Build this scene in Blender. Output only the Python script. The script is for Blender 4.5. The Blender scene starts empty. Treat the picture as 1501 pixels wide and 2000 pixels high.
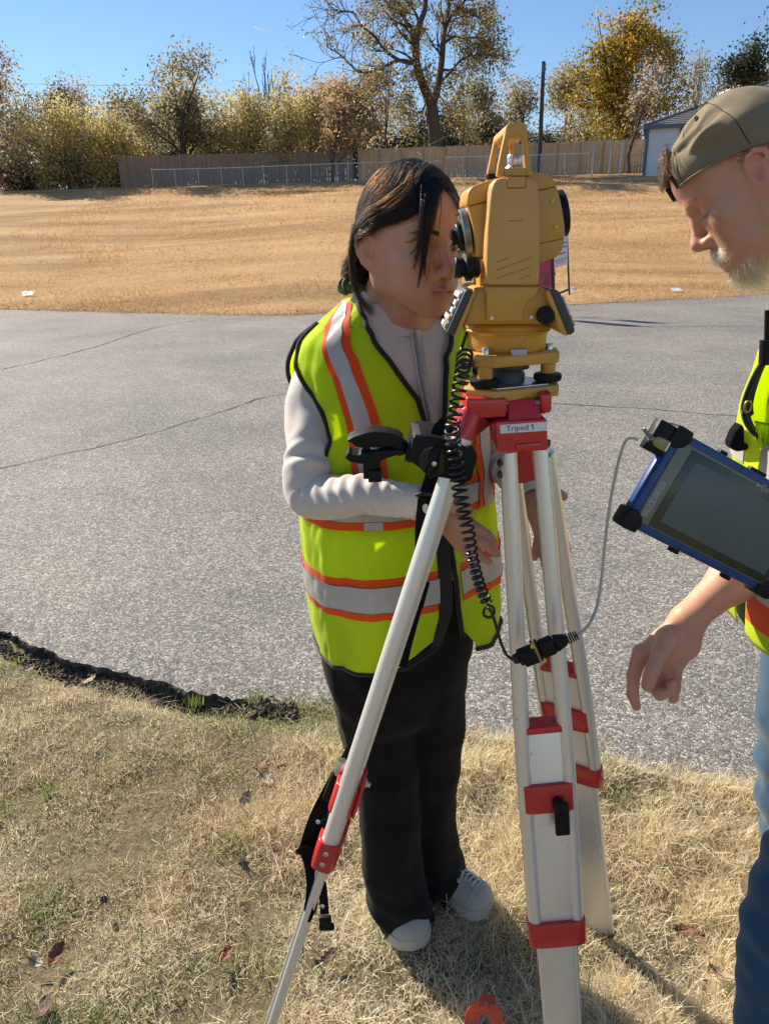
import bpy, bmesh, math, random
import numpy as np
from mathutils import Vector, Matrix, noise as mnoise
random.seed(7); RNG = np.random.default_rng(7)
SC = bpy.context.scene
COL = SC.collection

# ------------------------------------------------------------------ camera, sky, sun, exposure
F = 1455.0; PITCH = math.radians(20.0); ROLL = math.radians(1.0); H = 1.46
_R = np.array([1., 0, 0]); _U = np.array([0, math.sin(PITCH), math.cos(PITCH)]); CF = np.array([0, math.cos(PITCH), -math.sin(PITCH)])
CR = math.cos(ROLL) * _R - math.sin(ROLL) * _U
CU = math.cos(ROLL) * _U + math.sin(ROLL) * _R
CAMP = np.array([0, 0, H])
cam_data = bpy.data.cameras.new('camera'); cam = bpy.data.objects.new('camera', cam_data); COL.objects.link(cam)
cam_data.sensor_fit = 'VERTICAL'; cam_data.sensor_height = 24.0; cam_data.lens = 24.0 * F / 2000.0
cam_data.clip_start = 0.05; cam_data.clip_end = 3000
cam.matrix_world = Matrix([[CR[0], CU[0], -CF[0], 0], [CR[1], CU[1], -CF[1], 0], [CR[2], CU[2], -CF[2], H], [0, 0, 0, 1]])
SC.camera = cam
SUN_EL, SUN_AZ = math.radians(36), math.radians(-46)      # azimuth from +Y, negative = left of the view
world = bpy.data.worlds.new('World'); SC.world = world; world.use_nodes = True
_n = world.node_tree.nodes; _sky = _n.new('ShaderNodeTexSky'); _sky.sky_type = 'NISHITA'; _sky.sun_disc = False
_sky.sun_elevation = SUN_EL; _sky.sun_rotation = SUN_AZ; _sky.air_density = 1.0; _sky.dust_density = 0.0; _sky.ozone_density = 5.0
_n['Background'].inputs[1].default_value = 0.082
world.node_tree.links.new(_sky.outputs[0], _n['Background'].inputs[0])
sun_data = bpy.data.lights.new('sun', 'SUN'); sun_data.energy = 5.0; sun_data.angle = math.radians(0.55); sun_data.color = (1.0, 0.92, 0.78)
sun = bpy.data.objects.new('sun', sun_data); COL.objects.link(sun)
SUNV = Vector((math.sin(SUN_AZ) * math.cos(SUN_EL), math.cos(SUN_AZ) * math.cos(SUN_EL), math.sin(SUN_EL)))
sun.rotation_euler = SUNV.to_track_quat('Z', 'Y').to_euler(); sun.location = SUNV * 60
SC.render.engine = 'CYCLES'
SC.view_settings.view_transform = 'Standard'; SC.view_settings.look = 'None'; SC.view_settings.gamma = 1.0
SC.view_settings.use_curve_mapping = False
SC.view_settings.exposure = 0.74
SC.cycles.use_denoising = True
SC.cycles.max_bounces = 8; SC.cycles.diffuse_bounces = 3; SC.cycles.transparent_max_bounces = 8
SC.cycles.sample_clamp_indirect = 8.0

# ------------------------------------------------------------------ placing: a photo pixel at a real distance -> a point of the place
def ray(px, py): return CF + CR * ((px - 750.5) / F) + CU * ((1000 - py) / F)
def W(px, py, Y):
    d = ray(px, py); return CAMP + d * (Y / d[1])
def G(px, py, z=0.0):
    d = ray(px, py); return CAMP + d * ((z - H) / d[2])
def proj(P):
    q = np.asarray(P, float) - CAMP; w = q @ CF
    return 750.5 + F * (q @ CR) / w, 1000 - F * (q @ CU) / w
def lerp(a, b, t): return a + (b - a) * t
def nrm(v):
    v = np.asarray(v, float); return v / (np.linalg.norm(v) + 1e-12)
def sstep(a, b, x):
    t = np.clip((x - a) / (b - a), 0, 1); return t * t * (3 - 2 * t)
def cr_path(pts, n):
    """smooth curve through points (any dimension), n samples"""
    P = np.asarray(pts, float); m = len(P)
    if m == 2: return np.array([lerp(P[0], P[1], t) for t in np.linspace(0, 1, n)])
    E = np.vstack([2 * P[0] - P[1], P, 2 * P[-1] - P[-2]])
    seg = np.linalg.norm(np.diff(P[:, :3], axis=0), axis=1); s = np.concatenate([[0], np.cumsum(seg)]); s /= s[-1]
    out = []
    for t in np.linspace(0, 1, n):
        i = min(np.searchsorted(s, t, side='right') - 1, m - 2); u = (t - s[i]) / max(s[i + 1] - s[i], 1e-9)
        p0, p1, p2, p3 = E[i], E[i + 1], E[i + 2], E[i + 3]
        out.append(0.5 * ((2 * p1) + (-p0 + p2) * u + (2 * p0 - 5 * p1 + 4 * p2 - p3) * u * u + (-p0 + 3 * p1 - 3 * p2 + p3) * u ** 3))
    return np.array(out)

# ------------------------------------------------------------------ cheap vector value-noise for shapes
def vnoise(P, scale=1.0, seed=0):
    P = np.asarray(P, float) * scale + seed * 17.31
    I = np.floor(P).astype(np.int64); f = P - I; f = f * f * (3 - 2 * f)
    def h(x, y, z):
        n = (x * 374761393 + y * 668265263 + z * 2147483647 + seed * 1274126177) & 0xffffffff
        n = ((n ^ (n >> 13)) * 1274126177) & 0xffffffff
        return ((n ^ (n >> 16)) & 0xffff) / 32767.5 - 1
    r = 0
    for dx in (0, 1):
        for dy in (0, 1):
            for dz in (0, 1):
                w = (f[..., 0] if dx else 1 - f[..., 0]) * (f[..., 1] if dy else 1 - f[..., 1]) * (f[..., 2] if dz else 1 - f[..., 2])
                r = r + w * h(I[..., 0] + dx, I[..., 1] + dy, I[..., 2] + dz)
    return r

# ------------------------------------------------------------------ mesh collector
class MB:
    def __init__(s): s.v = []; s.f = []; s.mi = []; s.cur = 0
    def add(s, vs, fs):
        o = len(s.v); s.v.extend([tuple(map(float, p)) for p in vs]); s.f.extend([tuple(i + o for i in f) for f in fs]); s.mi.extend([s.cur] * len(fs)); return s
    def grid(s, P, close_u=False, close_v=False):
        P = np.asarray(P, float); nu, nv = P.shape[:2]; fs = []
        for i in range(nu if close_u else nu - 1):
            for j in range(nv if close_v else nv - 1):
                a, b = i, (i + 1) % nu; c, d = j, (j + 1) % nv
                fs.append((a * nv + c, b * nv + c, b * nv + d, a * nv + d))
        return s.add(P.reshape(-1, 3), fs)
    def tube(s, path, r, n=10, caps=True, ref=None, r2=None, closed=False):
        P = np.asarray(path, float); m = len(P); r = np.broadcast_to(np.asarray(r, float), (m,)); r2 = r if r2 is None else np.broadcast_to(np.asarray(r2, float), (m,))
        T = np.gradient(P, axis=0)
        if closed: T = np.roll(P, -1, 0) - np.roll(P, 1, 0)
        T /= np.linalg.norm(T, axis=1)[:, None] + 1e-12
        a = np.array(ref if ref is not None else ((0, 0, 1) if abs(T[0][2]) < .9 else (1, 0, 0)), float)
        ring = []; N = None
        for i in range(m):
            if N is None or ref is not None: N = a - T[i] * (a @ T[i])
            else: N = N - T[i] * (N @ T[i])
            N = nrm(N); B = np.cross(T[i], N)
            ang = np.arange(n) * 2 * math.pi / n
            ring.append(P[i] + np.outer(np.cos(ang) * r[i], N) + np.outer(np.sin(ang) * r2[i], B))
        o = len(s.v); vs = np.concatenate(ring); fs = []
        for i in range(m if closed else m - 1):
            for j in range(n):
                i2 = (i + 1) % m
                fs.append((i * n + j, i * n + (j + 1) % n, i2 * n + (j + 1) % n, i2 * n + j))
        if caps and not closed: fs += [tuple(range(n - 1, -1, -1)), tuple(range((m - 1) * n, m * n))]
        return s.add(vs, fs)
    def lathe(s, prof, origin, axis=(0, 0, 1), n=28, ref=None):
        """prof: list of (radius, distance along axis)"""
        ax = nrm(axis); a = np.array((1, 0, 0) if abs(ax[0]) < .8 else (0, 1, 0), float); N = nrm(a - ax * (a @ ax)); B = np.cross(ax, N)
        o = np.asarray(origin, float); ang = np.arange(n) * 2 * math.pi / n; vs = []
        for r, h in prof: vs.append(o + ax * h + np.outer(np.cos(ang) * max(r, 1e-5), N) + np.outer(np.sin(ang) * max(r, 1e-5), B))
        m = len(prof); fs = []
        for i in range(m - 1):
            for j in range(n): fs.append((i * n + j, i * n + (j + 1) % n, (i + 1) * n + (j + 1) % n, (i + 1) * n + j))
        fs += [tuple(range(n - 1, -1, -1)), tuple(range((m - 1) * n, m * n))]
        return s.add(np.concatenate(vs), fs)
    def box(s, c, size, ax=None):
        c = np.asarray(c, float); h = np.asarray(size, float) / 2; A = np.eye(3) if ax is None else np.asarray(ax, float)
        vs = [c + A[0] * h[0] * x + A[1] * h[1] * y + A[2] * h[2] * z for x in (-1, 1) for y in (-1, 1) for z in (-1, 1)]
        return s.add(vs, [(0, 1, 3, 2), (4, 6, 7, 5), (0, 4, 5, 1), (2, 3, 7, 6), (0, 2, 6, 4), (1, 5, 7, 3)])
    def prism(s, A, B):
        """two matching polygons joined"""
        n = len(A); fs = [tuple(range(n)), tuple(range(2 * n - 1, n - 1, -1))]
        fs += [(i, n + i, n + (i + 1) % n, (i + 1) % n) for i in range(n)]
        return s.add(list(A) + list(B), fs)
    def pxprism(s, pts, Y0, Y1):
        """outline read off the photo at distance Y0, carried straight back to Y1"""
        A = [W(x, y, Y0) for x, y in pts]; B = [p + np.array([0, Y1 - Y0, 0]) for p in A]
        return s.prism(A, B)
    def build(s, name, mats, parent=None, smooth=True, bevel=0.0, seg=2, angle=35, subsurf=0):
        me = bpy.data.meshes.new(name); me.from_pydata(s.v, [], s.f)
        mats = mats if isinstance(mats, (list, tuple)) else [mats]
        for m in mats: me.materials.append(m)
        if len(mats) > 1: me.polygons.foreach_set('material_index', s.mi)
        bm = bmesh.new(); bm.from_mesh(me); bmesh.ops.recalc_face_normals(bm, faces=bm.faces)
        if bevel > 0:
            es = [e for e in bm.edges if len(e.link_faces) == 2 and e.calc_face_angle(0) > math.radians(angle)]
            bmesh.ops.bevel(bm, geom=es, offset=bevel, offset_type='OFFSET', segments=seg, profile=.5, affect='EDGES', clamp_overlap=True)
        bm.to_mesh(me); bm.free()
        return link(name, me, parent, smooth, angle)

def link(name, me, parent=None, smooth=True, angle=35):
    if smooth:
        me.polygons.foreach_set('use_smooth', np.ones(len(me.polygons), bool)); me.set_sharp_from_angle(angle=math.radians(angle))
    o = bpy.data.objects.new(name, me); COL.objects.link(o)
    if parent is not None: adopt(o, parent)
    return o
def basis(o):
    m = o.matrix_basis.copy()
    if o.parent: m = basis(o.parent) @ o.matrix_parent_inverse @ m
    return m
def adopt(o, parent):
    o.parent = parent; o.matrix_parent_inverse = basis(parent).inverted(); return o
def np_mesh(name, V, Fc, mats, parent=None, smooth=True, attrs=None):
    """fast mesh from arrays, faces all of one size"""
    me = bpy.data.meshes.new(name); V = np.asarray(V, np.float32); Fc = np.asarray(Fc, np.int32); k = Fc.shape[1]
    me.vertices.add(len(V)); me.vertices.foreach_set('co', V.ravel())
    me.loops.add(Fc.size); me.loops.foreach_set('vertex_index', Fc.ravel())
    me.polygons.add(len(Fc)); me.polygons.foreach_set('loop_start', np.arange(0, Fc.size, k, dtype=np.int32)); me.polygons.foreach_set('loop_total', np.full(len(Fc), k, np.int32))
    for m in (mats if isinstance(mats, (list, tuple)) else [mats]): me.materials.append(m)
    me.update(calc_edges=True)
    for nm, arr in (attrs or {}).items():
        arr = np.asarray(arr, np.float32)
        if arr.ndim == 1: a = me.attributes.new(nm, 'FLOAT', 'POINT'); a.data.foreach_set('value', arr)
        else: a = me.attributes.new(nm, 'FLOAT_COLOR', 'POINT'); a.data.foreach_set('color', np.hstack([arr, np.ones((len(arr), 1), np.float32)]).ravel())
    if smooth: me.polygons.foreach_set('use_smooth', np.ones(len(Fc), bool))
    o = bpy.data.objects.new(name, me); COL.objects.link(o)
    if parent is not None: adopt(o, parent)
    return o
def thing(name, label, cat, loc=(0, 0, 0), group=None):
    o = bpy.data.objects.new(name, None); COL.objects.link(o); o.location = tuple(map(float, loc)); o.empty_display_size = .05
    return tag(o, label, cat, group)
def tag(o, label, cat, group=None):
    o['label'] = label; o['category'] = cat
    if group: o['group'] = group
    return o
def kind(o, k): o['kind'] = k; return o

# ------------------------------------------------------------------ materials
def newmat(name):
    m = bpy.data.materials.new(name); m.use_nodes = True; nt = m.node_tree
    return m, nt, nt.nodes, nt.links, nt.nodes['Principled BSDF']
def N_(nt, t, **kw):
    n = nt.nodes.new(t)
    for k, v in kw.items():
        if k.startswith('i_'): n.inputs[k[2:].replace('_', ' ')].default_value = v
        else: setattr(n, k, v)
    return n
def ramp(nt, fac, stops):
    r = nt.nodes.new('ShaderNodeValToRGB'); e = r.color_ramp.elements
    while len(e) < len(stops): e.new(.5)
    for k, (p, c) in enumerate(stops):
        e[k].position = p; e[k].color = (c[0], c[1], c[2], 1)
    nt.links.new(fac, r.inputs[0]); return r.outputs[0]
def mixc(nt, fac, a, b, mode='MIX'):
    m = nt.nodes.new('ShaderNodeMix'); m.data_type = 'RGBA'; m.blend_type = mode
    for s, v in ((0, fac), (6, a), (7, b)):
        if isinstance(v, (int, float)): m.inputs[s].default_value = v
        elif isinstance(v, (tuple, list)): m.inputs[s].default_value = (*v[:3], 1)
        else: nt.links.new(v, m.inputs[s])
    return m.outputs[2]
def noise_out(nt, scale, detail=4, rough=.55, coord=None, dim='Object', col=False):
    if coord is None: coord = nt.nodes.new('ShaderNodeTexCoord').outputs[dim]
    n = N_(nt, 'ShaderNodeTexNoise', i_Scale=scale, i_Detail=detail, i_Roughness=rough); nt.links.new(coord, n.inputs['Vector']); return n.outputs[1 if col else 0]
def bump(nt, bsdf, h, strength=.3, dist=.01):
    b = N_(nt, 'ShaderNodeBump', i_Strength=strength, i_Distance=dist); nt.links.new(h, b.inputs['Height']); nt.links.new(b.outputs[0], bsdf.inputs['Normal']); return b
def plain(name, col, rough=.5, metal=0.0, var=.12, vscale=40, bmp=0.0, bscale=300, bdist=.001, spec=.5, sheen=0, coat=0):
    m, nt, nd, lk, b = newmat(name)
    c = mixc(nt, noise_out(nt, vscale), tuple(x * (1 - var) for x in col), tuple(min(1, x * (1 + var)) for x in col)); lk.new(c, b.inputs['Base Color'])
    b.inputs['Roughness'].default_value = rough; b.inputs['Metallic'].default_value = metal; b.inputs['Specular IOR Level'].default_value = spec
    r = ramp(nt, noise_out(nt, vscale * 1.7), [(0.3, (max(0, rough - .08),) * 3), (.7, (min(1, rough + .08),) * 3)]); lk.new(r, b.inputs['Roughness'])
    if sheen: b.inputs['Sheen Weight'].default_value = sheen
    if coat: b.inputs['Coat Weight'].default_value = coat; b.inputs['Coat Roughness'].default_value = .15
    if bmp: bump(nt, b, noise_out(nt, bscale, 3), bmp, bdist)
    return m
def leafy(name, cols, trans=.45, rough=.6, attr='tint', spec=.3):
    """leaf / blade material: colour by per-blade attribute, lets light through"""
    m, nt, nd, lk, b = newmat(name)
    a = N_(nt, 'ShaderNodeAttribute', attribute_name=attr)
    k = len(cols) - 1; c = ramp(nt, a.outputs['Fac'], [(i / k, c) for i, c in enumerate(cols)])
    lk.new(c, b.inputs['Base Color']); b.inputs['Roughness'].default_value = rough; b.inputs['Specular IOR Level'].default_value = spec
    t = nd.new('ShaderNodeBsdfTranslucent'); lk.new(c, t.inputs[0]); mx = nd.new('ShaderNodeMixShader'); mx.inputs[0].default_value = trans
    lk.new(b.outputs[0], mx.inputs[1]); lk.new(t.outputs[0], mx.inputs[2]); lk.new(mx.outputs[0], nd['Material Output'].inputs[0])
    return m
# ------------------------------------------------------------------ shared materials
M_BARK = plain('bark', (.085, .066, .05), .9, var=.45, vscale=9, bmp=.8, bscale=18, bdist=.05)
M_BARKD = plain('dark_bark', (.05, .04, .032), .9, var=.4, vscale=9, bmp=.8, bscale=18, bdist=.05)
# ================================================================== GROUND: lawn, road, field
EDGE_PX = [(0, 1235), (60, 1262), (150, 1290), (300, 1322), (430, 1352), (600, 1378), (760, 1415), (930, 1452), (1180, 1512), (1330, 1545), (1500, 1570)]
_e = np.array([G(*p, .02) for p in EDGE_PX])
EX = np.concatenate([[-60, -8, -3.2], _e[:, 0], [1.6, 3.2, 8, 60]])
EY = np.concatenate([[9.5, 4.2, 3.28], _e[:, 1], [1.45, 1.05, .4, -2]])
def edge_y(X): return np.interp(X, EX, EY)
def road_z(X, Y): return .035 + .019 * (Y - 2.0) + .006 * X + 0.010 * np.sin(X * .55 + 1) * sstep(3, 7, Y)
_f = []
for px, py in [(0, 604), (200, 608), (400, 613), (560, 617), (640, 612), (760, 606), (900, 600), (1110, 598), (1180, 592), (1300, 585), (1500, 573)]:
    d = ray(px, py); t = (.035 - .038 - H) / (d[2] - .019 * d[1] - .006 * d[0]); q = CAMP + d * t; _f.append(q)
_f = np.array(_f)
FX = np.concatenate([[-70, -14], _f[:, 0], [13, 70]]); FY = np.concatenate([[_f[0, 1] + 3, _f[0, 1] + .3], _f[:, 1], [_f[-1, 1] - .4, _f[-1, 1] - 1]])
def far_y(X): return np.interp(X, FX, FY)
FENCE_Y = 44.0
def field_z(X, Y):
    f = far_y(X); z0 = road_z(X, f); s = np.clip((Y - f) / (FENCE_Y - f), 0, 1)
    zt = 4.55 + .012 * X
    z = z0 + (zt - z0) * (.92 * s + .08 * s * s)
    P = np.stack([X * .13, Y * .35, X * 0], -1); env = sstep(0, 3, Y - f) * (1 - sstep(FENCE_Y - 4, FENCE_Y, Y))
    z = z + env * (.11 * vnoise(P, 1.0, 3) + .05 * vnoise(P * 2.7, 1.0, 5)) + .03 * sstep(0, .3, Y - f)
    return np.where(Y > FENCE_Y, zt + .02 * np.clip(Y - FENCE_Y, 0, 40), z)
def lawn_z(X, Y):
    P = np.stack([X, Y, X * 0], -1)
    e = edge_y(X) - Y
    return .020 * vnoise(P * 2.3, 1, 1) + .015 * vnoise(P * 6.1, 1, 2) + .006 * vnoise(P * 14, 1, 6) - .055 * np.exp(-((e - .05) / .10) ** 2) * sstep(.1, -.5, X) + .012 * np.exp(-((e - .25) / .15) ** 2) + .050 * np.exp(-(np.abs(e) / .22)) * (sstep(-.72, -.40, X) + sstep(-1.25, -1.5, X) * .6)
def ground_z(X, Y):
    X = np.asarray(X, float); Y = np.asarray(Y, float)
    e = edge_y(X); f = far_y(X)
    zr = road_z(X, Y) - .07
    z = np.where(Y < e, lawn_z(X, Y), np.where(Y < f - .02, zr, field_z(X, np.maximum(Y, f))))
    return z

# --- materials
def ground_material(name, cols, scale, big, bmp=.6, bdist=.02):
    m, nt, nd, lk, b = newmat(name); co = nd.new('ShaderNodeTexCoord').outputs['Object']
    a = ramp(nt, noise_out(nt, scale, 8, .7, co), [(.28, cols[0]), (.5, cols[1]), (.72, cols[2])])
    w = ramp(nt, noise_out(nt, big, 4, .6, co), [(.38, (0, 0, 0)), (.66, (1, 1, 1))])
    c = mixc(nt, w, a, cols[3]); c = mixc(nt, .5, c, a)
    if name == 'field_grass':
        mp = N_(nt, 'ShaderNodeMapping'); mp.inputs['Scale'].default_value = (.10, .55, .3); lk.new(co, mp.inputs[0]); c = mixc(nt, 1.0, c, ramp(nt, noise_out(nt, 1.0, 5, .6, mp.outputs[0]), [(.36, (.66, .64, .62)), (.50, (.95, .95, .95)), (.68, (1.12, 1.14, 1.18))]), 'MULTIPLY')
    lk.new(c, b.inputs['Base Color']); b.inputs['Roughness'].default_value = .95; b.inputs['Specular IOR Level'].default_value = .1
    bump(nt, b, noise_out(nt, scale * 1.3, 8, .75, co), bmp, bdist); return m
M_LAWN = ground_material('lawn_soil', [(.10, .075, .042), (.25, .19, .11), (.44, .345, .205), (.20, .18, .09)], 60, 3.2, .8, .02)
M_FIELD = ground_material('field_grass', [(.34, .195, .09), (.57, .35, .17), (.71, .48, .25), (.46, .29, .14)], 9, .35, .9, .06)

def sheet(name, X0, X1, nx, ylo, yhi, ny, zf, mat, pw=1.0):
    u = np.linspace(0, 1, nx); xs = X0 + (X1 - X0) * u
    t = np.linspace(0, 1, ny) ** pw
    X = np.repeat(xs[:, None], ny, 1); lo = np.broadcast_to(ylo(xs) if callable(ylo) else ylo, (nx,)); hi = np.broadcast_to(yhi(xs) if callable(yhi) else yhi, (nx,))
    Y = lo[:, None] + (hi - lo)[:, None] * t[None]
    Z = zf(X, Y); V = np.stack([X, Y, Z], -1).reshape(-1, 3)
    I = np.arange(nx * ny).reshape(nx, ny); Fc = np.stack([I[:-1, :-1], I[1:, :-1], I[1:, 1:], I[:-1, 1:]], -1).reshape(-1, 4)
    return kind(np_mesh(name, V, Fc, mat), 'structure')
xs_near = None
lawn = sheet('lawn', -3.4, 3.4, 260, -1.5, lambda x: edge_y(x) + .25, 170, lambda X, Y: np.where(Y > edge_y(X) + .004, np.minimum(lawn_z(X, edge_y(X)), road_z(X, Y) - .02), lawn_z(X, Y)), M_LAWN)
sheet('outer_lawn', -60, 60, 200, -40, lambda x: edge_y(x) + .3, 40, lambda X, Y: np.where((np.abs(X) < 3.3) & (Y > -1.4), -.12, -.012), M_LAWN)
field = sheet('field', -70, 70, 260, lambda x: far_y(x) - .25, 46.0, 220, lambda X, Y: np.where(Y < far_y(X), field_z(X, far_y(X)) - .10, field_z(X, Y)), M_FIELD, 1.25)
sheet('far_ground', -600, 600, 40, 45.9, 900, 30, lambda X, Y: 4.5 + .012 * np.clip(X, -70, 70) + .02 * np.clip(Y - 44, 0, 40), M_FIELD, 2)

# --- road slab with a broken near edge
def asphalt():
    m, nt, nd, lk, b = newmat('asphalt'); co = nd.new('ShaderNodeTexCoord').outputs['Object']
    wv = mixc(nt, .006, co, noise_out(nt, 60, 2, .5, co, col=True), 'LINEAR_LIGHT')
    v = N_(nt, 'ShaderNodeTexVoronoi', i_Scale=118.0, i_Randomness=1.0); lk.new(wv, v.inputs['Vector'])
    v2 = N_(nt, 'ShaderNodeTexVoronoi', feature='DISTANCE_TO_EDGE', i_Scale=118.0); lk.new(wv, v2.inputs['Vector'])
    vb = N_(nt, 'ShaderNodeTexVoronoi', i_Scale=62.0); lk.new(co, vb.inputs['Vector'])
    sep = N_(nt, 'ShaderNodeSeparateColor'); lk.new(v.outputs['Color'], sep.inputs[0])
    stone = ramp(nt, sep.outputs[0], [(0, (.16, .148, .135)), (.4, (.29, .27, .244)), (.8, (.44, .41, .37)), (1, (.64, .60, .54))])
    edge = ramp(nt, v2.outputs['Distance'], [(.015, (1, 1, 1)), (.11, (0, 0, 0))])
    c = mixc(nt, edge, stone, (.075, .068, .062))
    st = ramp(nt, noise_out(nt, .8, 5, .6, co), [(.3, (.74, .74, .76)), (.7, (1.12, 1.10, 1.06))]); c = mixc(nt, 1.0, c, st, 'MULTIPLY')
    st2 = ramp(nt, noise_out(nt, 25, 4, .6, co), [(.3, (.86, .86, .86)), (.7, (1.1, 1.1, 1.1))]); c = mixc(nt, 1.0, c, st2, 'MULTIPLY')
    lk.new(c, b.inputs['Base Color']); b.inputs['Roughness'].default_value = .8; b.inputs['Specular IOR Level'].default_value = .22
    ad = N_(nt, 'ShaderNodeMath', operation='MULTIPLY_ADD'); lk.new(sep.outputs[1], ad.inputs[0]); ad.inputs[1].default_value = .6
    inv = N_(nt, 'ShaderNodeMath', operation='MINIMUM'); lk.new(v2.outputs['Distance'], inv.inputs[0]); inv.inputs[1].default_value = .3
    lk.new(inv.outputs[0], ad.inputs[2]); bump(nt, b, ad.outputs[0], .6, .005); return m
M_ASPH = asphalt()
M_ASPH_SHADED = plain('asphalt_edge_shaded', (.10, .088, .078), .95, var=.6, vscale=90, bmp=1, bscale=110, bdist=.012, spec=.1)  # darker asphalt: the shade on the broken face is put into the colour
def build_road():
    xs = np.unique(np.concatenate([np.linspace(-60, -4, 40), np.linspace(-4, 3, 700), np.linspace(3, 60, 40)]))
    P = np.stack([xs, xs * 0, xs * 0], -1)
    jag = .040 * vnoise(P * 5, 1, 11) + .022 * vnoise(P * 17, 1, 12) + .010 * vnoise(P * 61, 1, 13)
    y0 = edge_y(xs) + jag; y1 = far_y(xs) + .05 * vnoise(P * 3, 1, 14)
    ts = np.concatenate([np.linspace(0, .04, 8), np.linspace(.055, 1, 50)])
    top = []
    for i, t in enumerate(ts):
        y = lerp(y0, y1, t); z = road_z(xs, y)
        if i == 0: z = z - .016 - .014 * np.abs(vnoise(P * 30, 1, 15))
        if i == 1: z = z - .008 - .006 * np.abs(vnoise(P * 22, 1, 16)); y = y + .004 * vnoise(P * 41, 1, 20)
        if i == 2: z = z - .003
        top.append(np.stack([xs, y, z], -1))
    top = np.array(top)
    mb = MB(); mb.grid(top); mb.cur = 1
    rs = np.random.default_rng(9); rows_ = [top[0]]
    for dz, dy, aj in ((.012, .006, .010), (.026, -.004, .014), (.042, .008, .016), (.062, .002, .016), (.10, .02, .01)):
        q = top[0].copy(); q[:, 2] -= dz * (1 + .35 * vnoise(P * 26, 1, 18)); q[:, 1] -= dy + aj * vnoise(P * 33 + dz * 50, 1, 19) + aj * .8 * rs.uniform(-1, 1, len(xs)); rows_.append(q)
    mb.grid(np.array(rows_[::-1]))
    hi = top[-1].copy(); hi[:, 2] -= .12; mb.grid(np.array([top[-1], hi]))
    return kind(mb.build('road', [M_ASPH, M_ASPH_SHADED], smooth=True, angle=60), 'structure')
road = build_road()

# --- cracks that run across the asphalt
M_TAR = plain('crack_dark', (.03, .028, .027), .95, var=.4, vscale=30)  # tar-coloured dark for the crack ribbons
def road_hit(px, py):
    d = ray(px, py); t = (.035 - .038 - H) / (d[2] - .019 * d[1] - .006 * d[0]); q = CAMP + d * t
    q[2] = road_z(q[0], q[1]); return q
def crack(pxs, w, seed):
    pts = np.array([road_hit(*p) for p in pxs]); seg = np.linalg.norm(np.diff(pts, axis=0), axis=1).sum(); n = int(seg / .035)
    C = cr_path(pts, n); T = np.gradient(C, axis=0); S = np.stack([-T[:, 1], T[:, 0], T[:, 0] * 0], -1); S /= np.linalg.norm(S, axis=1)[:, None]
    C = C + S * (.03 * vnoise(C * 5, 1, seed) + .018 * vnoise(C * 19, 1, seed + 1))[:, None]
    ww = w * (.55 + .45 * vnoise(C * 7, 1, seed + 2)) + .0015
    L = C + S * ww[:, None]; Rr = C - S * ww[:, None]
    for A in (L, Rr): A[:, 2] = road_z(A[:, 0], A[:, 1]) + .004
    mb = MB(); mb.grid(np.array([L, Rr])); o = mb.build('crack', M_TAR, road, smooth=False); return o
crack([(-60, 925), (120, 888), (300, 845), (420, 808), (560, 770), (700, 776), (900, 786), (1090, 792), (1260, 800), (1440, 816), (1600, 822)], .007, 21)
crack([(-40, 728), (60, 708), (190, 675), (300, 640), (430, 617)], .011, 31)
crack([(1080, 634), (1250, 638), (1420, 637), (1600, 640)], .008, 41)

# crumbled asphalt lying along the broken edge
def crumbs():
    rs = np.random.default_rng(44); V, Fc = [], []; box_f = np.array([(0, 1, 3, 2), (4, 6, 7, 5), (0, 4, 5, 1), (2, 3, 7, 6), (0, 2, 6, 4), (1, 5, 7, 3)])
    for i in range(1500):
        x = rs.uniform(-2.0, -.30); y = edge_y(x) - .045 + rs.normal(0, .020); sz = min(rs.gamma(1.6, .0016) + .0012, .009)
        z = (road_z(x, y) if y > edge_y(x) + .02 else lawn_z(np.array(x), np.array(y)) + .006) + sz * .3
        R = np.linalg.qr(rs.normal(0, 1, (3, 3)))[0]; c = np.array([[a, b, d] for a in (-1, 1) for b in (-1, 1) for d in (-1, 1)]) * sz * rs.uniform(.5, 1, (8, 3)); V.append(c @ R + np.array([x, y, float(z)])); Fc.append(box_f + 8 * i)
    kind(np_mesh('asphalt_crumbs', np.concatenate(V), np.concatenate(Fc), M_ASPH_SHADED, smooth=False), 'stuff')
crumbs()
# ================================================================== FENCES, HOUSE, POLES
def gz(X, Y): return float(ground_z(np.array(X), np.array(Y)))
def wood(name, c0, c1):
    m, nt, nd, lk, b = newmat(name); co = nd.new('ShaderNodeTexCoord').outputs['Object']
    mp = N_(nt, 'ShaderNodeMapping'); mp.inputs['Scale'].default_value = (6.5, 6.5, .5); lk.new(co, mp.inputs[0])
    c = ramp(nt, noise_out(nt, 1.0, 6, .7, mp.outputs[0]), [(.3, c0), (.7, c1)]); lk.new(c, b.inputs['Base Color']); b.inputs['Roughness'].default_value = .9
    bump(nt, b, noise_out(nt, 4, 6, .7, mp.outputs[0]), .4, .01); return m
M_WGREY = wood('weathered_wood', (.22, .15, .105), (.35, .25, .18)); M_WTAN = wood('tan_wood', (.46, .29, .165), (.66, .45, .27))
M_RAIL = plain('bright_rail', (.75, .76, .78), .3, .7, vscale=8); M_FPOST = plain('dull_post', (.30, .28, .26), .7, .2, vscale=8); M_GALV = plain('galvanised_steel', (.42, .43, .45), .45, .6, vscale=8)
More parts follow.
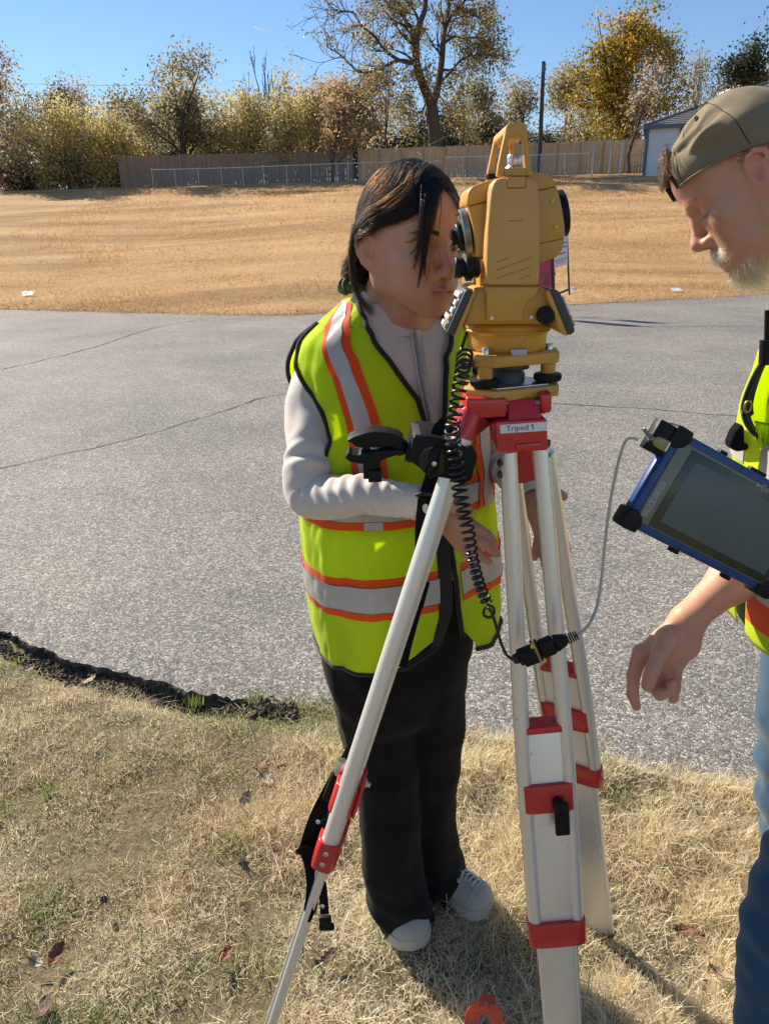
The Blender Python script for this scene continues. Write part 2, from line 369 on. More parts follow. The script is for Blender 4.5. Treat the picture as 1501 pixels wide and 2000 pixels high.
def wood_fence(label, p0, p1, nb, h, mat, seed):
    rs = np.random.default_rng(seed); p0, p1 = np.array(p0, float), np.array(p1, float)
    t = thing('wood_fence', label, 'fence', (p0[0], p0[1], gz(*p0)), 'wooden privacy fences behind the field')
    d = nrm(p1 - p0); n = np.array([-d[1], d[0]]); L = np.linalg.norm(p1 - p0) / nb; yaw = np.array([[d[0], d[1], 0], [n[0], n[1], 0], [0, 0, 1]])
    for b in range(nb):
        a = p0 + d * L * b; mb = MB(); k = max(6, int(L / .145)); w = L / k
        for i in range(k):
            c = a + d * (w * (i + .5)) + n * rs.uniform(-.006, .006); z = gz(*c); hh = h + rs.uniform(-.025, .025)
            mb.box((c[0], c[1], z + hh / 2 - .05), (w - .012, .02, hh + .1), yaw)
        for zz in (.35, h * .55, h - .25):
            c = a + d * L / 2 + n * .045; z = gz(*c); mb.box((c[0], c[1], z + zz), (L - .06, .04, .09), yaw)
        mb.build('fence_panel', mat, t, smooth=False)
        c = a - n * .06; z = gz(*c); mb = MB(); mb.tube([(c[0], c[1], z - .2), (c[0], c[1], z + h + .05)], .022, 8); mb.lathe([(.026, 0), (.028, .02), (.01, .04)], (c[0], c[1], z + h + .05), n=8); mb.build('fence_post', M_FPOST, t)
    return t
FA = W(238, 360, 45.0)[:2]; FB = W(690, 350, 45.6)[:2]; FC = W(700, 350, 45.6)[:2]; FD = W(1262, 335, 44.6)[:2]
wood_fence('weathered grey board fence standing behind the left half of the field', FA, FB, 11, 1.62, M_WGREY, 1)
wood_fence('tan board fence running right from the big trunk to the pale blue house', FC, FD, 13, 1.66, M_WTAN, 2)

def chain_fence(label, posts, h, rail=True, seed=0):
    p = [np.array(q, float) for q in posts]; t = thing('chain_link_fence', label, 'fence', (*p[0], gz(*p[0])), 'chain link fences along the top of the field')
    tops = []
    for q in p:
        z = gz(*q); mb = MB(); mb.tube([(*q, z - .2), (*q, z + h)], .019, 8); mb.lathe([(.03, 0), (.026, .03), (.006, .05)], (*q, z + h), n=8); mb.build('fence_post', M_GALV, t); tops.append((*q, z + h - .01))
    mb = MB(); mb.tube(tops, .021, 7); mb.build('top_rail', M_RAIL, t)
    mb = MB(); d0 = p[0]; L = np.linalg.norm(p[-1] - p[0]); d = nrm(p[-1] - p[0])
    for s in np.arange(-h, L, .14):
        for sg in (1, -1):
            if s < 0 or s + h > L: continue
            a0 = s if sg > 0 else s + h; a1 = s + h if sg > 0 else s; A = d0 + d * min(max(a0, 0), L); B = d0 + d * min(max(a1, 0), L)
            mb.tube([(*A, gz(*A) + .02 + (max(0, -a0) if sg > 0 else max(0, a0 - L))), (*B, gz(*B) + h - .04)], .0035, 3, caps=False)
    kind(mb.build('wire_mesh', M_GALV, t), 'stuff'); return t
cl = [W(x, 363, 42.6)[:2] for x in (300, 344, 389, 434, 476, 516, 561, 608, 658, 711, 765)]
chain_fence('low galvanised chain link fence with bright top rail in front of the grey board fence', cl, .92)
cr = [W(x, 345, 42.9)[:2] for x in (870, 902, 950, 1004, 1054, 1100, 1146)]
chain_fence('galvanised chain link fence in front of the tan board fence', cr, 1.05)
for x0, yb, yt, lab in ((1154, 353, 297, 'dark topped galvanised gate post at the end of the chain link fence'), (1187, 350, 299, 'galvanised gate post, middle of the three by the tan fence'), (1208, 348, 296, 'galvanised gate post nearest the pale blue house')):
    q = W(x0, yb, 42.2); z = gz(q[0], q[1]); t = thing('gate_post', lab, 'post', (q[0], q[1], z), 'gate posts beside the house')
    mb = MB(); mb.tube([(q[0], q[1], z - .2), (q[0], q[1], z + 1.5)], .045, 10); mb.build('shaft', M_GALV, t)
    mb = MB(); mb.lathe([(.05, 0), (.05, .03), (.03, .06), (.008, .075)], (q[0], q[1], z + 1.5), n=10); mb.build('post_cap', M_GALV, t)

# --- pale blue house at the right
def siding():
    m, nt, nd, lk, b = newmat('pale_blue_siding'); co = nd.new('ShaderNodeTexCoord').outputs['Object']
    c = mixc(nt, noise_out(nt, 1.5, 5, .6, co), (.50, .56, .63), (.60, .65, .70)); lk.new(c, b.inputs['Base Color']); b.inputs['Roughness'].default_value = .7
    return m
M_SIDE = siding(); M_TRIM = plain('blue_trim', (.07, .12, .17), .6); M_WHITE = plain('white_paint', (.78, .78, .76), .5)
M_SHING = plain('roof_shingle', (.13, .125, .13), .9, var=.35, vscale=5, bmp=.5, bscale=12, bdist=.02); M_GLASS = plain('window_glass', (.05, .06, .075), .08, var=.1)
hx0 = W(1257, 340, 41.0)[0]; hx1 = hx0 + 12; hy0, hy1 = 41.0, 49.0; hz0 = gz(hx0, 41) - .05; hz1 = W(1257, 247, 41.0)[2]
house = thing('pale_blue_house', 'pale blue sided house with grey hip roof behind the man in the cap', 'house', (hx0, hy0, hz0))
mb = MB()
nb = 15; bh = (hz1 - hz0) / nb
for i in range(nb):     # lapped boards
    z = hz0 + bh * i; mb.add([(hx0 + .002, hy0 - .018, z), (hx1, hy0 - .018, z), (hx1, hy0, z + bh), (hx0 + .002, hy0, z + bh), (hx0 + .002, hy0, z), (hx1, hy0, z)], [(0, 1, 2, 3), (0, 4, 5, 1)])
    mb.add([(hx0 - .018, hy0, z), (hx0 - .018, hy1, z), (hx0, hy1, z + bh), (hx0, hy0, z + bh)], [(0, 1, 2, 3)])
kind(mb.build('siding_board', M_SIDE, house, smooth=False), 'stuff')
mb = MB(); mb.box(((hx0 + hx1) / 2 + .02, (hy0 + hy1) / 2 + .02, (hz0 + hz1) / 2), (hx1 - hx0 - .02, hy1 - hy0 - .02, hz1 - hz0)); mb.build('wall', M_SIDE, house, smooth=False)
for (cx, cy) in ((hx0 - .01, hy0 - .01),):
    mb = MB(); mb.box((cx, cy, (hz0 + hz1) / 2), (.13, .13, hz1 - hz0 + .01)); mb.build('corner_board', M_TRIM, house, smooth=False, bevel=.01)
ov = .22; ze = hz1 + .0; rz = W(1436, 172, 45.0)[2]; run = 4.0 + ov
A = [(hx0 - ov, hy0 - ov, ze), (hx1 + ov, hy0 - ov, ze), (hx1 + ov, hy1 + ov, ze), (hx0 - ov, hy1 + ov, ze)]; r0 = (W(1440, 172, 45.0)[0], 45.0, rz); r1 = (hx1 - 3.0, 45.0, rz)
mb = MB()
def course(P, Q, R, S, n):
    P, Q, R, S = map(lambda q: np.array(q, float), (P, Q, R, S))
    for i in range(n):
        a, b_ = i / n, (i + 1) / n; up = np.array([0, 0, .03]); nn = np.array([0, 0, .004])
        mb.add([lerp(P, S, a) + up, lerp(Q, R, a) + up, lerp(Q, R, b_) + nn, lerp(P, S, b_) + nn, lerp(P, S, a), lerp(Q, R, a)], [(0, 1, 2, 3), (0, 4, 5, 1)])
course(A[0], A[1], r1, r0, 22); course(A[3], A[0], r0, r0, 22)
mb.add([A[2], A[3], r0, r1], [(0, 1, 2, 3)]); mb.add([A[1], A[2], r1], [(0, 1, 2)])
roof = mb.build('roof', M_SHING, house, smooth=False)
mb = MB(); mb.tube([np.array(A[0]) + (0, 0, .03), np.array(r0) + (0, 0, .03)], .05, 6); mb.build('hip_cap', M_SHING, roof)
mb = MB(); mb.box(((hx0 + hx1) / 2, hy0 - ov + .01, ze - .07), (hx1 - hx0 + 2 * ov, .04, .15)); mb.box((hx0 - ov + .01, (hy0 + hy1) / 2, ze - .07), (.04, hy1 - hy0 + 2 * ov - .05, .15)); mb.build('fascia', M_TRIM, house, smooth=False)
mb = MB(); v = W(1440, 166, 44.2); mb.tube([v + (0, 0, -.5), v + (0, 0, .12)], .07, 8); mb.lathe([(.12, 0), (.12, .05), (.02, .12)], v + np.array([0, 0, .1]), n=10); mb.build('roof_vent', M_TRIM, roof)
wx0, wz1 = W(1325, 255, 41.0)[[0, 2]]; wx1, wz0 = W(1362, 300, 41.0)[[0, 2]]
mb = MB()
for (cx, cz, sx, sz) in (((wx0 + wx1) / 2, wz1, wx1 - wx0 + .1, .1), ((wx0 + wx1) / 2, wz0, wx1 - wx0 + .1, .1), (wx0, (wz0 + wz1) / 2, .1, wz1 - wz0 - .1), (wx1, (wz0 + wz1) / 2, .1, wz1 - wz0 - .1)): mb.box((cx, hy0 - .04, cz), (sx, .06, sz))
wf = mb.build('window', M_TRIM, house, smooth=False)
mb = MB()
for (cx, cz, sx, sz) in (((wx0 + wx1) / 2, wz1 - .08, wx1 - wx0 - .12, .05), ((wx0 + wx1) / 2, (wz1 + wz0) / 2, wx1 - wx0 - .12, .05), (wx0 + .08, (wz0 + wz1) / 2, .05, wz1 - wz0 - .2)): mb.box((cx, hy0 - .025, cz), (sx, .03, sz))
mb.build('sash', M_WHITE, wf, smooth=False)
mb = MB(); mb.box(((wx0 + wx1) / 2, hy0 - .013, (wz0 + wz1) / 2), (wx1 - wx0 - .1, .012, wz1 - wz0 - .1)); mb.build('pane', M_GLASS, wf, smooth=False)
house.rotation_euler = (0, 0, -math.atan2(hx0, hy0) - .02)
# white building beyond, and a pale shed under the maple
q0 = W(1466, 172, 62); q1 = W(1560, 146, 62); t = thing('white_building', 'white building showing above the roof at the right edge', 'building', (q0[0], 62, q0[2] - 5))
mb = MB(); mb.box(((q0[0] + q1[0]) / 2, 65, (q0[2] + q1[2]) / 2 - 2.5), (q1[0] - q0[0], 6, q1[2] - q0[2] + 5)); mb.build('wall', M_WHITE, t, smooth=False)
mb = MB(); mb.box(((q0[0] + q1[0]) / 2, 65, q1[2] + .12), (q1[0] - q0[0] + .4, 6.4, .2)); mb.build('roof', M_SHING, t, smooth=False)
q0 = W(1128, 300, 56); q1 = W(1250, 264, 56); t = thing('pale_shed', 'pale shed showing over the tan fence under the yellow green tree', 'shed', (q0[0], 56, gz(q0[0], 56)))
mb = MB(); zb = gz(q0[0], 56); mb.box(((q0[0] + q1[0]) / 2, 58, (zb + q1[2]) / 2), (q1[0] - q0[0], 4, q1[2] - zb)); mb.build('wall', plain('pale_wall', (.55, .58, .62), .8), t, smooth=False)
mb = MB(); c = ((q0[0] + q1[0]) / 2, 58, q1[2]); hw = (q1[0] - q0[0]) / 2 + .2; mb.prism([(c[0] - hw, 55.8, c[2]), (c[0] + hw, 55.8, c[2]), (c[0] + hw, 58, c[2] + .5), (c[0] - hw, 58, c[2] + .5)], [(c[0] - hw, 60.2, c[2] - .02), (c[0] + hw, 60.2, c[2] - .02), (c[0] + hw, 58.1, c[2] + .45), (c[0] - hw, 58.1, c[2] + .45)]); mb.build('roof', M_SHING, t, smooth=False)

# --- utility pole with its lines, thin metal pole
M_POLE = plain('pole_wood', (.075, .055, .042), .9, var=.3, vscale=6)
pb = W(1052, 335, 43.6); zb = gz(pb[0], pb[1]); ptop = W(1061, 120, 43.6)
pole = thing('utility_pole', 'brown wooden utility pole rising behind the tan board fence', 'utility pole', (pb[0], pb[1], zb))
mb = MB(); mb.tube([(pb[0], pb[1], zb - .3), ptop], [.13, .09], 10); mb.build('shaft', M_POLE, pole)
mb = MB(); mb.box(ptop + np.array([.0, -.12, -.35]), (.16, .10, .35)); mb.build('bracket', M_TRIM, pole, smooth=False)
for dz in (-.2, -.42): mb = MB(); mb.lathe([(.03, 0), (.06, .03), (.03, .06), (.06, .09), (.02, .12)], ptop + np.array([.1, -.1, dz]), n=8); mb.build('insulator', M_WHITE, pole)
M_WIRE = plain('wire', (.10, .10, .105), .5); M_WIREL = plain('pale_wire', (.55, .55, .55), .35, .6)
def wire(label, a, b_, sag, r, mat):
    a, b_ = np.array(a), np.array(b_); pts = [lerp(a, b_, t) - np.array([0, 0, sag * 4 * t * (1 - t)]) for t in np.linspace(0, 1, 24)]
    mb = MB(); mb.tube(pts, r, 5); o = mb.build('power_line', mat); o.location = (0, 0, 0); return tag(o, label, 'power line', 'overhead power lines')
wire('pale power line sagging from the utility pole down to the left', ptop + np.array([0, -.15, -.4]), W(700, 318, 49), .9, .010, M_WIREL)
wire('power line from the pale blue house corner up toward the utility pole', W(1257, 243, 41.0), ptop + np.array([.1, 0, -.5]), 1.5, .011, M_WIREL)
wire('dark power line crossing in front of the yellow bushes at far left', W(-60, 251, 44), W(330, 262, 44), .25, .012, M_WIRE)
wire('dark upper power line over the dark green tree at left', W(-60, 158, 52), W(300, 166, 52), .1, .010, M_WIRE)
mp = W(678, 332, 45.0); t = thing('metal_pole', 'thin grey metal pole at the corner where the two board fences meet', 'pole', (mp[0], mp[1], gz(mp[0], mp[1])))
mb = MB(); mb.tube([(mp[0], mp[1], gz(mp[0], mp[1]) - .2), W(680, 206, 45.0)], .045, 8); mb.build('shaft', M_GALV, t)
mb = MB(); mb.lathe([(.06, 0), (.06, .05), (.02, .1)], W(680, 206, 45.0), n=8); mb.build('pole_cap', M_GALV, t)
# contrail
a, b_ = W(497, 53, 1500), W(538, 64, 1500); o = MB().tube(cr_path([a, lerp(a, b_, .5), b_], 10), np.linspace(1.1, .15, 10), 6).build('contrail', leafy('contrail_ice', [(.95, .95, .95), (.97, .97, .97)], .75)); tag(o, 'short white contrail high in the blue sky', 'contrail')
# ================================================================== TREES
PAL = {
 'yellow': [(0.268, 0.211, 0.091), (0.536, 0.433, 0.183), (0.756, 0.608, 0.270), (0.491, 0.443, 0.204)],
 'gold': [(0.219, 0.180, 0.087), (0.464, 0.372, 0.165), (0.706, 0.558, 0.243), (0.516, 0.480, 0.217)],
 'olive': [(0.136, 0.130, 0.074), (0.270, 0.234, 0.126), (0.440, 0.360, 0.195), (0.512, 0.409, 0.223)],
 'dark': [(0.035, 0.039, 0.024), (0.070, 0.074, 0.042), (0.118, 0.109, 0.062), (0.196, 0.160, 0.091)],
 'brown': [(0.182, 0.126, 0.081), (0.340, 0.250, 0.156), (0.511, 0.387, 0.233), (0.584, 0.449, 0.251)],
 'orange': [(0.205, 0.133, 0.078), (0.410, 0.277, 0.146), (0.605, 0.414, 0.206), (0.536, 0.423, 0.215)],
 'maple': [(.08, .10, .02), (.24, .20, .035), (.62, .38, .04), (.74, .42, .04)],
 'cedar': [(0.036, 0.044, 0.028), (0.061, 0.073, 0.041), (0.090, 0.098, 0.055), (0.109, 0.109, 0.061)],
}
MLEAF = {k: leafy('leaves_' + k, v, .55, .55) for k, v in PAL.items()}
def grow(rs, p, d, L, r, lev, maxlev, out, tips, spread, up, taper=.62, nseg=4, kids=(2, 4)):
    """one limb: a wandering tube, then its children"""
    pts = [np.array(p)]; dd = nrm(d); rr = [r]
    for i in range(nseg):
        dd = nrm(dd + rs.normal(0, .16, 3) + np.array([0, 0, up * .12])); pts.append(pts[-1] + dd * L / nseg); rr.append(r * (1 - (1 - taper) * (i + 1) / nseg))
    out.append((np.array(pts), np.array(rr), lev))
    if lev >= maxlev:
        tips.append((pts[-1], dd)); tips.append((pts[len(pts) // 2], dd)); return
    k = rs.integers(kids[0], kids[1] + 1)
    for i in range(k):
        t = 1.0 if i == 0 else rs.uniform(.35, 1.0); j = min(int(t * nseg), nseg); q = pts[j] if j else pts[1]
        a = rs.uniform(0, 2 * math.pi); perp = nrm(np.cross(dd, rs.normal(0, 1, 3))); perp = nrm(perp + np.array([0, 0, .15 * up]))
        ang = rs.uniform(.35, .9) * spread * (.45 if i == 0 else 1); nd = nrm(dd * math.cos(ang) + perp * math.sin(ang))
        grow(rs, q, nd, L * rs.uniform(.58, .82), rr[j] * (.8 if i == 0 else rs.uniform(.45, .65)), lev + 1, maxlev, out, tips, spread, up, taper, max(2, nseg - 1), kids)
def leaf_cloud(rs, C, n, sig, size, flat=1.0):
    idx = rs.integers(0, len(C), n); P = C[idx] + rs.normal(0, 1, (n, 3)) * sig * np.array([1, 1, flat])
    ct = rs.uniform(0, 1, len(C))[idx]
    return leaf_quads(rs, P, size), np.clip(ct * .85 + rs.uniform(0, .4, n) - .12, 0, 1)
def leaf_quads(rs, P, size):
    n = len(P); u = rs.normal(0, 1, (n, 3)); u /= np.linalg.norm(u, axis=1)[:, None]; w = rs.normal(0, 1, (n, 3)); v = np.cross(u, w); v /= np.linalg.norm(v, axis=1)[:, None]
    s = size * rs.uniform(.55, 1.25, (n, 1)); nn = np.cross(u, v)
    a = P - u * s * .6; b = P + v * s * .36 + nn * s * .10; c = P + u * s * .6; d = P - v * s * .36 + nn * s * .10
    return np.stack([a, b, c, d], 1)
def tree(label, base, top_z, halfw, pal, seed, leaves=4000, leaf=.17, maxlev=3, trunk=.16, stems=1, clear=.3, spread=1.0, up=.6, sig=.35, bark=None, lean=0, group='trees beyond the field', name='tree', kids=(2, 4), rnd=0.0):
    rs = np.random.default_rng(seed); base = np.array(base, float); Ht = top_z - base[2]
    t = thing(name, label, 'tree' if name != 'shrub' else 'shrub', base, group); out, tips = [], []
    for s in range(stems):
        az = rs.uniform(0, 6.28) if stems > 1 else 0; d = np.array([math.cos(az) * (.32 if stems > 1 else 0) + lean, math.sin(az) * (.25 if stems > 1 else 0), 1.0]); p = base + np.array([math.cos(az) * trunk, math.sin(az) * trunk, -.15]) * (1 if stems > 1 else 0) + np.array([0, 0, -.1])
        grow(rs, p, d, Ht * clear, trunk / (stems ** .5), 0, maxlev, out, tips, spread, up, .72, 6, kids)
    allp = np.concatenate([o[0] for o in out]); top = allp[:, 2].max(); wid = np.percentile(np.abs(allp[:, 0] - base[0] - lean * (allp[:, 2] - base[2]) * .6), 96)
    sz = (top_z - base[2] - sig * .5) / (top - base[2]); sx = (halfw - sig * .6) / max(wid, .1)
    def fit(P):
        Q = P - base; k = sstep(.08, .5, Q[..., 2] / (top - base[2])); f = lerp(1.0, sx, k)
        return base + np.stack([Q[..., 0] * f, Q[..., 1] * f * .9, Q[..., 2] * sz], -1)
    mb = MB()
    for P, r, lev in out:
        P2 = fit(P)
        if lev == 0: r = r.copy(); r[0] *= 1.35
        mb.tube(P2, np.maximum(r, .012), 8 if lev == 0 else (6 if lev == 1 else 4), caps=False)
    mb.build('trunk', bark or M_BARK, t)
    if leaves:
        C = fit(np.array([q[0] for q in tips]))
        if rnd:      # fuller crown: leaf clumps through an uneven rounded volume as well as on the twigs
            m = int(len(C) * rnd / (1 - rnd)) + 40; d = rs.normal(0, 1, (m * 5, 3)); d /= np.linalg.norm(d, axis=1)[:, None]; q = d * rs.uniform(.25, 1, (m * 5, 1)) ** .5; lobes = 1 + .22 * vnoise(d * 2.3, 1, seed % 97) + .10 * vnoise(d * 5.0, 1, seed % 89)
            q = q * lobes[:, None]; Cz = base[2] + Ht * .57; Pq = np.stack([base[0] + q[:, 0] * halfw * .92, base[1] + q[:, 1] * halfw * .85, Cz + q[:, 2] * Ht * .40], -1); Pq = Pq[vnoise(Pq * 1.1, 1, 7) > -.22][:m]; C = np.concatenate([C[rs.uniform(0, 1, len(C)) < .8], Pq])
        Q, tint = leaf_cloud(rs, C, int(leaves * 1.3), sig, leaf, .8)
        np_mesh('crown', Q.reshape(-1, 3), np.arange(len(Q) * 4).reshape(-1, 4), MLEAF[pal], t, smooth=False, attrs={'tint': np.repeat(tint, 4)})
    return t
def tree_px(label, x, ytop, hw_px, Y, pal, seed, **kw):
    b = W(x, 340, Y); bx = b[0]; z = gz(bx, Y); tp = W(x, ytop, Y); hw = abs(W(x + hw_px, (ytop + 330) / 2, Y)[0] - W(x, (ytop + 330) / 2, Y)[0])
    return tree(label, (bx, Y, z), tp[2], hw, pal, seed, **kw)
T = tree_px
# the back rows, far to near
T('dark green rounded tree behind the yellow bushes at left', 195, 148, 75, 60, 'olive', 1, leaves=5200, clear=.25, sig=.6)
T('dark narrow evergreen poking up behind the yellow bush at left', 146, 158, 26, 58, 'cedar', 2, leaves=1500, clear=.4, spread=.5, sig=.35)
T('pale brownish tree with a ragged top behind the yellow bush', 130, 150, 50, 61, 'brown', 3, leaves=2400, clear=.3, sig=.5)
T('small dark tree right of the tall sparse tree at the left edge', 62, 175, 34, 56, 'olive', 4, leaves=2000, sig=.4)
T('bare leafless tree standing above the golden trees', 540, 84, 44, 53, 'brown', 5, leaves=0, maxlev=5, clear=.42, spread=.6, up=1.2, trunk=.13, kids=(2, 3), bark=M_BARKD)
T('second smaller bare tree left of the tall leafless one', 493, 128, 30, 53, 'brown', 51, leaves=120, maxlev=4, clear=.4, spread=.6, up=1.2, trunk=.10, kids=(2, 3), bark=M_BARKD)
T('gold and green tree right of the leafless treetop', 603, 132, 52, 54, 'gold', 6, leaves=4600, clear=.28, sig=.5)
T('rust brown tree behind the slim leaning trunk', 668, 142, 50, 55, 'orange', 7, leaves=4200, clear=.28, sig=.5)
T('brown and gold tree left of the big forked trunk', 738, 138, 55, 56, 'brown', 8, leaves=4600, clear=.28, sig=.5)
T('olive brown tree just right of the big forked trunk', 905, 150, 50, 56, 'olive', 9, leaves=4200, clear=.25, sig=.5)
T('tawny olive tree above the yellow instrument handle', 965, 165, 48, 54, 'olive', 10, leaves=4000, clear=.25, sig=.5)
T('olive tree behind the utility pole', 1030, 142, 60, 57, 'olive', 11, leaves=4800, clear=.25, sig=.55)
T('thin dull green tree between the utility pole and the yellow green tree', 1098, 128, 45, 58, 'olive', 12, leaves=3000, clear=.28, sig=.55)
T('dark evergreen tree behind the house roof at the right edge', 1455, 0, 88, 60, 'cedar', 13, leaves=9000, clear=.32, sig=.55, leaf=.2, trunk=.25)
T('sparse greyish tree between the yellow green tree and the dark evergreen', 1362, 85, 40, 64, 'olive', 14, leaves=1800, clear=.35, sig=.5)
T('thin gold leaved treetop at the far right corner', 1520, 78, 34, 57, 'maple', 141, leaves=1400, clear=.4, sig=.4)
k = 0
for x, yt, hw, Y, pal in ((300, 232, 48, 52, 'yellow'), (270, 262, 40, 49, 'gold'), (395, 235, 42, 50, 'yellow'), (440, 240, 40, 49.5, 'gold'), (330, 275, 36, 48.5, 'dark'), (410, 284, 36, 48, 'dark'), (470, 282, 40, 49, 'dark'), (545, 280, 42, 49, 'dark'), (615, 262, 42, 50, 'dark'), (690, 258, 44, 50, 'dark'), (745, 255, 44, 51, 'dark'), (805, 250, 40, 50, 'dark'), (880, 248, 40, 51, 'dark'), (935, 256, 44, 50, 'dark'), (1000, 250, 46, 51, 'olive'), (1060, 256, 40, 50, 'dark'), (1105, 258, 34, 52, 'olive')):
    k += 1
    adj = {'yellow': 'bright yellow leaved', 'gold': 'gold green', 'dark': 'dark green and brown', 'olive': 'dull olive'}[pal]  # each palette's own leaf colour in words
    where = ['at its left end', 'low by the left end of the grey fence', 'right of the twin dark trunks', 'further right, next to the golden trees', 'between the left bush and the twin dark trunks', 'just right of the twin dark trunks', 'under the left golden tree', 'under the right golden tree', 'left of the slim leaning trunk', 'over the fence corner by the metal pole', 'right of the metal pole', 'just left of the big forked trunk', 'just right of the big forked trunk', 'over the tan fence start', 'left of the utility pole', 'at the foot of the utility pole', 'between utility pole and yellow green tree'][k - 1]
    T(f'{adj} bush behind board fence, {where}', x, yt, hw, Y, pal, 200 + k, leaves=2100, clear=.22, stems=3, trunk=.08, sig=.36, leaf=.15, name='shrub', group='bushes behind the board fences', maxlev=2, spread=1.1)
for i, (x, yt, hw, Y, pal, lab) in enumerate(((315, 190, 62, 55, 'olive', 'dull green tree behind the left end of the grey fence'), (420, 170, 60, 56, 'gold', 'gold tree behind the twin trunked olive tree, right side'), (470, 205, 50, 54, 'olive', 'olive tree behind the left golden tree'), (640, 188, 56, 57, 'gold', 'gold tree far behind the slim leaning trunk'), (790, 180, 54, 58, 'olive', 'olive tree far behind the big forked trunk, left side'), (860, 196, 50, 57, 'dark', 'dark tree right behind the big forked trunk'), (700, 200, 46, 53, 'gold', 'gold tree directly over the fence corner'), (1140, 190, 44, 56, 'gold', 'gold green tree left of the big yellow green tree'), (255, 196, 46, 53, 'yellow', 'yellow tree left of the twin trunked olive tree'), (30, 190, 60, 52, 'olive', 'olive tree behind the tall sparse tree at the left edge'))):
    T(lab, x, yt, hw, Y, pal, 400 + i, leaves=2500, clear=.2, stems=2, trunk=.12, sig=.5, rnd=.35)
# front trees
T('tall sparse brown tree at the left edge of the photo', 12, 62, 55, 47, 'brown', 15, leaves=3600, clear=.34, sig=.4, maxlev=4, up=1.0, spread=.75, kids=(2, 3), trunk=.2)
T('big yellow green bushy tree left of the grey fence', 128, 182, 72, 46, 'yellow', 16, rnd=.35, leaf=.14, leaves=6500, clear=.2, stems=4, sig=.42, trunk=.12)
T('yellow bushy tree at the left end of the grey fence', 222, 214, 50, 47, 'yellow', 17, rnd=.35, leaf=.14, leaves=4600, clear=.2, stems=3, sig=.4, trunk=.1)
for i, (x, yt, hw, pal, lab) in enumerate(((30, 268, 52, 'brown', 'brownish low bush at the left edge of the field'), (95, 285, 50, 'yellow', 'low yellow bush in front of the big bushy tree'), (165, 300, 44, 'olive', 'low dull green bush in the shade below the big bushy tree'), (205, 300, 40, 'yellow', 'small bright yellow green bush beside the grey fence end'), (60, 318, 50, 'dark', 'dark low undergrowth bush at the far left'), (238, 318, 22, 'orange', 'small rusty bush touching the grey fence end'))):
    T(lab, x, yt, hw, 45.2 + .2 * i, pal, 300 + i, leaves=2600, clear=.2, stems=4, trunk=.06, sig=.36, name='shrub', maxlev=2, group='bushes at the left of the field', spread=1.1)
T('twin trunked olive tree with dark bare limbs behind the chain link fence', 366, 88, 92, 45.4, 'olive', 18, leaves=7500, clear=.30, stems=2, sig=.40, maxlev=4, trunk=.24, up=.8, bark=M_BARKD, kids=(2, 3), leaf=.16)
T('golden multi stemmed tree, left one of the pair', 484, 166, 50, 46.2, 'gold', 19, rnd=.35, leaf=.14, leaves=4600, clear=.26, stems=3, sig=.38, trunk=.16, bark=M_BARKD, up=.9)
T('golden tree with two dark trunks, right one of the pair', 545, 175, 48, 46.4, 'gold', 20, rnd=.35, leaf=.14, leaves=4200, clear=.26, stems=2, sig=.38, trunk=.17, bark=M_BARKD, up=.9)
T('slim gold leaved tree standing right of the golden pair', 590, 170, 38, 46.0, 'gold', 21, leaves=2200, clear=.34, sig=.34, trunk=.07, lean=.12)
T('slim leaning tree with thin grey trunk in front of the metal pole', 650, 190, 42, 43.6, 'orange', 22, leaves=2200, clear=.40, sig=.34, trunk=.075, lean=.28)
T('crooked slender dark tree left of the big forked trunk', 764, 120, 44, 46.5, 'brown', 23, leaves=500, clear=.42, sig=.4, trunk=.12, maxlev=4, bark=M_BARKD, kids=(2, 3), spread=1.1)

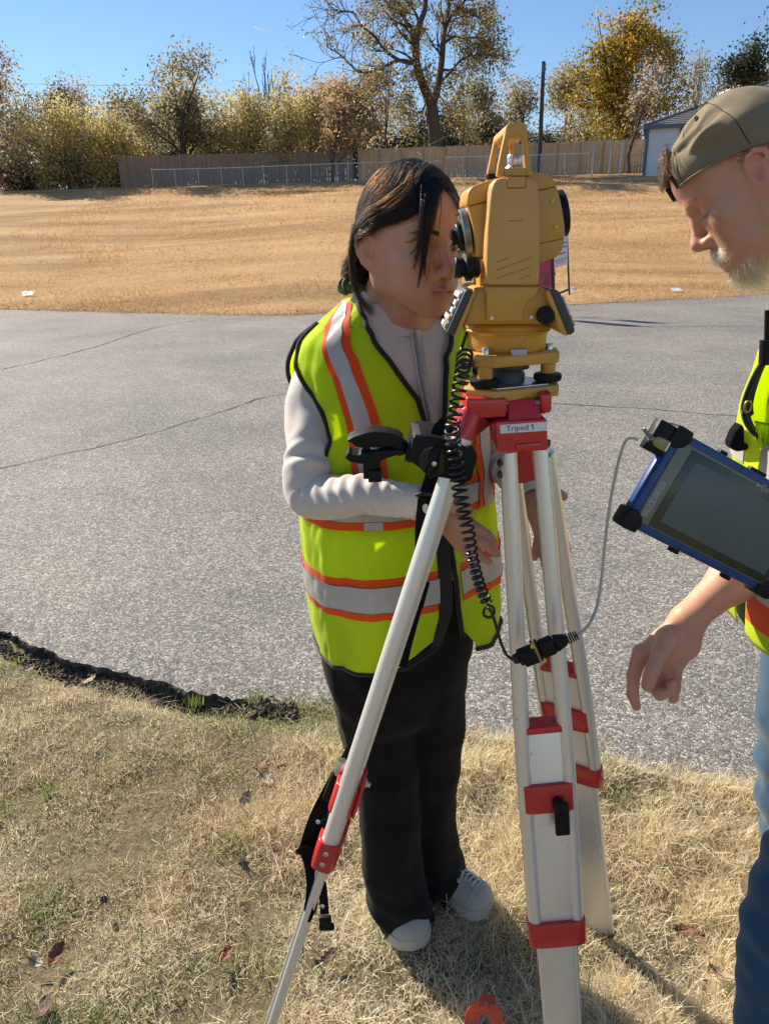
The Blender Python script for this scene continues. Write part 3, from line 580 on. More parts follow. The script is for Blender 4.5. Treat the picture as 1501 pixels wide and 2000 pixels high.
# --- the big cottonwood: trunk and main limbs follow the photo, finer limbs grow from them
def big_tree():
    Y = 47.0; P = lambda x, y, dy=0: W(x, y, Y + dy); rs = np.random.default_rng(77)
    b = P(852, 330); b[2] = gz(b[0], Y)
    t = thing('tall_cottonwood_tree', 'tall wide tree with forked trunk and thinning gold leaves behind the woman', 'tree', b, 'trees beyond the field'); out, tips = [], []
    main = [([(852, 336, 0), (850, 290, 0), (846, 240, 0), (842, 208, 0)], .42, .34), ([(842, 208, 0), (828, 172, -.2), (814, 130, -.5), (812, 90, -.6), (818, 50, -.5), (830, 15, -.3), (828, -30, 0), (822, -70, .2)], .27, .08),
            ([(843, 210, 0), (854, 170, .3), (862, 120, .5), (866, 70, .6), (872, 40, .8), (880, -10, 1), (890, -60, 1)], .23, .06), ([(814, 128, -.5), (790, 118, -1), (765, 122, -1.4), (735, 138, -1.8), (700, 140, -2.2), (668, 110, -2.6), (640, 92, -3)], .10, .025),
            ([(812, 125, -.5), (780, 118, .2), (752, 98, .6), (730, 70, .9), (705, 50, 1.1), (690, 25, 1.2), (655, 20, 1.3), (635, 0, 1.3)], .11, .025), ([(816, 70, -.5), (800, 50, -.2), (780, 25, 0), (755, 5, .2), (742, -30, .4)], .12, .04),
            ([(866, 85, .6), (885, 72, 1), (905, 75, 1.3), (930, 74, 1.6), (945, 90, 1.8)], .09, .025), ([(856, 165, .3), (880, 140, 0), (900, 118, -.4), (925, 108, -.8), (950, 112, -1)], .09, .02), ([(870, 45, .8), (888, 22, .4), (905, 5, 0), (915, -30, -.3)], .11, .04),
            ([(835, 190, 0), (825, 215, .5), (808, 225, .8), (790, 222, 1.1)], .06, .02), ([(846, 225, 0), (868, 228, .4), (886, 232, .7)], .07, .02), ([(844, 210, 0), (850, 178, -.5), (840, 160, -.7)], .06, .02)]
    for pp, r0, r1 in main:
        C = cr_path([P(*q) for q in pp], max(8, len(pp) * 4)); out.append((C, np.linspace(r0, r1, len(C)), 0))
        if r0 > .3: continue
        n = int(np.linalg.norm(C[-1] - C[0]) * (3.2 if r0 < .2 else 1.6)) + 3
        for i in range(n):
            j = rs.integers(int(len(C) * .3), len(C)); d0 = nrm(C[min(j + 1, len(C) - 1)] - C[j - 1]); per = nrm(np.cross(d0, rs.normal(0, 1, 3))); a = rs.uniform(.5, 1.1)
            grow(rs, C[j], d0 * math.cos(a) + per * math.sin(a), rs.uniform(.7, 1.5), max(.02, lerp(r0, r1, j / len(C)) * .4), 2, 4, out, tips, 1.0, .3, .6, 3, (2, 3))
    mb = MB()
    for C, r, lev in out: mb.tube(C, np.maximum(r, .011), 10 if lev == 0 else 4, caps=False)
    mb.build('trunk', M_BARK, t)
    C = np.array([q[0] for q in tips]); zz = C[:, 2]; xx = C[:, 0]
    keep = (rs.uniform(0, 1, len(C)) < np.where(xx < P(700, 100)[0], .15, np.where(xx < P(780, 100)[0], .55, .97))); C = C[keep]
    Q, tint = leaf_cloud(rs, C, 15000, .20, .14, .9)
    np_mesh('crown', Q.reshape(-1, 3), np.arange(len(Q) * 4).reshape(-1, 4), MLEAF['cotton'], t, smooth=False, attrs={'tint': np.repeat(tint, 4)})
MLEAF['cotton'] = leafy('leaves_cotton', [(.14, .11, .05), (.28, .22, .08), (.44, .33, .10), (.52, .38, .11)], .4, .5)
big_tree()
T('yellow and green broad tree beside the pale blue house', 1222, 14, 104, 50, 'maple', 36, leaves=18000, clear=.24, sig=.34, rnd=.85, leaf=.15, maxlev=3, trunk=.28, bark=M_BARKD, up=.8, spread=.75, kids=(3, 4))
T('bare grey tree with fine twigs in front of the yellow green tree', 1226, 96, 50, 43.2, 'brown', 25, leaves=500, clear=.30, sig=.3, maxlev=5, trunk=.11, up=.9, spread=.8, kids=(2, 3))
# ================================================================== GRASS, LEAVES, LITTER
M_STRAW = leafy('dry_grass', [(.19, .13, .075), (.54, .40, .23), (.82, .66, .42), (.94, .82, .58), (.96, .90, .72)], .5, .7, spec=.2)
M_GREENB = leafy('green_grass', [(.06, .09, .025), (.14, .19, .045), (.24, .30, .07), (.34, .38, .10)], .45, .6, spec=.25)
def blades(rs, P, length, width, tilt, curl, segs=3):
    """ribbons: roots P, each curving over; returns verts, quads"""
    n = len(P); az = rs.uniform(0, 2 * math.pi, n); d = np.stack([np.cos(az), np.sin(az)], -1); side = np.stack([-d[:, 1], d[:, 0], np.zeros(n)], -1)
    tw = rs.normal(0, .5, n)[:, None]; side = side * np.cos(tw) + np.array([0, 0, 1.]) * np.sin(tw) * .5
    pts = [P]; a = tilt
    for k in range(segs):
        st = np.stack([d[:, 0] * np.sin(a), d[:, 1] * np.sin(a), np.cos(a)], -1) * (length / segs)[:, None]
        d2 = rs.normal(0, .22, n); c, s = np.cos(d2), np.sin(d2); d = np.stack([d[:, 0] * c - d[:, 1] * s, d[:, 0] * s + d[:, 1] * c], -1)
        pts.append(pts[-1] + st); a = a + curl / segs
    V = []
    for k, p in enumerate(pts):
        w = width * (1 - .85 * (k / segs) ** 1.5); V += [p - side * w[:, None] / 2, p + side * w[:, None] / 2]
    V = np.stack(V, 1); m = 2 * (segs + 1); base = (np.arange(n) * m)[:, None, None]
    q = np.array([[2 * k, 2 * k + 1, 2 * k + 3, 2 * k + 2] for k in range(segs)])[None]
    return V.reshape(-1, 3), (base + q).reshape(-1, 4), m
def near_grass():
    rs = np.random.default_rng(5)
    # lawn roots, denser toward the camera side that is seen
    n = 950000; X = rs.uniform(-2.2, 1.7, n); Y = rs.uniform(.7, 2.95, n)
    e = edge_y(X) - Y; PP_ = np.stack([X, Y, X * 0], -1) - CAMP; wv = PP_ @ CF; uu = 750.5 + F * (PP_ @ CR) / wv; vv = 1000 - F * (PP_ @ CU) / wv
    over = np.where((X > -.55) | (X < -1.25), .035, -.012) + .03 * vnoise(np.stack([X * 6, Y * 0, X * 0], -1), 1, 77)
    keep = (e > -over + .025 * rs.normal(0, 1, n)) & (uu > -260) & (uu < 1760) & (vv < 2180); X, Y, e = X[keep], Y[keep], e[keep]
    P3 = np.stack([X, Y, X * 0], -1)
    gold = sstep(-.55, .05, X + .35 * vnoise(P3 * 2.2, 1, 8) + .25 * (1.5 - Y))            # taller golden grass round the tripod
    clump = vnoise(P3 * 7, 1, 9) + .6 * vnoise(P3 * 19, 1, 10)
    keep = rs.uniform(0, 1, len(X)) < np.clip(.62 + .42 * clump + .05 * gold, .34 - .22 * gold, 1); X, Y, e, gold, clump, P3 = X[keep], Y[keep], e[keep], gold[keep], clump[keep], P3[keep]
    n = len(X); Z = np.where(Y > edge_y(X), np.minimum(lawn_z(X, edge_y(X)), road_z(X, Y)) - .008, lawn_z(X, Y) - .004)
    L = rs.gamma(5, .2, n) * lerp(.017, .041, gold) * np.clip(1 + .55 * clump, .5, 1.8); w = rs.uniform(.0012, .0030, n) * lerp(.9, 1.1, gold)
    tilt = rs.uniform(.2, 1.35, n); curl = rs.uniform(.1, 1.5, n)
    gr = .32 + vnoise(P3 * 1.7, 1, 21) + .8 * vnoise(P3 * 6, 1, 22) + .45 * sstep(.45, .05, e) * (X < .2)
    pg = np.clip(.07 + .66 * sstep(.25, .95, gr) * (1 - .8 * gold) + .05 * (1 - gold), 0, .75)
    green = rs.uniform(0, 1, n) < pg
    tint = np.clip(.70 + .24 * rs.normal(0, 1, n) + .16 * vnoise(P3 * 3.3, 1, 23) - .12 * (1 - gold), 0, 1)
    for nm, sel, mat in (('dry_grass', ~green, M_STRAW), ('green_grass', green, M_GREENB)):
        V, Q, m = blades(rs, np.stack([X, Y, Z], -1)[sel], L[sel] * (1 if nm == 'dry_grass' else .8), w[sel] * (1 if nm == 'dry_grass' else 1.3), tilt[sel], curl[sel], 2)
        kind(np_mesh(nm, V, Q, mat, smooth=False, attrs={'tint': np.repeat(tint[sel], m)}), 'stuff')
    # loose dead stems lying on top
    n = 5000; X = rs.uniform(-2.2, 1.8, n); Y = rs.uniform(.5, 2.8, n); k = Y < edge_y(X) + .02; X, Y = X[k], Y[k]; n = len(X)
    V, Q, m = blades(rs, np.stack([X, Y, lawn_z(X, Y) + rs.uniform(.008, .03, n)], -1), rs.uniform(.02, .065, n), rs.uniform(.0009, .0018, n), rs.uniform(1.2, 1.75, n), rs.uniform(-.3, .5, n))
    kind(np_mesh('dead_stems', V, Q, M_STRAW, smooth=False, attrs={'tint': np.repeat(rs.uniform(.45, 1, n), m)}), 'stuff')
    # tall bright tufts at the lawn edge
    for x, y, c, ln in ((1205, 1600, 60, .075), (1225, 1590, 46, .07), (1265, 1600, 34, .05), (1290, 1618, 30, .04), (385, 1380, 34, .045), (30, 1300, 30, .03), (500, 1375, 60, .05), (450, 1650, 46, .045), (100, 1552, 34, .04), (10, 1588, 24, .04), (1190, 1625, 30, .05)):
        q = G(x, y, .0); th = rs.normal(0, .02, (c, 2)); P = np.stack([q[0] + th[:, 0], q[1] + th[:, 1], np.full(c, q[2])], -1)
        V, Q, m = blades(rs, P, rs.uniform(.6, 1.15, c) * ln, rs.uniform(.0025, .005, c), rs.uniform(.02, .5, c), rs.uniform(.1, .8, c), 4)
        o = np_mesh('green_tuft', V, Q, M_GREENB, smooth=False, attrs={'tint': np.repeat(rs.uniform(.5, 1, c), m)}); kind(o, 'stuff')
near_grass()
def field_grass():
    rs = np.random.default_rng(6); n = 120000
    X = rs.uniform(-13, 12, n); s = rs.uniform(0, 1, n) ** 1.9; f = far_y(X); Y = f - .12 + s * 27 + .05 * rs.normal(0, 1, n)
    P3 = np.stack([X, Y, X * 0], -1); c = vnoise(P3 * 1.3, 1, 31) + .7 * vnoise(P3 * np.array([.5, 1.6, 1]), 1, 32) + .5 * vnoise(P3 * 4, 1, 33)
    k = rs.uniform(0, 1, n) < np.clip(.50 + .5 * c + .4 * vnoise(P3 * np.array([.3, 1.1, 1]), 1, 35), .03, 1); X, Y, c, P3, s = X[k], Y[k], c[k], P3[k], s[k]; n = len(X)
    Z = field_z(X, np.maximum(Y, far_y(X))) - .01
    sc = 1 + 1.6 * s
    V, Q, m = blades(rs, np.stack([X, Y, Z], -1), rs.uniform(.04, .11, n) * np.clip(1 + .5 * c, .5, 2) * sc ** .4, rs.uniform(.006, .013, n) * sc, rs.uniform(.1, 1.2, n), rs.uniform(.2, 1.2, n), 2)
    t = np.clip(.54 + .18 * rs.normal(0, 1, n) + .10 * c + .30 * vnoise(P3 * np.array([.22, .8, 1]), 1, 34), 0, 1)
    kind(np_mesh('field_grass', V, Q, M_FSTRAW, smooth=False, attrs={'tint': np.repeat(t, m)}), 'stuff')
M_FSTRAW = leafy('field_straw', [(.27, .145, .065), (.52, .305, .148), (.70, .445, .232), (.82, .57, .33)], .35, .8, spec=.1)
field_grass()

# --- fallen leaves, each its own
def leaf_mat(name, c0, c1): return plain(name, c0, .7, var=.35, vscale=70, bmp=.5, bscale=160, bdist=.002)
M_LF = {'rust': leaf_mat('rust_leaf', (.22, .075, .025), 0), 'tan': leaf_mat('tan_leaf', (.36, .25, .15), 0), 'pale': leaf_mat('pale_leaf', (.42, .32, .22), 0), 'dark': leaf_mat('dark_leaf', (.10, .05, .03), 0), 'orange': leaf_mat('orange_leaf', (.38, .15, .03), 0)}
def dead_leaf(label, px, py, size_px, col, lobed, seed, turn=None, z=.022, lift=.8):
    rs = np.random.default_rng(seed); c = G(px, py, z); s = .85 * size_px / 1501 * (c[1] * .94 + (H - z) * .34) * 1501 / F
    nu, nv = 13, 7; P = np.zeros((nu, nv, 3))
    yaw = rs.uniform(0, 6.28) if turn is None else turn; curl = rs.uniform(.3, .9) * lift * 2; fold = rs.uniform(.2, 1.1)
    for i in range(nu):
        u = i / (nu - 1); w = .29 * math.sin(math.pi * min(1, u * 1.02) ** .8) ** .8
        if lobed: w *= .55 + .75 * abs(math.sin(u * math.pi * 3.0 + .3))
        else: w *= 1 + .10 * math.sin(u * 23 + seed)
        for j in range(nv):
            v = j / (nv - 1) * 2 - 1
            P[i, j] = ((u - .5), v * w * (1 - .15 * abs(v)), curl * .8 * (u - .5) ** 2 + fold * .3 * abs(v) * w + .02 * math.sin(u * 19 + v * 4 + seed))
    R = Matrix.Rotation(yaw, 3, 'Z') @ Matrix.Rotation(rs.uniform(-.5, .5) * lift, 3, 'X') @ Matrix.Rotation(rs.uniform(-.35, .35) * lift, 3, 'Y')
    Q = (P.reshape(-1, 3) @ np.array(R).T) * s + c; lo = Q[:, 2].min(); Q[:, 2] += max(0, .012 - lo)
    t = thing('fallen_leaf', label, 'leaf', (c[0], c[1], .0), 'dead leaves fallen on the near grass')
    mb = MB(); Q = Q.reshape(nu, nv, 3); mb.grid(Q); mb.grid((Q - np.array([0, 0, .0012]))[:, ::-1]); mb.build('blade', M_LF[col], t)
    mid = Q[:, nv // 2] + np.array([0, 0, .0006]); st = mid[0] + (mid[0] - mid[2]) * .9
    mb = MB(); mb.tube(np.vstack([st[None], mid]), np.linspace(.0012, .0004, nu + 1), 5); mb.build('leaf_stalk', M_LF['dark'] if col != 'dark' else M_LF['tan'], t)
LV = [
 ('rust brown leaf standing up at the bottom left of the grass', 108, 1868, 62, 'rust', 0), ('pale torn leaf lying just left of the rust brown leaf', 72, 1880, 40, 'pale', 0), ('dark curled leaf at the very bottom left', 85, 1975, 70, 'dark', 0),
 ('tan curled leaf lying against the broken asphalt edge', 172, 1330, 42, 'tan', 0), ('pale oval leaf beside the asphalt edge at far left', 58, 1304, 30, 'pale', 0), ('rust leaf left of the pale curled leaf beyond the strap', 508, 1500, 36, 'rust', 1),
 ('pale curled leaf standing left of the tripod strap', 520, 1522, 46, 'pale', 0), ('long pale leaf lying in the grass left of the trousers', 478, 1568, 54, 'tan', 0), ('brown upright leaf right of the pale curled leaf', 546, 1492, 40, 'rust', 1),
 ('orange red leaf behind the black leg strap', 642, 1510, 40, 'orange', 1), ('tan leaf under the trousers by the asphalt', 940, 1478, 44, 'tan', 0), ('bright rust lobed leaf between the trousers and the tripod', 918, 1562, 44, 'orange', 1),
 ('orange lobed leaf lying right of the tripod', 1308, 1665, 34, 'orange', 1), ('brown lobed leaf in the golden grass right of the tripod', 1335, 1815, 44, 'rust', 1), ('small orange leaf on the green patch at left centre', 358, 1708, 22, 'orange', 0),
 ('brown leaf in the short grass left of centre', 205, 1768, 40, 'dark', 1), ('pale leaf in the short grass near the left leg foot', 350, 1828, 26, 'pale', 0), ('brown curled leaf left of the tripod foot at the bottom', 438, 1868, 50, 'rust', 1),
 ('dark brown leaf by the low bright tuft', 460, 1660, 34, 'dark', 1), ('tan leaf flat on the grass below the tan curled leaf', 410, 1560, 34, 'tan', 1), ('pale twisted leaf between the left leg and the shoe', 600, 1850, 30, 'pale', 0),
 ('grey bark like leaf beside the blue jeans', 1405, 1905, 60, 'tan', 0), ('dark leaf half buried right of the left tripod foot', 640, 1870, 44, 'dark', 1), ('small orange scrap of leaf at the foot of the rear tripod leg', 1190, 1830, 26, 'orange', 0), ('pale small leaf near the top of the left grass', 18, 1478, 18, 'pale', 0), ('rust leaf lying behind the strap loop', 600, 1660, 34, 'rust', 0)]
for i, (lb, x, y, s, c, lob) in enumerate(LV): dead_leaf(lb, x, y, s, c, lob, 40 + i)

# --- orange flagging ribbon at the bottom
M_RIB = plain('flagging_ribbon', (.62, .08, .035), .45, var=.1, bmp=.1, bscale=60, bdist=.002)
def ribbon_px(pts, w, mat, name, parent=None, seed=0, n=30, up=(0, 0, 1)):
    C = cr_path(pts, n); T = np.gradient(C, axis=0); T /= np.linalg.norm(T, axis=1)[:, None]; S = np.cross(T, np.array(up, float)); S /= np.linalg.norm(S, axis=1)[:, None] + 1e-9
    ww = np.broadcast_to(np.asarray(w, float), (n,)); A = C + S * ww[:, None] / 2; B = C - S * ww[:, None] / 2; N = np.cross(S, T) * .0006
    mb = MB(); mb.grid(np.array([A + N, C + N * 2.5, B + N, B - N, C + N * .5, A - N]), close_u=True); return mb.build(name, mat, parent)
q = G(945, 1965, .05); rt = thing('flagging_ribbon', 'orange plastic marking ribbon tied in the grass at the bottom edge', 'ribbon', (q[0], q[1], 0))
ribbon_px([G(952, 1942, .085), G(950, 1962, .075), G(930, 1972, .065), G(920, 1990, .04), G(923, 2040, .012)], [.028] * 30, M_RIB, 'ribbon_tail', rt, up=(.2, -1, .5))
ribbon_px([G(953, 1944, .086), G(955, 1965, .08), G(968, 1985, .06), G(970, 2040, .012)], [.026] * 30, M_RIB, 'ribbon_tail', rt, up=(.0, -1, .5))
q = G(940, 1975, .07); mb = MB(); mb.tube([G(938, 1966, .07), G(950, 1963, .078), G(964, 1968, .07)], [.006, .010, .006], 8); mb.build('knot', M_RIB, rt)

# --- white litter on the field and by the road
M_PAPER = plain('white_litter', (.8, .8, .8), .6, var=.05)
def litter(label, px, py, wpx, hpx, Y=None, crumple=.3, seed=0):
    q = road_hit(px, py)
    for _ in range(30):
        q2 = W(px, py, q[1]); q = np.array([q2[0], q[1] + (q2[2] - gz(q2[0], q[1])) * 4, q2[2]])
        if abs(q2[2] - gz(q2[0], q[1])) < .01: break
    q = W(px, py, q[1]); s = q[1] / F; rs = np.random.default_rng(seed); nu = 8; P = np.zeros((nu, nu, 3))
    for i in range(nu):
        for j in range(nu): P[i, j] = ((i / 7 - .5) * wpx * s, (j / 7 - .5) * wpx * s * .6, (j / 7) * hpx * s * .8 + rs.uniform(-1, 1) * crumple * hpx * s * .3)
    P += np.array([q[0], q[1], gz(q[0], q[1]) + .02]); mb = MB(); mb.grid(P); mb.grid(P[:, ::-1] - np.array([0, 0, .004])); o = mb.build('litter', M_PAPER); return tag(o, label, 'litter', 'scraps of white litter')
litter('flat white paper scrap lying on the field at far left', 55, 579, 22, 9, crumple=.4, seed=1)
litter('white scrap at the far road edge left of the bearded man', 1319, 570, 18, 6, seed=2)
litter('small white ball of litter beside the sign leg', 1120, 570, 8, 7, crumple=1, seed=3)

# --- A-frame signs at the far road edge
M_BLACK = plain('black_metal', (.02, .02, .022), .5); M_SRED = plain('sign_red', (.48, .055, .075), .55, var=.06); M_SWHITE = plain('sign_white', (.70, .71, .73), .5, var=.03); M_INK = plain('sign_ink', (.10, .11, .13), .7); M_INKR = plain('sign_red_ink', (.62, .10, .12), .7)
def font_mesh(txt, size, name):
    c = bpy.data.curves.new(name, 'FONT'); c.body = txt; c.size = size; c.align_x = 'CENTER'; c.align_y = 'CENTER'; c.extrude = size * .006; c.resolution_u = 2
    o = bpy.data.objects.new(name, c); COL.objects.link(o); dg = bpy.context.evaluated_depsgraph_get(); me = bpy.data.meshes.new_from_object(o.evaluated_get(dg)); bpy.data.objects.remove(o); return me
SY = 12.6
def sp(x, y, dy=0): return W(x, y, SY + dy)
st = thing('white_road_sign', 'white sign with grey and red print on a black frame behind the yellow instrument', 'sign', sp(1108, 575))
for a, b_ in ((sp(1106, 452), sp(1111, 576)), (sp(1080, 462), sp(1081, 582)), (sp(1079, 578, -.02), sp(1110, 565, .02)), (sp(1080, 462), sp(1106, 452))):
    mb = MB(); mb.tube([a, b_], .016, 8); mb.build('frame_bar', M_BLACK, st)
for a, b_ in ((sp(1106, 455), sp(1117, 566, .6)),): mb = MB(); mb.tube([a, b_ * [1, 1, 1]], .014, 8); 
mb = MB(); A = [sp(1080, 465, -.03), sp(1107, 455, -.03), sp(1108, 516, -.03), sp(1080, 525, -.03)]; mb.prism(A, [p + np.array([0, .012, 0]) for p in A]); pn = mb.build('sign_panel', M_SWHITE, st, smooth=False)
rsx = np.random.default_rng(3)
for (x0, y0, x1, y1, hh, mt) in ((1099, 475, 1107, 473, 3.0, M_INK), (1097, 483, 1107, 481, 3.0, M_INK), (1092, 497, 1104, 493, 4.5, M_INKR), (1082, 511, 1107, 503, 2.2, M_INK), (1085, 515, 1103, 509, 2.4, M_INKR)):
    mb = MB(); k = max(3, int((x1 - x0) / 2.2))
    for i in range(k):
        u = (i + .15) / k; v = (i + .85) / k; a = sp(lerp(x0, x1, u), lerp(y0, y1, u) - hh / 2, -.034); c = sp(lerp(x0, x1, v), lerp(y0, y1, v) + hh / 2 * rsx.uniform(.5, 1), -.034)
        mb.add([(a[0], a[1], a[2]), (c[0], a[1], a[2]), (c[0], a[1], c[2]), (a[0], a[1], c[2])], [(0, 1, 2, 3)])
    kind(mb.build('print_line', mt, pn, smooth=False), 'stuff')
st = thing('red_road_sign', 'red sign panel on a black post just left of the white road sign', 'sign', sp(1070, 585, -.4))
mb = MB(); A = [sp(1046, 472, -.4), sp(1075, 466, -.4), sp(1078, 562, -.4), sp(1049, 568, -.4)]; mb.prism(A, [p + np.array([0, .03, 0]) for p in A]); pn = mb.build('sign_panel', M_SRED, st, smooth=False)
mb = MB(); A = [sp(1076, 462, -.42), sp(1080, 461, -.42), sp(1083, 588, -.42), sp(1078, 588, -.42)]; mb.prism(A, [p + np.array([0, .05, 0]) for p in A]); mb.build('post', M_BLACK, st, smooth=False)
for y in (534, 541): mb = MB(); mb.tube([sp(1054, y, -.405), sp(1076, y - 1, -.405)], .006, 5); mb.build('print_line', M_INK, pn)
mb = MB(); cpt = sp(1066, 551, -.405); mb.tube([cpt + np.array([math.cos(a) * .025, 0, math.sin(a) * .05]) for a in np.linspace(0, 2 * math.pi, 16)], .006, 5); mb.build('round_mark', M_INK, pn)
mb = MB(); mb.lathe([(.02, 0), (.02, .02)], sp(1082, 535, -.44), (0, -1, 0), 10); mb.build('bolt', M_SRED, st)
# ================================================================== TOTAL STATION
M_GOLD = plain('gold_enamel', (.60, .315, .052), .44, var=.13, vscale=14, bmp=.12, bscale=900, bdist=.0006)
M_GOLDP = plain('gold_panel', (.60, .325, .088), .5, var=.10, vscale=16, bmp=.15, bscale=1100, bdist=.0005)
M_GROOVE = plain('groove', (.22, .115, .03), .7)
M_RUB = plain('black_rubber', (.008, .008, .0092), .55, spec=.25, var=.2, vscale=80)
M_DGREY = plain('dark_grey_frame', (.050, .050, .054), .5, var=.12, bmp=.1, bscale=700, bdist=.0005)
M_KEYP = plain('key_panel', (.20, .205, .21), .5); M_KEY = plain('key_white', (.75, .75, .73), .4); M_KEYO = plain('key_orange', (.70, .32, .06), .4); M_KEYB = plain('key_blue', (.10, .30, .50), .4)
M_STEEL = plain('steel', (.62, .62, .63), .3, .95, vscale=60); M_YDOT = plain('yellow_plug', (.72, .52, .04), .45)
M_EYEG = plain('eyepiece_grey', (.22, .23, .23), .4, .5); M_LENS = plain('lens_black', (.01, .01, .012), .15)
AX, AY = .1705, 1.03
ts = thing('total_station', 'yellow surveying total station with black eyepieces on top of the tripod', 'survey instrument', (AX, AY, 1.315))
YF = .945
# front standard cover
pan = [(949, 558), (949.5, 500), (951.5, 450), (955.5, 400), (958.5, 372), (962, 358), (969, 349.5), (979, 346.5), (1036, 346.5), (1045, 349.5), (1050.5, 358), (1053, 390), (1054.3, 450), (1054, 500), (1052.6, 558)]
mb = MB(); mb.pxprism(pan, YF, YF + .035); mb.build('side_cover', M_GOLDP, ts, bevel=.0045, seg=3, angle=40)
mb = MB(); mb.pxprism([(950.5, 560.2), (951.5, 557), (1051.5, 557), (1050.5, 560.2)], YF + .0035, YF + .03); mb.build('cover_seam', M_GROOVE, ts)
mb = MB(); mb.pxprism([(948.5, 559.6), (1052.5, 559.6), (1050.5, 571), (1044, 579), (1032, 589), (1024, 601), (1020.5, 614), (1019.5, 629), (950, 629)], YF - .001, YF + .03); mb.build('lower_cover', M_GOLD, ts, bevel=.003, seg=3)
mb = MB(); mb.pxprism([(989, 345), (1026, 345), (1025, 366), (990.5, 367)], YF - .0012, YF + .02); lt = mb.build('battery_latch', M_GOLDP, ts, bevel=.0012)
mb = MB()
for a, b_ in (((990, 345), (991, 367.6)), ((991, 367.6), (1025, 366.6)), ((1025, 366.6), (1026, 345))): mb.tube([W(*a, YF - .0003), W(*b_, YF - .0003)], .0006, 6)
mb.build('latch_gap', M_GROOVE, lt)
mb = MB()
for a, b_ in (((970, 512), (991, 504)), ((971, 527), (1036, 503)), ((970, 543.5), (1036, 521)), ((1015, 545.5), (1035, 536.5))): mb.tube([W(*a, YF + .0001), W(*b_, YF + .0001)], .0007, 6)
mb.build('moulded_line', plain('mould_line', (.42, .23, .06), .6), ts)
mb = MB()
for a, b_ in (((991.5, 431.3), (1001, 431.5)), ((1011, 431.3), (1020, 431.2))): mb.tube([W(*a, YF - .0001), W(*b_, YF - .0001)], .0004, 6)
mb.tube([W(1006 + 1.7 * math.cos(a), 431.3 + 1.7 * math.sin(a), YF - .0001) for a in np.linspace(0, 6.2832, 14)], .00025, 5); mb.build('axis_mark', M_GROOVE, ts)
# rear standard
back = [(x, y) for x, y in pan]; mb = MB(); A = [W(x, y, YF) + np.array([0, .125, 0]) for x, y in back]; mb.prism(A, [p + np.array([0, .03, 0]) for p in A]); mb.build('rear_cover', M_GOLDP, ts, bevel=.0045, seg=2)
# telescope body, tilted, in three shells with seams
def clip(poly, a, b_, keep):
    out = []; sd = lambda p: ((b_[0] - a[0]) * (p[1] - a[1]) - (b_[1] - a[1]) * (p[0] - a[0])) * keep
    for i in range(len(poly)):
        p, q = poly[i], poly[(i + 1) % len(poly)]; s0, s1 = sd(p), sd(q)
        if s0 >= 0: out.append(p)
        if s0 * s1 < 0: t = s0 / (s0 - s1); out.append((p[0] + (q[0] - p[0]) * t, p[1] + (q[1] - p[1]) * t))
    return out
tele = [(947, 510), (933, 506), (930, 480), (925, 450), (918.5, 420), (913.5, 405), (911.3, 399), (911.6, 390), (913.5, 378), (917, 369), (924, 363), (940, 357), (965, 349), (1000, 341), (1040, 337), (1060, 336.3), (1069, 339), (1077, 345.5), (1084, 356), (1088, 370), (1093, 390), (1098, 415), (1101.5, 440), (1102, 458), (1100.5, 475), (1096, 489), (1090, 498), (1082, 504.5), (1066, 509.5), (1050, 514), (1000, 520)]
s1a, s1b = (905, 405.5), (1095, 363); s2a, s2b = (925, 505.5), (1110, 463)
off = lambda p, d: (p[0], p[1] + d)
YT = .985
for nm, pl in (('telescope_top', clip(tele, off(s1a, -.9), off(s1b, -.9), -1)), ('telescope_body', clip(clip(tele, off(s1a, .5), off(s1b, .5), 1), off(s2a, -.5), off(s2b, -.5), -1)), ('telescope_base', clip(tele, off(s2a, .7), off(s2b, .7), 1))):
    mb = MB(); mb.pxprism(pl, YT, YT + .095); mb.build(nm, M_GOLD if nm != 'telescope_body' else M_GOLD, ts, bevel=.0035 if nm != 'telescope_body' else .003, seg=3, angle=50)
cx, cy = 1005, 425; mb = MB(); mb.pxprism([(cx + (x - cx) * .975, cy + (y - cy) * .975) for x, y in tele], YT + .003, YT + .092); mb.build('telescope_core', M_GROOVE, ts)
TAX = nrm(np.array([math.cos(math.radians(11)), 0, math.sin(math.radians(11))]))
for x, y in ((1078, 392), (1085, 443)): mb = MB(); mb.lathe([(.0027, 0), (.0027, .0016), (.002, .002)], W(x, y, YT + .0004), (0, -1, 0), 18); mb.build('screw_plug', M_YDOT, ts)
# objective ring on the right
oc = W(1094, 417, YT + .045); mb = MB(); mb.lathe([(.024, -.006), (.0285, -.004), (.0285, .0045), (.026, .006), (.022, .006), (.021, .002)], oc, TAX, 36); ob = mb.build('objective_ring', M_RUB, ts)
mb = MB(); mb.lathe([(.021, 0), (.012, .002), (.0, .0025)], oc + TAX * .0015, TAX, 30); mb.build('objective_lens', M_LENS, ob)
# eyepiece plate on the left
ec = W(909.5, 453, YT + .040); mb = MB(); mb.lathe([(.026, -.004), (.0285, -.003), (.0285, .0045), (.027, .0055), (.019, .0058)], ec, -TAX, 36); ep = mb.build('eyepiece_plate', M_EYEG, ts)
mb = MB(); mb.lathe([(.0185, .004), (.0185, .010), (.0175, .0105), (.0155, .0110), (.0145, .0125), (.010, .0130), (.0095, .0150), (.0108, .0155), (.0108, .0190), (.0092, .0200), (.006, .0200), (.005, .018)], ec + np.array([0, 0, -.003]), -TAX, 30); mb.build('eyepiece', M_RUB, ep)
for dx, dz in ((0, .024), (.003, -.0225)):
    mb = MB(); p = ec + np.array([dx, -.006, dz]); mb.tube([p, p - TAX * .015], [.0026, .0022], 10); mb.build('grip_pin', M_EYEG, ep)
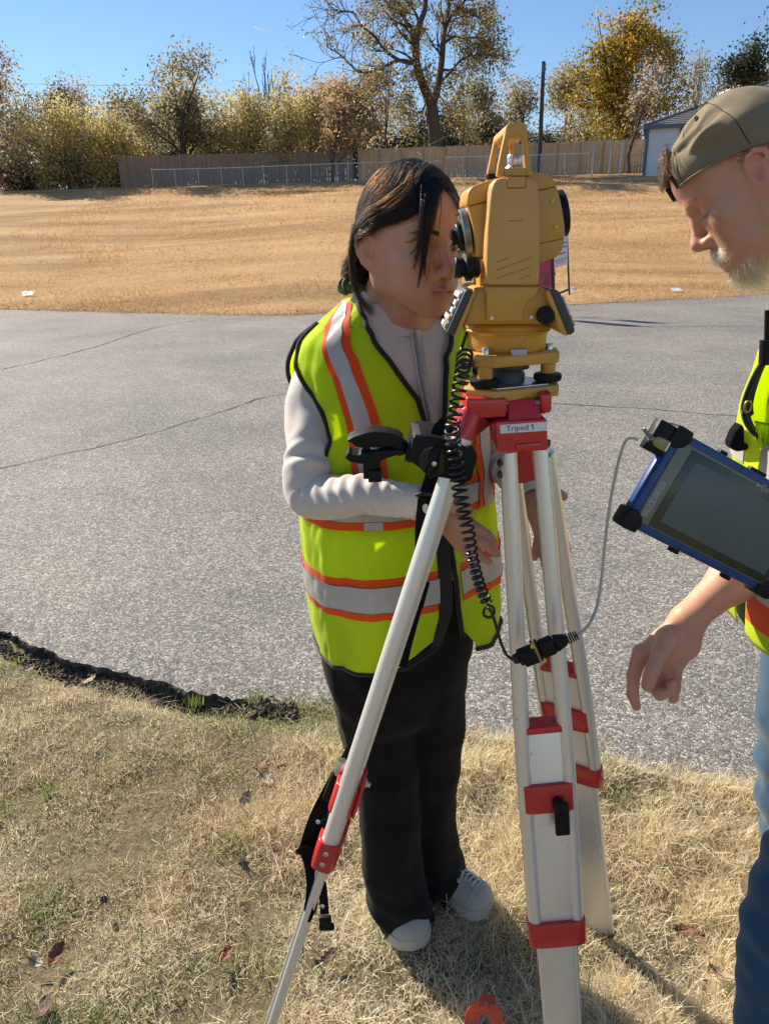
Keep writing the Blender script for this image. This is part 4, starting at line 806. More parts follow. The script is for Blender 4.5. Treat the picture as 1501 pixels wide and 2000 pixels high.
# optical plummet eyepiece
pc = W(935, 522, YF + .035); AXX = np.array([-1., 0, 0])
mb = MB(); mb.lathe([(.009, -.012), (.009, .001)], pc, AXX, 20); mb.build('plummet_stub', M_GOLD, ts)
mb = MB(); mb.lathe([(.0118, 0), (.0128, .001), (.0128, .008), (.0165, .0092), (.0165, .0165), (.0125, .0178), (.0112, .019), (.0112, .0215), (.0128, .0225), (.0128, .0295), (.0115, .031), (.006, .031)], pc, AXX, 30); mb.build('plummet_eyepiece', M_RUB, ts)
# alidade base with the two display wings
mb = MB(); mb.pxprism([(926, 566), (938, 563), (1062, 563), (1072, 567), (1079, 598), (1077, 634), (905, 634), (911, 610)], YF + .009, YF + .155); mb.build('alidade_base', M_GOLD, ts, bevel=.005, seg=3)
mb = MB(); mb.pxprism([(936, 536), (944.5, 532), (950, 560), (950, 566), (936, 566)], YF + .05, YF + .12); mb.build('standard_web', M_GOLD, ts, bevel=.002)
for nm, dark, gold in (('left', [(908, 567.5), (913, 565), (923, 566), (884, 656.5), (878, 654.5), (871, 651)], [(923.3, 566), (930, 567.5), (896, 657), (890, 659.5), (884.3, 656.7)]), ('right', [(1074, 565), (1087, 566.5), (1093, 571), (1097, 579), (1122.5, 645), (1120, 650.5), (1110.5, 655.5)], [(1065, 571), (1073.7, 565.3), (1110.2, 655.6), (1104, 656.5), (1093, 650), (1083, 620)])):
    mb = MB(); mb.pxprism(gold, YF - .004, YF + .066); dp = mb.build('display_housing', M_GOLD, ts, bevel=.0022, seg=3, angle=30)
    mb = MB(); mb.pxprism(dark, YF - .006, YF + .068); mb.build('display_frame', M_DGREY, dp, bevel=.0025, seg=3, angle=30)
    if nm == 'left':
        a, b_ = W(907.5, 568, YF - .006), W(870.6, 650.5, YF - .006)
    else:
        a, b_ = W(1096.5, 579, YF - .006), W(1122, 644, YF - .006)
    d = nrm(b_ - a); nn = np.array([-d[2], 0, d[0]]); nn = nn if (nn[0] < 0) == (nm == 'left') else -nn; L = np.linalg.norm(b_ - a); fr = np.array([[0, 1., 0], d, nn])
    mb = MB(); mb.box((a + b_) / 2 + np.array([0, .037, 0]) + nn * .0005, (.060, L * .93, .0024), fr); kp = mb.build('key_panel', M_KEYP, dp, bevel=.0006)
    mb = MB(); mb.box((a + b_) / 2 + np.array([0, .044, 0]) + nn * .0018 - d * L * .12, (.034, L * .50, .0012), fr); mb.build('display_screen', M_LENS, kp)
    for i in range(5):
        for j in range(4):
            if 1 <= i <= 2 and 2 <= j <= 4: continue
            mt = M_KEYO if (i, j) in ((4, 0), (3, 0)) else M_KEYB if (i, j) == (4, 1) else M_KEY
            mb = MB(); mb.box(a + d * L * (.14 + .18 * i) + np.array([0, .013 + .0148 * j, 0]) + nn * .0026, (.0085, .0065, .003), fr); mb.build('key', mt, kp, bevel=.0006)
kc = W(1066.5, 617, YF - .004); mb = MB(); mb.lathe([(.0085, 0), (.0105, .0012), (.0108, .002), (.0108, .0125), (.0098, .014), (.006, .0142), (.0055, .0135)], kc + np.array([0, .0135, 0]), (0, -1, 0), 36); mb.build('clamp_knob', M_RUB, ts)
for x, y in ((960, 621), (1036.5, 619.5)):
    mb = MB(); mb.lathe([(.0026, 0), (.0026, .0012), (.0022, .0017), (.0012, .0017), (.001, .0008)], W(x, y, YF - .0008 if x < 1000 else YF + .009), (0, -1, 0), 16); mb.build('screw', M_STEEL, ts)
# horizontal ring and drum
z0 = W(990, 634, AY)[2]
mb = MB(); mb.lathe([(.050, .006), (.0555, .004), (.0575, .0), (.0575, -.002), (.0560, -.0032), (.0568, -.0040), (.0572, -.0062), (.0555, -.0082), (.0535, -.009), (.0525, -.0115), (.0518, -.022), (.0505, -.028), (.0475, -.0325), (.043, -.035), (.02, -.0352)], (AX, AY, z0), n=64); mb.build('horizontal_circle', M_GOLD, ts, angle=50)
mb = MB(); mb.lathe([(.0008, 0), (.0008, .0006)], W(1018.5, 658, AY - .0525), (0, -1, 0), 10); mb.build('scratch', M_KEY, ts)
# carrying handle
HY0, HY1 = YF + .010, YF + .100
def hp(x, y, Y): return W(x, y, HY0) + np.array([0, Y - HY0, 0])
def bar(name, quad_a, Ya, quad_b, Yb): mb = MB(); mb.prism([hp(x, y, Ya) for x, y in quad_a], [hp(x, y, Yb) for x, y in quad_b]); return mb.build(name, M_GOLD, ts, bevel=.0016, seg=3, angle=25)
legL = [(969.5, 344), (973, 320), (987.5, 252), (990, 246), (998, 262), (994, 267), (985, 328), (983, 344)]
legR = [(1021, 268), (1019, 262), (1026, 246), (1028.5, 252), (1037.5, 344), (1028, 344), (1024, 320)]
for Y0 in (HY0, HY1):
    bar('handle_leg', legL, Y0, legL, Y0 + .013); bar('handle_leg', legR, Y0, legR, Y0 + .013)
bar('handle_grip', [(985.5, 259), (988, 247), (991, 242), (996, 239.5), (1022, 239.5), (1027, 242), (1029.5, 248), (1031, 262), (1024, 267), (994, 269)], HY0 + .0004, [(985.5, 259), (988, 247), (991, 242), (996, 239.5), (1022, 239.5), (1027, 242), (1029.5, 248), (1031, 262), (1024, 267), (994, 269)], HY1 + .0126)
bar('handle_foot', [(984.5, 328), (1028, 327), (1029, 344), (984, 344)], HY0 + .001, [(984.5, 328), (1028, 327), (1029, 344), (984, 344)], HY0 + .016)
kc = W(1004, 330, HY0 + .03); mb = MB(); mb.lathe([(.0135, -.004), (.0125, .0), (.0085, .0045), (.0085, .005)], kc, n=26); mb.build('handle_screw_base', M_STEEL, ts)
mb = MB(); mb.lathe([(.0092, 0), (.0095, .001), (.0095, .009), (.0085, .0105), (.003, .0105)], kc + np.array([0, 0, .005]), n=26); mb.build('handle_screw', M_STEEL, ts)
mb = MB(); q = W(963, 345, HY1); mb.box(q, (.018, .02, .006)); mb.build('handle_pad', M_RUB, ts, bevel=.001)

# ------------------------------------------------------------------ tribrach
tb = thing('tribrach', 'gold levelling base with black thumb screws between instrument and red tripod head', 'tribrach', (AX, AY, 1.262))
def tri_poly(R, cut, rot=0):
    P = []
    for a in (232, 352, 112):
        a = math.radians(a + rot); c = np.array([math.cos(a), math.sin(a)]) * R; n = np.array([-math.sin(a), math.cos(a)]); P += [c - n * cut, c + n * cut]
    return P
zt0, zt1 = W(1000, 708, AY)[2] - .001, W(1000, 681.5, AY)[2]
PP = tri_poly(.0690, .0215); PB = tri_poly(.0710, .0235)
mb = MB(); mb.prism([(AX + x, AY + y, zt1) for x, y in PP], [(AX + x, AY + y, zt0 + .004) for x, y in PP]); mb.build('top_plate', M_GOLD, tb, bevel=.003, seg=3)
zb0, zb1 = W(1000, 766, AY)[2], W(1000, 748, AY)[2] + .002
mb = MB(); mb.prism([(AX + x, AY + y, zb1) for x, y in PB], [(AX + x, AY + y, zb0) for x, y in PB]); mb.build('base_plate', M_GOLD, tb, bevel=.0025, seg=3)
mb = MB(); mb.prism([(AX + x * .8, AY + y * .8, zb1 + .0012) for x, y in PB], [(AX + x * .8, AY + y * .8, zb1 - .001) for x, y in PB]); mb.build('spring_plate', M_STEEL, tb, bevel=.0004)
mb = MB(); mb.lathe([(.026, 0), (.026, .012), (.022, .018), (.02, .022)], (AX, AY, zb1), n=30); mb.build('centre_boss', M_DGREY, tb)
for k, a in enumerate((232, 352, 112)):
    a = math.radians(a); c = np.array([AX + math.cos(a) * .0565, AY + math.sin(a) * .0565, 0])
    h = zt0 - zb1
    mb = MB(); mb.lathe([(.0102, h * .40), (.0102, h + .006)], c + np.array([0, 0, zb1]), n=22); fs = mb.build('foot_post', M_GOLD, tb)
    prof = [(.006, .0015), (.0165, .002), (.0182, .0035), (.0185, .005), (.0185, .0105), (.0178, .012), (.011, .0132)]
    mb = MB(); mb.lathe(prof, c + np.array([0, 0, zb1]), n=40)
    for i in range(40):
        t = i * math.pi / 20; mb.box(c + np.array([math.cos(t) * .0184, math.sin(t) * .0184, zb1 + .0077]), (.0012, .0012, .0056))
    mb.build('levelling_screw', M_RUB, tb)
    mb = MB(); mb.lathe([(.0052, 0), (.0052, .008), (.0045, .009), (.001, .009)], c + np.array([0, 0, zt1 - .001]), n=18); mb.build('screw_pin', M_STEEL, tb)
mb = MB(); mb.pxprism([(997, 683), (1029, 682), (1028, 693), (1025, 695.5), (1002, 696), (998, 693)], AY - .0585, AY - .045); mb.build('clamp_lever', plain('lever_grey', (.45, .46, .48), .4, .3), tb, bevel=.001)
q = W(909, 711, AY - .05); mb = MB(); mb.box(q, (.014, .012, .011)); mb.tube([q, q + np.array([.02, .012, -.001])], .005, 10); mb.build('plummet_knob', M_DGREY, tb, bevel=.0015)
for x in (947.5, 964.5): mb = MB(); mb.lathe([(.0014, 0), (.0014, .0008)], W(x, 703, AY - .0582), (0, -1, 0), 10); mb.build('adjust_hole', M_GROOVE, tb)
mb = MB(); mb.lathe([(.0045, 0), (.0045, .0008)], W(1046, 699, AY - .0425), (.3, -1, 0), 18); mb.build('side_port', M_GROOVE, tb)
q = W(991, 717, AY); mb = MB(); mb.lathe([(.026, 0), (.0265, .001), (.0265, .006), (.024, .007)], (AX + .005, AY, zt0 - .006), n=32); mb.build('underside_disc', M_DGREY, tb)
# ================================================================== TRIPOD
M_RED = plain('red_enamel', (.60, .028, .028), .32, var=.08, vscale=30, coat=.3, bmp=.05, bscale=400, bdist=.0005)
def alu():
    m, nt, nd, lk, b = newmat('anodised_aluminium'); co = nd.new('ShaderNodeTexCoord').outputs['Object']
    c = mixc(nt, noise_out(nt, 9, 4, .6, co), (.82, .795, .75), (.90, .88, .84)); s = ramp(nt, noise_out(nt, 160, 2, .5, co), [(.70, (1, 1, 1)), (.78, (.62, .60, .58))]); c = mixc(nt, 1., c, s, 'MULTIPLY')
    lk.new(c, b.inputs['Base Color']); b.inputs['Metallic'].default_value = .6; b.inputs['Roughness'].default_value = .38
    bump(nt, b, noise_out(nt, 700, 2, .5, co), .05, .0004); return m
M_ALU = alu(); M_LABEL = plain('white_label', (.78, .78, .77), .45, var=.02); M_INKB = plain('black_ink', (.02, .02, .02), .6)
M_WEB = plain('black_webbing', (.010, .010, .011), .95, spec=.1, var=.35, vscale=300, bmp=.8, bscale=900, bdist=.001); M_PLAS = plain('black_plastic', (.007, .007, .0078), .5, spec=.22, var=.2, vscale=60, bmp=.2, bscale=900, bdist=.0006)
tp = thing('survey_tripod', 'aluminium surveying tripod with red clamps and a white Tripod 1 label', 'tripod', (AX, AY, 0))
ZH = zb0 - .0006
# head: grey top plate, red casting with three hinge recesses
hexp = [(-.0605, -.020), (-.052, -.058), (-.020, -.062), (.046, -.058), (.056, -.040), (.057, .014), (.026, .062), (-.026, .066), (-.054, .030)]
mb = MB(); mb.prism([(AX + x, AY + y, ZH) for x, y in hexp], [(AX + x, AY + y, ZH - .006) for x, y in hexp]); mb.build('head_plate', plain('head_grey', (.30, .29, .29), .5, .3), tp, bevel=.002)
hz = ZH - .0062
mb = MB(); mb.prism([(AX + x * .985, AY + y * .985, hz) for x, y in hexp], [(AX + x * .985, AY + y * .985, hz - .012) for x, y in hexp]); mb.build('head_rim', M_RED, tp, bevel=.002)
for pl, Y0, Y1 in (([(910.5, 776), (918, 779), (990, 778), (987.5, 815.5), (938, 817.5), (916, 809), (911, 806)], AY - .072, AY + .01), ([(1054, 770), (1078.5, 766), (1077, 806.5), (1057, 809)], AY - .0635, AY - .005)):
    mb = MB(); A = [W(x, y, Y0) for x, y in pl]; mb.prism(A, [p + np.array([0, Y1 - Y0, 0]) for p in A]); mb.build('hinge_lug', M_RED, tp, bevel=.004, seg=3)
mb = MB(); mb.prism([(AX + x * .80, AY + y * .7 + .012, hz - .0125) for x, y in hexp], [(AX + x * .7, AY + y * .6 + .012, hz - .034) for x, y in hexp]); mb.build('head_core', plain('dark_red', (.20, .012, .016), .5), tp, bevel=.002)
# near leg hinge block with the label
mb = MB()
A = [W(991, 782, AY - .060), W(1044, 777, AY - .058), W(1058, 824, AY - .075), W(993, 828, AY - .077)]; B = [p + np.array([0, .04, -.004]) for p in A]; mb.prism(A, B); hb = mb.build('hinge_tongue', M_RED, tp, bevel=.003)
YL = .950
mb = MB(); mb.pxprism([(966, 826), (972, 824), (1066, 818.5), (1068, 822), (1069.5, 878), (1066, 880), (974, 883.5), (970, 880)], YL, YL + .042); lb = mb.build('leg_bracket', M_RED, tp, bevel=.0035, seg=3)
mb = MB(); mb.pxprism([(958.5, 826.5), (971, 825), (973, 867), (962, 866)], YL + .012, YL + .04); mb.build('bracket_ear', M_RED, lb, bevel=.003)
mb = MB(); mb.pxprism([(1006, 869), (1054, 864.5), (1055, 877), (1007, 881)], YL - .003, YL + .01); mb.build('bracket_lug', M_RED, lb, bevel=.0012)
lab = [W(x, y, YL - .0009) for x, y in ((976, 830.5), (1067, 823.5), (1067.5, 841), (976.5, 847))]
mb = MB(); mb.prism(lab, [p + np.array([0, .0006, 0]) for p in lab]); lo = mb.build('name_label', M_LABEL, lb, smooth=False)
me = font_mesh('Tripod 1', .0105, 'label_text'); me.materials.append(M_INKB); dx = nrm(lab[1] - lab[0]); up = nrm(lab[0] - lab[3]); up = nrm(up - dx * (up @ dx)); nz = np.cross(dx, up)
cpt = lerp(lerp(lab[0], lab[1], .435), lerp(lab[3], lab[2], .435), .5) + nz * .0002
one_x = max(v.co[0] for v in me.vertices); V = np.array([v.co[:] for v in me.vertices]); V2 = cpt + V[:, :1] * dx + V[:, 1:2] * up + V[:, 2:3] * nz; me.vertices.foreach_set('co', V2.astype(np.float32).ravel()); me.update(); link('label_text', me, lo, smooth=False)
mb = MB(); yt_ = V[:, 1].max() * .80; P0 = [(one_x - .0002, yt_ + .0004), (one_x - .0012, yt_ + .0004), (one_x - .0032, yt_ - .0011), (one_x - .0032, yt_ - .0021), (one_x - .0012, yt_ - .0009), (one_x - .0002, yt_ - .0009)]; A = [cpt + dx * x + up * y + nz * .0001 for x, y in P0]; mb.prism(A, [p - nz * .0003 for p in A]); mb.build('label_text', M_INKB, lo, smooth=False)

def leg_frame(top, foot, facing):
    d = nrm(foot - top); s = nrm(np.cross(d, np.asarray(facing, float))); n = np.cross(s, d); return d, s, n
def clamp_box(name, c, d, s, n, w, th, h, parent, rivets=0, mat=None):
    """rounded band round both tubes"""
    mb = MB(); k = 20; P = []
    for i in range(k):
        a = 2 * math.pi * i / k; e = 4; x = np.sign(math.cos(a)) * abs(math.cos(a)) ** (2 / e) * w / 2; y = np.sign(math.sin(a)) * abs(math.sin(a)) ** (2 / e) * th / 2; P.append(c + s * x + n * y)
    mb.prism([p - d * h / 2 for p in P], [p + d * h / 2 for p in P]); o = mb.build(name, mat or M_RED, parent, bevel=.0012, angle=60)
    for i in range(rivets):
        for sg in (-1, 1):
            mb = MB(); q = c + d * (i - (rivets - 1) / 2) * .020 + s * sg * w / 2; mb.lathe([(.0042, -.001), (.0042, .0010), (.003, .0016), (.0018, .0016), (.0016, .0006)], q, s * sg, 14); mb.build('rivet', M_STEEL, o)
    return o
def leg(topL, topR, foot, y_join_t, t_cap, t_c1, t_c2, rt, w_low, lab, facing, th=.021, lever=True, c1h=.048, c2h=.046):
    """two tubes from the hinge, a flat sliding shaft between them, clamps at fractions of the way"""
    top = (topL + topR) / 2; L = np.linalg.norm(foot - top); d, s, n = leg_frame(top, foot, facing)
    if (topR - topL) @ s < 0: s = -s; n = -n
    hw0 = abs((topR - topL) @ s) / 2; hw1 = w_low / 2
    at = lambda t: top + d * L * t
    root = None
    for sg in (-1, 1):
        mb = MB(); ts_ = np.linspace(0, t_c2, 14); pts = [at(t) + s * sg * lerp(hw0, hw1, min(1, t / y_join_t)) for t in ts_]; mb.tube(pts, rt, 18, ref=n, r2=rt); mb.build('leg_tube', M_ALU, tp)
    mb = MB(); A = [at(t_cap) + s * x + n * y for x, y in ((-hw1 + rt * .55, -th * .36), (hw1 - rt * .55, -th * .36), (hw1 - rt * .55, th * .36), (-hw1 + rt * .55, th * .36))]; B = [at(.985) + s * x + n * y for x, y in ((-hw1 * .78, -th * .36), (hw1 * .78, -th * .36), (hw1 * .78, th * .36), (-hw1 * .78, th * .36))]
    mb.prism(A, B); sh = mb.build('sliding_shaft', M_ALU, tp, bevel=.0025, angle=30)
    for sg in (-1, 1):
        mb = MB(); q = s * sg * (hw1 * .78 + .001); mb.tube([at(t_c2) + s * sg * (hw1 - rt * .4), at(.985) + q * .94], .0052, 10); mb.build('shaft_edge', M_ALU, sh)
    mb = MB(); c = at(t_cap) - d * .005; A = [c + s * x + n * y - d * z for x, y, z in ((-hw1 + rt * .5, -th * .5, -.004), (hw1 - rt * .5, -th * .5, -.004), (hw1 - rt * .5, th * .5, .004), (-hw1 + rt * .5, th * .5, .004))]; mb.prism(A, [p + d * .010 for p in A]); mb.build('shaft_cap', M_RED, sh, bevel=.0012)
    c1 = clamp_box('upper_clamp', at(t_c1) , d, s, n, hw1 * 2 + rt * 1.15, th * 1.5, c1h, tp); c2 = clamp_box('lower_clamp', at(t_c2), d, s, n, hw1 * 2 + rt * 2.3, th * 1.45, c2h, tp, rivets=2)
    mb = MB(); mb.lathe([(.012, 0), (.010, .03), (.002, .06)], at(.985), d, 14); mb.build('spike', M_STEEL, tp)
    return at, d, s, n, hw1, c1, c2

def t_px(top, foot, py):
    ts_ = np.linspace(0, 1, 801); ys = np.array([proj(lerp(top, foot, t))[1] for t in ts_]); return float(np.interp(py, ys, ts_))
def make_leg(tL, tR, foot, ycap, yc1, yc2, *a, **k):
    top = (tL + tR) / 2; f = lambda y: t_px(top, foot, y); return leg(tL, tR, foot, .9 * f(yc1), f(ycap), f(yc1), f(yc2), *a, **k)
# near leg
tL, tR = W(991.5, 882, .972), W(1055, 876, .972); foot2 = G(1111, 2190)
at2, d2, s2, n2, hw2, c1, c2 = make_leg(tL, tR, foot2, 1416, 1550, 1814, .0118, .066, '', (0, -1, 0))
if n2[1] > 0: n2 = -n2
top2 = (tL + tR) / 2
q = at2(t_px(top2, foot2, 1553)) + n2 * .0165 + s2 * (.012 if s2[0] > 0 else -.012)
mb = MB(); mb.lathe([(.008, -.004), (.0085, .002), (.0085, .014), (.0075, .0155)], q, n2, 20); lv = mb.build('clamp_lever', M_PLAS, c1)
for k_, (w_, l0, l1, dep) in enumerate(((.011, -.004, .052, .012), (.006, .012, .048, .0145))):
    mb = MB(); c_ = q + d2 * (l0 + l1) / 2 + n2 * (dep - .002) + s2 * (.003 if s2[0] > 0 else -.003); mb.box(c_, (w_ * 2, l1 - l0, .008), np.array([s2, d2, n2])); mb.build('lever_arm', M_PLAS, lv, bevel=.003, seg=3)
for sg, yy in ((-1, 904), (-1, 927), (1, 866), (1, 889), (1, 911)):
    p = W(976 if sg < 0 else 1070, yy, .968); mb = MB(); mb.lathe([(.0055, -.004), (.0055, .001), (.004, .0025), (.001, .003)], p, (sg, -.5, 0), 14); mb.build('bolt_head', M_DGREY, tp)
# rear leg
foot3 = G(1170, 1822); rL, rR = W(1003, 884, 1.085), W(1060, 879, 1.035); top3 = (rL + rR) / 2
at3, d3, s3, n3, hw3, c31, c32 = make_leg(rL, rR, foot3, 1303, 1392, 1500, .0118, .080, '', (-.59, -.81, 0))
if n3[1] > 0: n3 = -n3
q = at3(t_px(top3, foot3, 1394)) + n3 * .0165; mb = MB(); mb.lathe([(.007, 0), (.007, .004), (.004, .006)], q, n3, 14); mb.build('clamp_bolt', M_STEEL, c31)
# left leg, seen edge on
foot1 = G(474, 2170); t1 = W(905, 850, .985); lL, lR = t1 + np.array([.004, -.028, 0]), t1 + np.array([-.004, .028, 0])
at1, d1, s1, n1, hw1, c11, c12 = make_leg(lL, lR, foot1, 1416, 1540, 1640, .0142, .062, '', (-1, .2, .2), th=.028, c1h=.05, c2h=.05)
top1 = (lL + lR) / 2
if n1[0] > 0: n1 = -n1
# long red grip plates of the clamp on both sides of the tube
for sg, y0, y1 in ((1, 1478, 1556), (-1, 1492, 1562)):
    a, b_ = at1(t_px(top1, foot1, y0)), at1(t_px(top1, foot1, y1)); mb = MB(); mb.box((a + b_) / 2 + n1 * sg * .0155 - s1 * 0 + np.array([0, -.028, 0]), (.005, np.linalg.norm(b_ - a), .016), np.array([n1, d1, np.cross(n1, d1)])); mb.build('clamp_plate', M_RED, c11, bevel=.0022, seg=3)
q = at1(t_px(top1, foot1, 1520)) - n1 * .019; mb = MB(); mb.lathe([(.006, 0), (.006, .006), (.004, .0065), (.004, .012)], q, -n1, 6); mb.build('clamp_nut', M_STEEL, c11)
q = at1(t_px(top1, foot1, 1508)) + n1 * .021; dl = nrm(W(636, 1568, .97) - W(664, 1502, .97)); mb = MB(); mb.lathe([(.0085, -.012), (.009, -.010), (.009, .010), (.0085, .012)], q, dl, 18); mb.build('lever_barrel', M_STEEL, c11)
mb = MB(); e2_ = nrm(np.cross(dl, (0, -1, 0))); mb.box(q + dl * .036, (.062, .018, .014), np.array([dl, e2_, np.cross(dl, e2_)])); mb.build('clamp_lever', M_PLAS, c11, bevel=.005, seg=3)
# head sockets of the left and rear legs
a, b_ = W(921, 806, .985), at1(t_px(top1, foot1, 874)) + np.array([0, -.024, 0]); b_ = W(898, 872, .962)
mb = MB(); mb.tube([W(921, 800, .975), lerp(W(921, 800, .975), b_, .1), b_], [.0155, .0165, .0158], 26); mb.build('leg_socket', M_RED, tp, bevel=.0012)
mb = MB(); mb.tube([W(940, 806, .985), W(903, 846, .99)], [.02, .016], 16); mb.build('leg_hinge', plain('dark_red2', (.25, .016, .02), .45), tp)
mb = MB(); mb.tube([a + np.array([.004, .05, 0]), b_ + np.array([.002, .058, 0])], .0155, 20); mb.build('leg_socket', M_RED, tp)
mb = MB(); mb.tube([lerp(top3, np.array([AX, AY, top3[2] + .05]), .5) , top3 + np.array([0, 0, -.030])], [.03, .030], 14); mb.build('leg_hinge', M_RED, tp)
# carry strap: upper run and lower tail
def strap(pts, w, name, parent, n=40, up=(0, -1, 0)): return ribbon_px(pts, w, M_WEB, name, parent, n=n, up=up)
cs = thing('carry_strap', 'black webbing carry strap looped along the left tripod leg', 'strap', tuple(G(640, 1700)))
Yl = lambda y: at1(t_px(top1, foot1, y))[1]
strap([W(862, 858, Yl(870) + .03), W(858, 900, Yl(900) + .05), W(850, 940, Yl(940) + .045), W(836, 985, Yl(985) + .03), W(823, 1040, Yl(1040) + .03), W(814, 1100, Yl(1100) + .035), W(806, 1150, Yl(1150) + .045)], list(np.concatenate([np.full(16, .034), np.linspace(.034, .014, 12), np.full(12, .013)])), 'upper_strap', cs)
strap([W(829, 1135, Yl(1135) + .05), W(812, 1200, Yl(1200) + .05), W(797, 1255, Yl(1255) + .05), W(786, 1303, Yl(1303) + .05)], [.016] * 12 + [.013] * 28, 'strap_tail', cs)
strap([W(876, 826, .955), W(864, 838, .95), W(856, 850, .955), W(852, 862, .97)], [.024] * 20, 'strap_fold', cs, n=20, up=(.4, -1, .6))
mb = MB(); mb.tube([W(812, 968, Yl(968)), W(822, 964, Yl(968) - .004), W(850, 968, Yl(968) - .004), W(846, 976, Yl(968))], .0022, 8); mb.build('strap_slider', M_PLAS, cs)
strap([W(702, 1400, Yl(1400) + .03), W(686, 1470, Yl(1470) + .03), W(655, 1530, Yl(1530) + .02), W(626, 1585, Yl(1585) + .01), W(611, 1625, Yl(1625)), W(602, 1655, Yl(1655) - .005), W(590, 1672, Yl(1672) - .01)], list(np.linspace(.006, .030, 14)) + [.030] * 26, 'lower_strap', cs, up=(.3, -1, .1))
strap([W(586, 1668, Yl(1668) - .012), W(597, 1664, Yl(1668) - .02), W(607, 1690, Yl(1690) - .02), W(611, 1730, Yl(1730) - .02), W(607, 1770, Yl(1770) - .022), W(601, 1800, Yl(1790) - .024)], [.021] * 34 + [.016, .015, .013, .012, .011, .010], 'strap_end', cs, up=(.2, -1, .2))
strap([W(640, 1590, Yl(1590) - .01), W(648, 1596, Yl(1595) - .022), W(641, 1606, Yl(1603) - .026), W(628, 1612, Yl(1608) - .022)], [.016] * 20, 'strap_fold', cs, n=20, up=(.5, -1, .5))
strap([W(628, 1722, Yl(1722) + .03), W(632, 1760, Yl(1760) + .035), W(634, 1785, Yl(1785) + .035)], [.015] * 20, 'buckle_strap', cs, n=20)
mb = MB(); q = W(635, 1798, Yl(1795) + .035); mb.box(q, (.021, .008, .020)); mb.box(q + np.array([.002, 0, -.014]), (.026, .008, .012)); mb.build('buckle', M_PLAS, cs, bevel=.002)
for x, y, yy in ((607, 1771, -.025), (630, 1770, .022), (621, 1605, -.03)): mb = MB(); mb.lathe([(.0035, 0), (.0035, .001), (.002, .0016)], W(x, y, Yl(y) + yy), (0, -1, .2), 14); mb.build('rivet', M_STEEL, cs)

# ------------------------------------------------------------------ black clamp mount on the left leg
cm = thing('clamp_mount', 'black plastic clamp mount with double ball arm gripping the left tripod leg', 'mount', tuple(W(860, 900, .95)))
YM = Yl(890) - .050
mb = MB(); mb.pxprism([(807, 853), (822, 851), (848, 853), (870, 862), (910, 876), (922, 876), (930, 885), (932, 892), (921, 937), (915, 941), (894, 939), (835, 929), (822, 917), (803, 903), (799, 895)], YM, YM + .088); bd = mb.build('clamp_body', M_PLAS, cm, bevel=.004, seg=3, angle=30)
mb = MB(); A = [W(x, y, YM) for x, y in ((810, 853), (825, 850.5), (850, 852), (880, 864), (902, 873))]; mb.prism(A + [A[-1] + np.array([0, .066, -.002]), A[0] + np.array([0, .066, 0])], [p + np.array([0, 0, .003]) for p in A + [A[-1] + np.array([0, .066, -.002]), A[0] + np.array([0, .066, 0])]]); mb.build('ribbed_jaw', M_DGREY, bd, bevel=.001)
kc = W(846, 900, YM - .001)
mb = MB(); mb.lathe([(.0195, 0), (.0195, .0012), (.0175, .0016)], kc, (0, -1, 0), 32); mb.build('knob_recess', M_LENS, bd)
for a in (math.radians(62),):
    ux = np.array([math.cos(a), 0, math.sin(a)]); uy = np.array([-ux[2], 0, ux[0]]); pts = []
    for t in np.linspace(-1, 1, 13): pts.append(kc + np.array([0, -.007, 0]) + ux * .0195 * t + uy * .0035 * math.sin(t * 2.6))
    mb = MB(); mb.tube(pts, [.0042 + .0026 * math.cos(t * 1.5) + .0008 * abs(t) for t in np.linspace(-1, 1, 13)], 14, ref=(0, 1, 0), r2=None); kb = mb.build('wing_knob', M_PLAS, cm)
    mb = MB(); mb.lathe([(.0032, 0), (.0032, .001), (.002, .0014)], kc + np.array([0, -.0135, 0]), (0, -1, 0), 16); mb.build('knob_pin', M_STEEL, kb)
bc = W(788, 873, YM + .03); mb = MB(); mb.lathe([(.0065, -.03), (.0065, -.012), (.016, -.011), (.0165, -.004), (.0150, -.0005), (.008, .000)], W(792, 878, YM + .03), (-.96, 0, .12), 24); mb.build('ball_stem', M_PLAS, cm)
sp_ = [(math.cos(a) * .0125, math.sin(a) * .0125) for a in np.linspace(-math.pi / 2, math.pi / 2, 13)]
mb = MB(); mb.lathe([(max(r, 1e-4), h) for r, h in sp_], W(779, 872, YM + .03), n=22); mb.build('ball', M_RUB, cm)
# double socket arm: two curved shells with a tightening knob below
def arm(pl, name, y0, y1): mb = MB(); mb.pxprism(pl, YM + y0, YM + y1); return mb.build(name, M_PLAS, cm, bevel=.0055, seg=4, angle=20)
up_ = arm([(676, 861), (690, 853), (712, 846), (730, 843), (760, 846), (780, 852), (789, 861), (787, 870), (770, 872), (740, 874), (710, 876), (695, 874), (687, 866), (681, 864)], 'arm_shell', .012, .050)
lo_ = arm([(673, 895), (680, 884), (686, 889), (700, 889), (708, 884), (730, 882), (760, 879), (785, 879), (786, 884), (770, 891), (750, 897), (738, 905), (720, 908), (700, 906), (684, 903)], 'arm_shell', .012, .050)
mb = MB(); mb.lathe([(.0115, 0), (.0115, .003), (.008, .0035), (.0075, .002)], W(736, 846, YM + .030), n=20); mb.build('shell_bolt', M_STEEL, up_)
mb = MB(); mb.tube([W(737, 848, YM + .031), W(727, 925, YM + .031)], .004, 12); mb.tube([W(733.5, 872, YM + .031), W(732.5, 880, YM + .031)], .0075, 14); mb.build('arm_bolt', M_STEEL, cm)
